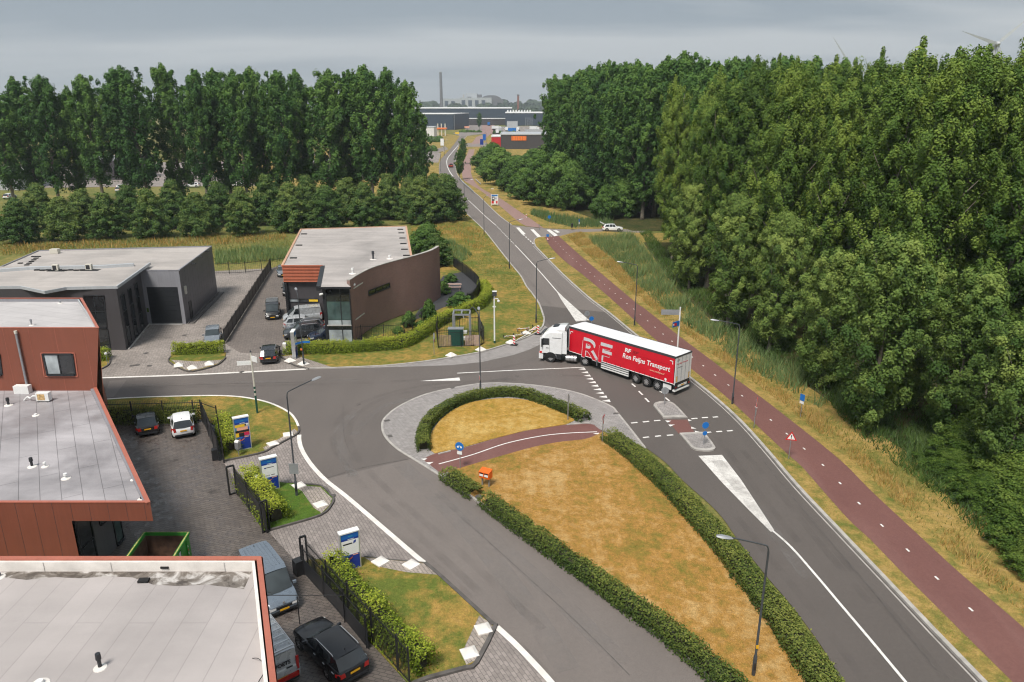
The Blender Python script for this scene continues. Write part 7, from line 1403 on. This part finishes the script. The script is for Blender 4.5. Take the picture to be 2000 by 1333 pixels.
def rail_(px, label):
    p = smooth(GL(px), 4); o = E('guard_rail', (p[0].x,p[0].y,0), label, 'guard rail', 'bridge guard rails'); m = MB(); m.rail(p, .12, .45, .78); m.build('beam', 'clad_pale', o)
    for q in resample(p, 4.): MB().obox((q.x,q.y,.05), .1, .1, .7).build('post', 'galv', o)
rail_([(898,352),(905,361),(915,369),(925,379)], 'pale guard rail between far road and cycle path'); rail_([(929,354),(939,363)], 'pale guard rail on the wood side of the far cycle path')
# ---------------------------------------------------------------- far buildings and skyline
def fbox(name, label, x0, x1, yb, yt, depth, wall='clad_blue_grey', roof='clad_white', cat='building', skew=0., yaw=0.):
    a, b = G(x0,yb), G(x1,yb); h_ = HT((x0,yb), yt); o = E(name, (a.x,a.y,0), label, cat)
    pts = [(a.x,a.y),(b.x,a.y+skew),(b.x+yaw,a.y+depth+skew),(a.x+yaw,a.y+depth)]
    walls(pts, 0, h_, o, wall); m = MB(); m.poly([(p[0],p[1],h_-.05) for p in pts]); m.build('roof', roof, o)
    m = MB(); q = [Vector((p[0],p[1],0)) for p in pts]; m.rail(q+[q[0]], .5, h_-.3, h_+.25); m.build('coping', roof, o); return o, a, b, h_
o, a, b, h_ = fbox('far_warehouse', 'blue-grey warehouse box left of the far road', 760, 886, 254, 223, 55, yaw=12)
m = MB(); c_, d_ = G(887,254.3), G(903,247); m.add([(c_.x,c_.y,0),(d_.x,d_.y,0),(d_.x,d_.y,h_),(c_.x,c_.y,h_)], [(0,1,2,3)]); m.build('pale_end_wall', 'clad_pale', o)
fbox('far_warehouse', 'very long dark warehouse across the far background', 700, 1000, 240, 212, 160)
o, a, b, h_ = fbox('far_warehouse', 'dark warehouse with white roof edge at the right of the background', 987, 1150, 246, 221, 90)
for i in range(9): x = a.x+2+i*3.2; m = MB(); m.box(x,x+1.6,a.y+6,a.y+6.4,h_,h_+3.2); m.build('roof_panel', 'clad_white', o)
for i in range(4): m = MB(); x = G(1027+i*4,246).x; m.box(x-.1,x+.1,a.y-2,a.y-1.8,0,9); m.build('flag_mast', 'white_metal', o)
fbox('far_loading_dock', 'low dark loading dock with white canopy in the background', 906, 992, 245, 232, 14, 'clad_dark', 'clad_white'); fbox('far_office', 'small pale office block before the far warehouse', 990, 1011, 251, 236, 12, 'clad_pale', 'clad_blue_grey')
fbox('far_shop', 'white petrol station shop left of the far road', 815, 848, 273, 249, 22, 'clad_white', 'clad_pale'); o, a, b, h_ = fbox('far_hall', 'dark hall with an orange sign right of the far cycle path', 978, 1110, 292, 263, 35, 'clad_dark', 'clad_pale')
m = MB(); c1, c2 = GY(999,275,a.y-.1), GY(1028,275,a.y-.1); m.box(c1.x,c2.x,a.y-.2,a.y-.1,h_-3.4,h_-.9); m.build('orange_sign', 'sign_orange', o)
for i in range(6): x = c1.x+(c2.x-c1.x)*(i+.5)/6; m = MB(); m.box(x-.12,x+.12,a.y-.24,a.y-.2,h_-3.4,h_-.9); m.build('sign_gap', 'clad_red_pale', o)
fbox('far_shed', 'small red-fronted shed with white roof beside the dark hall', 960, 978, 287, 267, 20, 'letter_red', 'clad_white')
b = G(870,266); o = E('petrol_canopy', (b.x,b.y,0), 'petrol station canopy with orange band by the far road', 'canopy')
x0, x1 = G(853,266).x, G(872,266).x; m = MB(); m.box(x0,x1,b.y,b.y+9,5.2,6.2); m.build('canopy', 'sign_orange', o)
for x in np.linspace(x0+1,x1-1,3): m = MB(); m.box(x-.4,x+.4,b.y+.5,b.y+1.3,0,9.5 if True else 5); m.build('pylon', 'offwhite', o)
# chimney, plant, tower on the horizon
YP = 2600.
def px_at(x, y, Y): return GY(x, y, Y)
c_ = px_at(862,196,YP); t_ = px_at(862,142,YP); m = MB(); o = E('chimney', (c_.x,YP,0), 'tall thin grey chimney on the horizon', 'chimney'); m.ring([(c_.x,YP,0),(c_.x,YP,t_.z*.55),(c_.x,YP,t_.z)], [5.6,4.8,4.2], 14); m.build('stack', 'clad_grey', o, smooth_ang=60); m = MB(); m.ring([(c_.x,YP,t_.z),(c_.x,YP,t_.z+2)], 4.6, 14); m.build('rim', 'concrete', o)
def blk(o, x0, x1, yt, dep, mat, dy=0., nm='block', rnd=False):
    a, b = px_at(x0,200,YP+dy), px_at(x1,200,YP+dy); z = px_at(x0,yt,YP+dy).z; m = MB(); m.box(a.x,b.x,YP+dy,YP+dy+dep,0,z); p = m.build(nm, mat, o)
    for k in range(int((b.x-a.x)//22)): q = MB(); x = a.x+6+k*22; q.box(x,x+12,YP+dy-.6,YP+dy-.1,z*.3,z*.78); q.build('window_band', 'clad_blue_grey', p)
o = E('power_plant', (*px_at(930,200,YP).xy,0), 'pale blocky power plant on the horizon right of the chimney', 'building')
blk(o, 865, 898, 193, 60, 'clad_pale'); blk(o, 898, 960, 191, 80, 'clad_pale', -30); blk(o, 910, 932, 182.5, 60, 'clad_pale', 20, 'boiler_house'); blk(o, 930, 940, 185, 60, 'clad_grey', 22, 'boiler_house'); blk(o, 904, 907, 185, 10, 'concrete', 5, 'stack')
a, b = px_at(941,200,YP+60), px_at(983,200,YP+60); zt_ = px_at(960,186.5,YP+60).z; m = MB(); n = 12; pr_ = [(a.x+(b.x-a.x)*k/n, zt_*(1-(.28*abs(2*k/n-.85)**3))) for k in range(n+1)]
m.add([(x,YP+60,0) for x,_ in pr_]+[(x,YP+60,z) for x,z in pr_]+[(x,YP+160,z) for x,z in pr_], [(k,k+1,n+2+k,n+1+k) for k in range(n)]+[(n+1+k,n+2+k,2*n+3+k,2*n+2+k) for k in range(n)]); m.build('storage_hall', 'clad_grey', o)
c_ = px_at(1012,200,1900.); t_ = px_at(1012,185,1900.); o = E('water_tower', (c_.x,1900,0), 'small square tower on the horizon near the wood', 'tower'); m = MB(); m.box(c_.x-2.4,c_.x+2.4,1898,1903,0,t_.z); m.build('shaft', 'clad_red', o); m = MB(); m.box(c_.x-3,c_.x+3,1897.5,1903.5,t_.z-3,t_.z); m.build('head', 'clad_grey', o)
# wind turbines behind the wood
def turbine(hub_px, Y, tips, label):
    hb = GY(*hub_px, Y); o = E('wind_turbine', (hb.x,Y,0), label, 'wind turbine', 'wind turbines behind the wood'); m = MB(); m.ring([(hb.x,Y+2,0),(hb.x,Y+2,hb.z)], [2.3,1.2], 14); m.build('tower', 'clad_pale', o, smooth_ang=60)
    m = MB(); m.box(hb.x-1.6,hb.x+1.6,Y,Y+8,hb.z-1.6,hb.z+1.8); m.build('nacelle', 'clad_pale', o); m = MB(); m.ring([(hb.x,Y,hb.z),(hb.x,Y-1.5,hb.z),(hb.x,Y-2.6,hb.z)], [1.6,1.4,.3], 12); m.build('hub', 'clad_pale', o)
    for an, L in tips:
        d_ = Vector((math.cos(an),0,math.sin(an))); n_ = Vector((-d_.z,0,d_.x)); c = Vector((hb.x,Y-1,hb.z)); m = MB(); secs = []
        for t, w in ((.03,.7),(.15,1.7),(.5,1.1),(1.,.15)): q = c+d_*L*t; secs.append([q-n_*w*.4+Vector((0,-.25*w,0)), q+n_*w, q-n_*w*.4+Vector((0,.25*w,0)), q-n_*w*.4+Vector((0,-.25*w,0))])
        loft(m, secs); m.build('blade', 'clad_pale', o)
turbine((1948,86), 560., ((R(163),28),(R(43),28),(R(-77),28)), 'wind turbine with two blades showing above the wood at the right'); turbine((1672,146), 700., ((R(129),40),(R(9),40),(R(249),40)), 'wind turbine showing one blade tip above the wood')
mb = MB(); mb.poly(GL([(-400,372),(760,360),(830,352),(838,330),(800,310),(-500,330)], .02)); mb.poly(GL([(800,318),(856,318),(862,300),(812,284),(790,290)], .06)); mb.poly(GL([(960,268),(1100,268),(1100,246),(965,248)], .1)); struct(mb, 'far_parking', 'pavers_yard')
# sheds, cars and fields glimpsed through the left poplar row
for i, (x0,x1,yb,yt,w,rf,lb) in enumerate(((150,260,352,312,'clad_dark','clad_pale','dark shed with pale roof glimpsed between the left poplars'),(600,720,352,318,'clad_dark','clad_grey','dark low hall glimpsed behind the middle of the poplar row'),(-60,40,372,338,'clad_pale','clad_white','pale hall at the far left behind the poplar row'))): fbox('distant_hall', lb, x0, x1, yb, yt, 18, w, rf)
random.seed(3); pj = None
spots = [(20,388),(236,374),(242,370),(378,366),(460,364),(600,350),(612,350),(470,332),(486,330),(540,310),(596,306),(610,305),(440,346),(395,342),(815,292),(822,300),(812,312),(826,318),(832,308),(818,326),(1000,284),(978,250),(986,252),(994,250)]
for i, (x, y) in enumerate(spots):
    p = G(x,y); nm_ = 'distant_car'; yaw = random.choice((.1,1.6,.2,3.2))
    lb = f'{ordinal(i+1)} tiny pale parked car glimpsed far behind the trees'
    if pj is None:
        pj = V(nm_, p, yaw, lb, 'distant parked cars'); hatch(pj, 'paint_white', L=4.3, W=1.8, H=1.5)
    else: c = copy_tree(pj); c.location = (p.x,p.y,.02); c.rotation_euler.z = yaw; c['label'] = lb
pj = None
for i, (x, y) in enumerate(((968,254),(978,258),(990,257),(1001,259),(1012,256),(1035,262),(1042,255),(955,246),(972,262),(1050,262))):
    p = G(x,y); lb = f'{ordinal(i+1)} far lorry from the left on the background yard'
    o = E('distant_lorry', (p.x,p.y,0), lb, 'lorry', 'lorries on the far yard', random.choice((.05,.1,1.5)), local=True); mt_ = ['paint_white','paint_silver','paint_white','sign_blue'][i % 4]
    m = MB(); m.box(-4,3,-1.25,1.25,1.1,3.8); m.build('box_body', mt_, o); m = MB(); m.box(3.3,5.2,-1.2,1.2,.6,3.3); m.build('cab', 'paint_white', o); m = MB(); m.box(-3.5,5,-1,1,.5,1.1); m.build('chassis', 'dark_paint', o)
    for x_ in (-2.8,-1.6,4.2): m = MB(); m.ring([(x_,-1.25,.5),(x_,1.25,.5)], .5, 10); m.build('wheel', 'rubber', o)
for i, (x, y, w_, h_, mt_) in enumerate(((893,264,3.2,2.2,'sign_yellow'),(946,281,2,6,'sign_mid_blue'),(941,289,2,5,'sign_deep_blue'),(864,292,2,6,'sign_white'),(912,252,5,2.5,'sign_salmon'))):
    p = G(x,y); o = E('roadside_sign', (p.x,p.y,0), ['yellow sign on the far roundabout','tall blue sign right of the far cycle path','short dark blue sign below the tall blue one','white sign left of the far road','orange-white board behind the far roundabout'][i], 'sign', local=True); m = MB(); m.box(-w_/2,w_/2,-.15,.15,h_*.35,h_); m.build('panel', mt_, o)
    for x_ in (-w_*.35,w_*.35): m = MB(); m.box(x_-.1,x_+.1,-.1,.1,0,h_*.4); m.build('leg', 'galv', o)
# far woods and hedgerows: masses of foliage
rng = np.random.default_rng(31)
def mass(name, runs, mat, leaf):
    Cs, Ns, Ss, Ts = [], [], [], []
    for x0, x1, yb, hh, n in runs:
        for k in range(n):
            x = x0+(x1-x0)*rng.random(); p = G(x, yb*(1)+rng.normal()*.15); H_ = hh*(.55+.6*rng.random()); w = H_*(.5+.35*rng.random()); q = 90
            d = unit(q); d[:,2] = np.abs(d[:,2])*1.0; C = d*np.array([w,w,H_*.9])*(.72+.3*rng.random((q,1))); C[:,2] += H_*.1; C += np.array([p.x,p.y,0]); Cs.append(C); Ns.append(d+unit(q)*.4); Ss.append(np.full(q, leaf*H_)*(.7+.6*rng.random(q))); Ts.append(np.clip(.5+rng.normal()*.2+d[:,2]*.2-.1, 0, 1)*np.ones(q))
    me = leaf_mesh(name, np.concatenate(Cs), np.concatenate(Ns), np.concatenate(Ss), np.concatenate(Ts), mat, .8); o = link_mesh(name, me); o['kind'] = 'stuff'; return o
mass('far_woodland', [(-200,2200,206.5,24,120),(-200,2200,210,22,120),(815,1070,213.5,27,60),(815,1070,216,20,40),(-300,820,218,18,110),(-300,800,228,15,80),(-200,200,262,12,30),(1060,2200,216,18,50),(780,1060,224,13,34)], 'leaf_fartree', .34)
mass('roundabout_planting', [(897,940,259,2.2,26)], 'leaf_shrub', .3); mass('roadside_scrub', [(840,862,278,3.5,14),(836,850,296,3,10),(960,1010,262,2.5,10)], 'leaf_shrub', .3)
# ---------------------------------------------------------------- haze: the air itself
hzm = bpy.data.materials.new('haze_air'); hzm.use_nodes = True; t_ = hzm.node_tree; t_.nodes.clear(); ho = t_.nodes.new('ShaderNodeOutputMaterial'); hv = t_.nodes.new('ShaderNodeVolumePrincipled'); t_.links.new(hv.outputs[0], ho.inputs['Volume'])
hv.inputs['Color'].default_value = (.80,.88,.95,1); hv.inputs['Density'].default_value = HAZE_D; hv.inputs['Anisotropy'].default_value = .1; MT['haze_air'] = hzm
m = MB(); m.box(-6100, 6100, -350, 7100, -1.06, 215); hz_ = m.build('haze', 'haze_air'); hz_['kind'] = 'stuff'
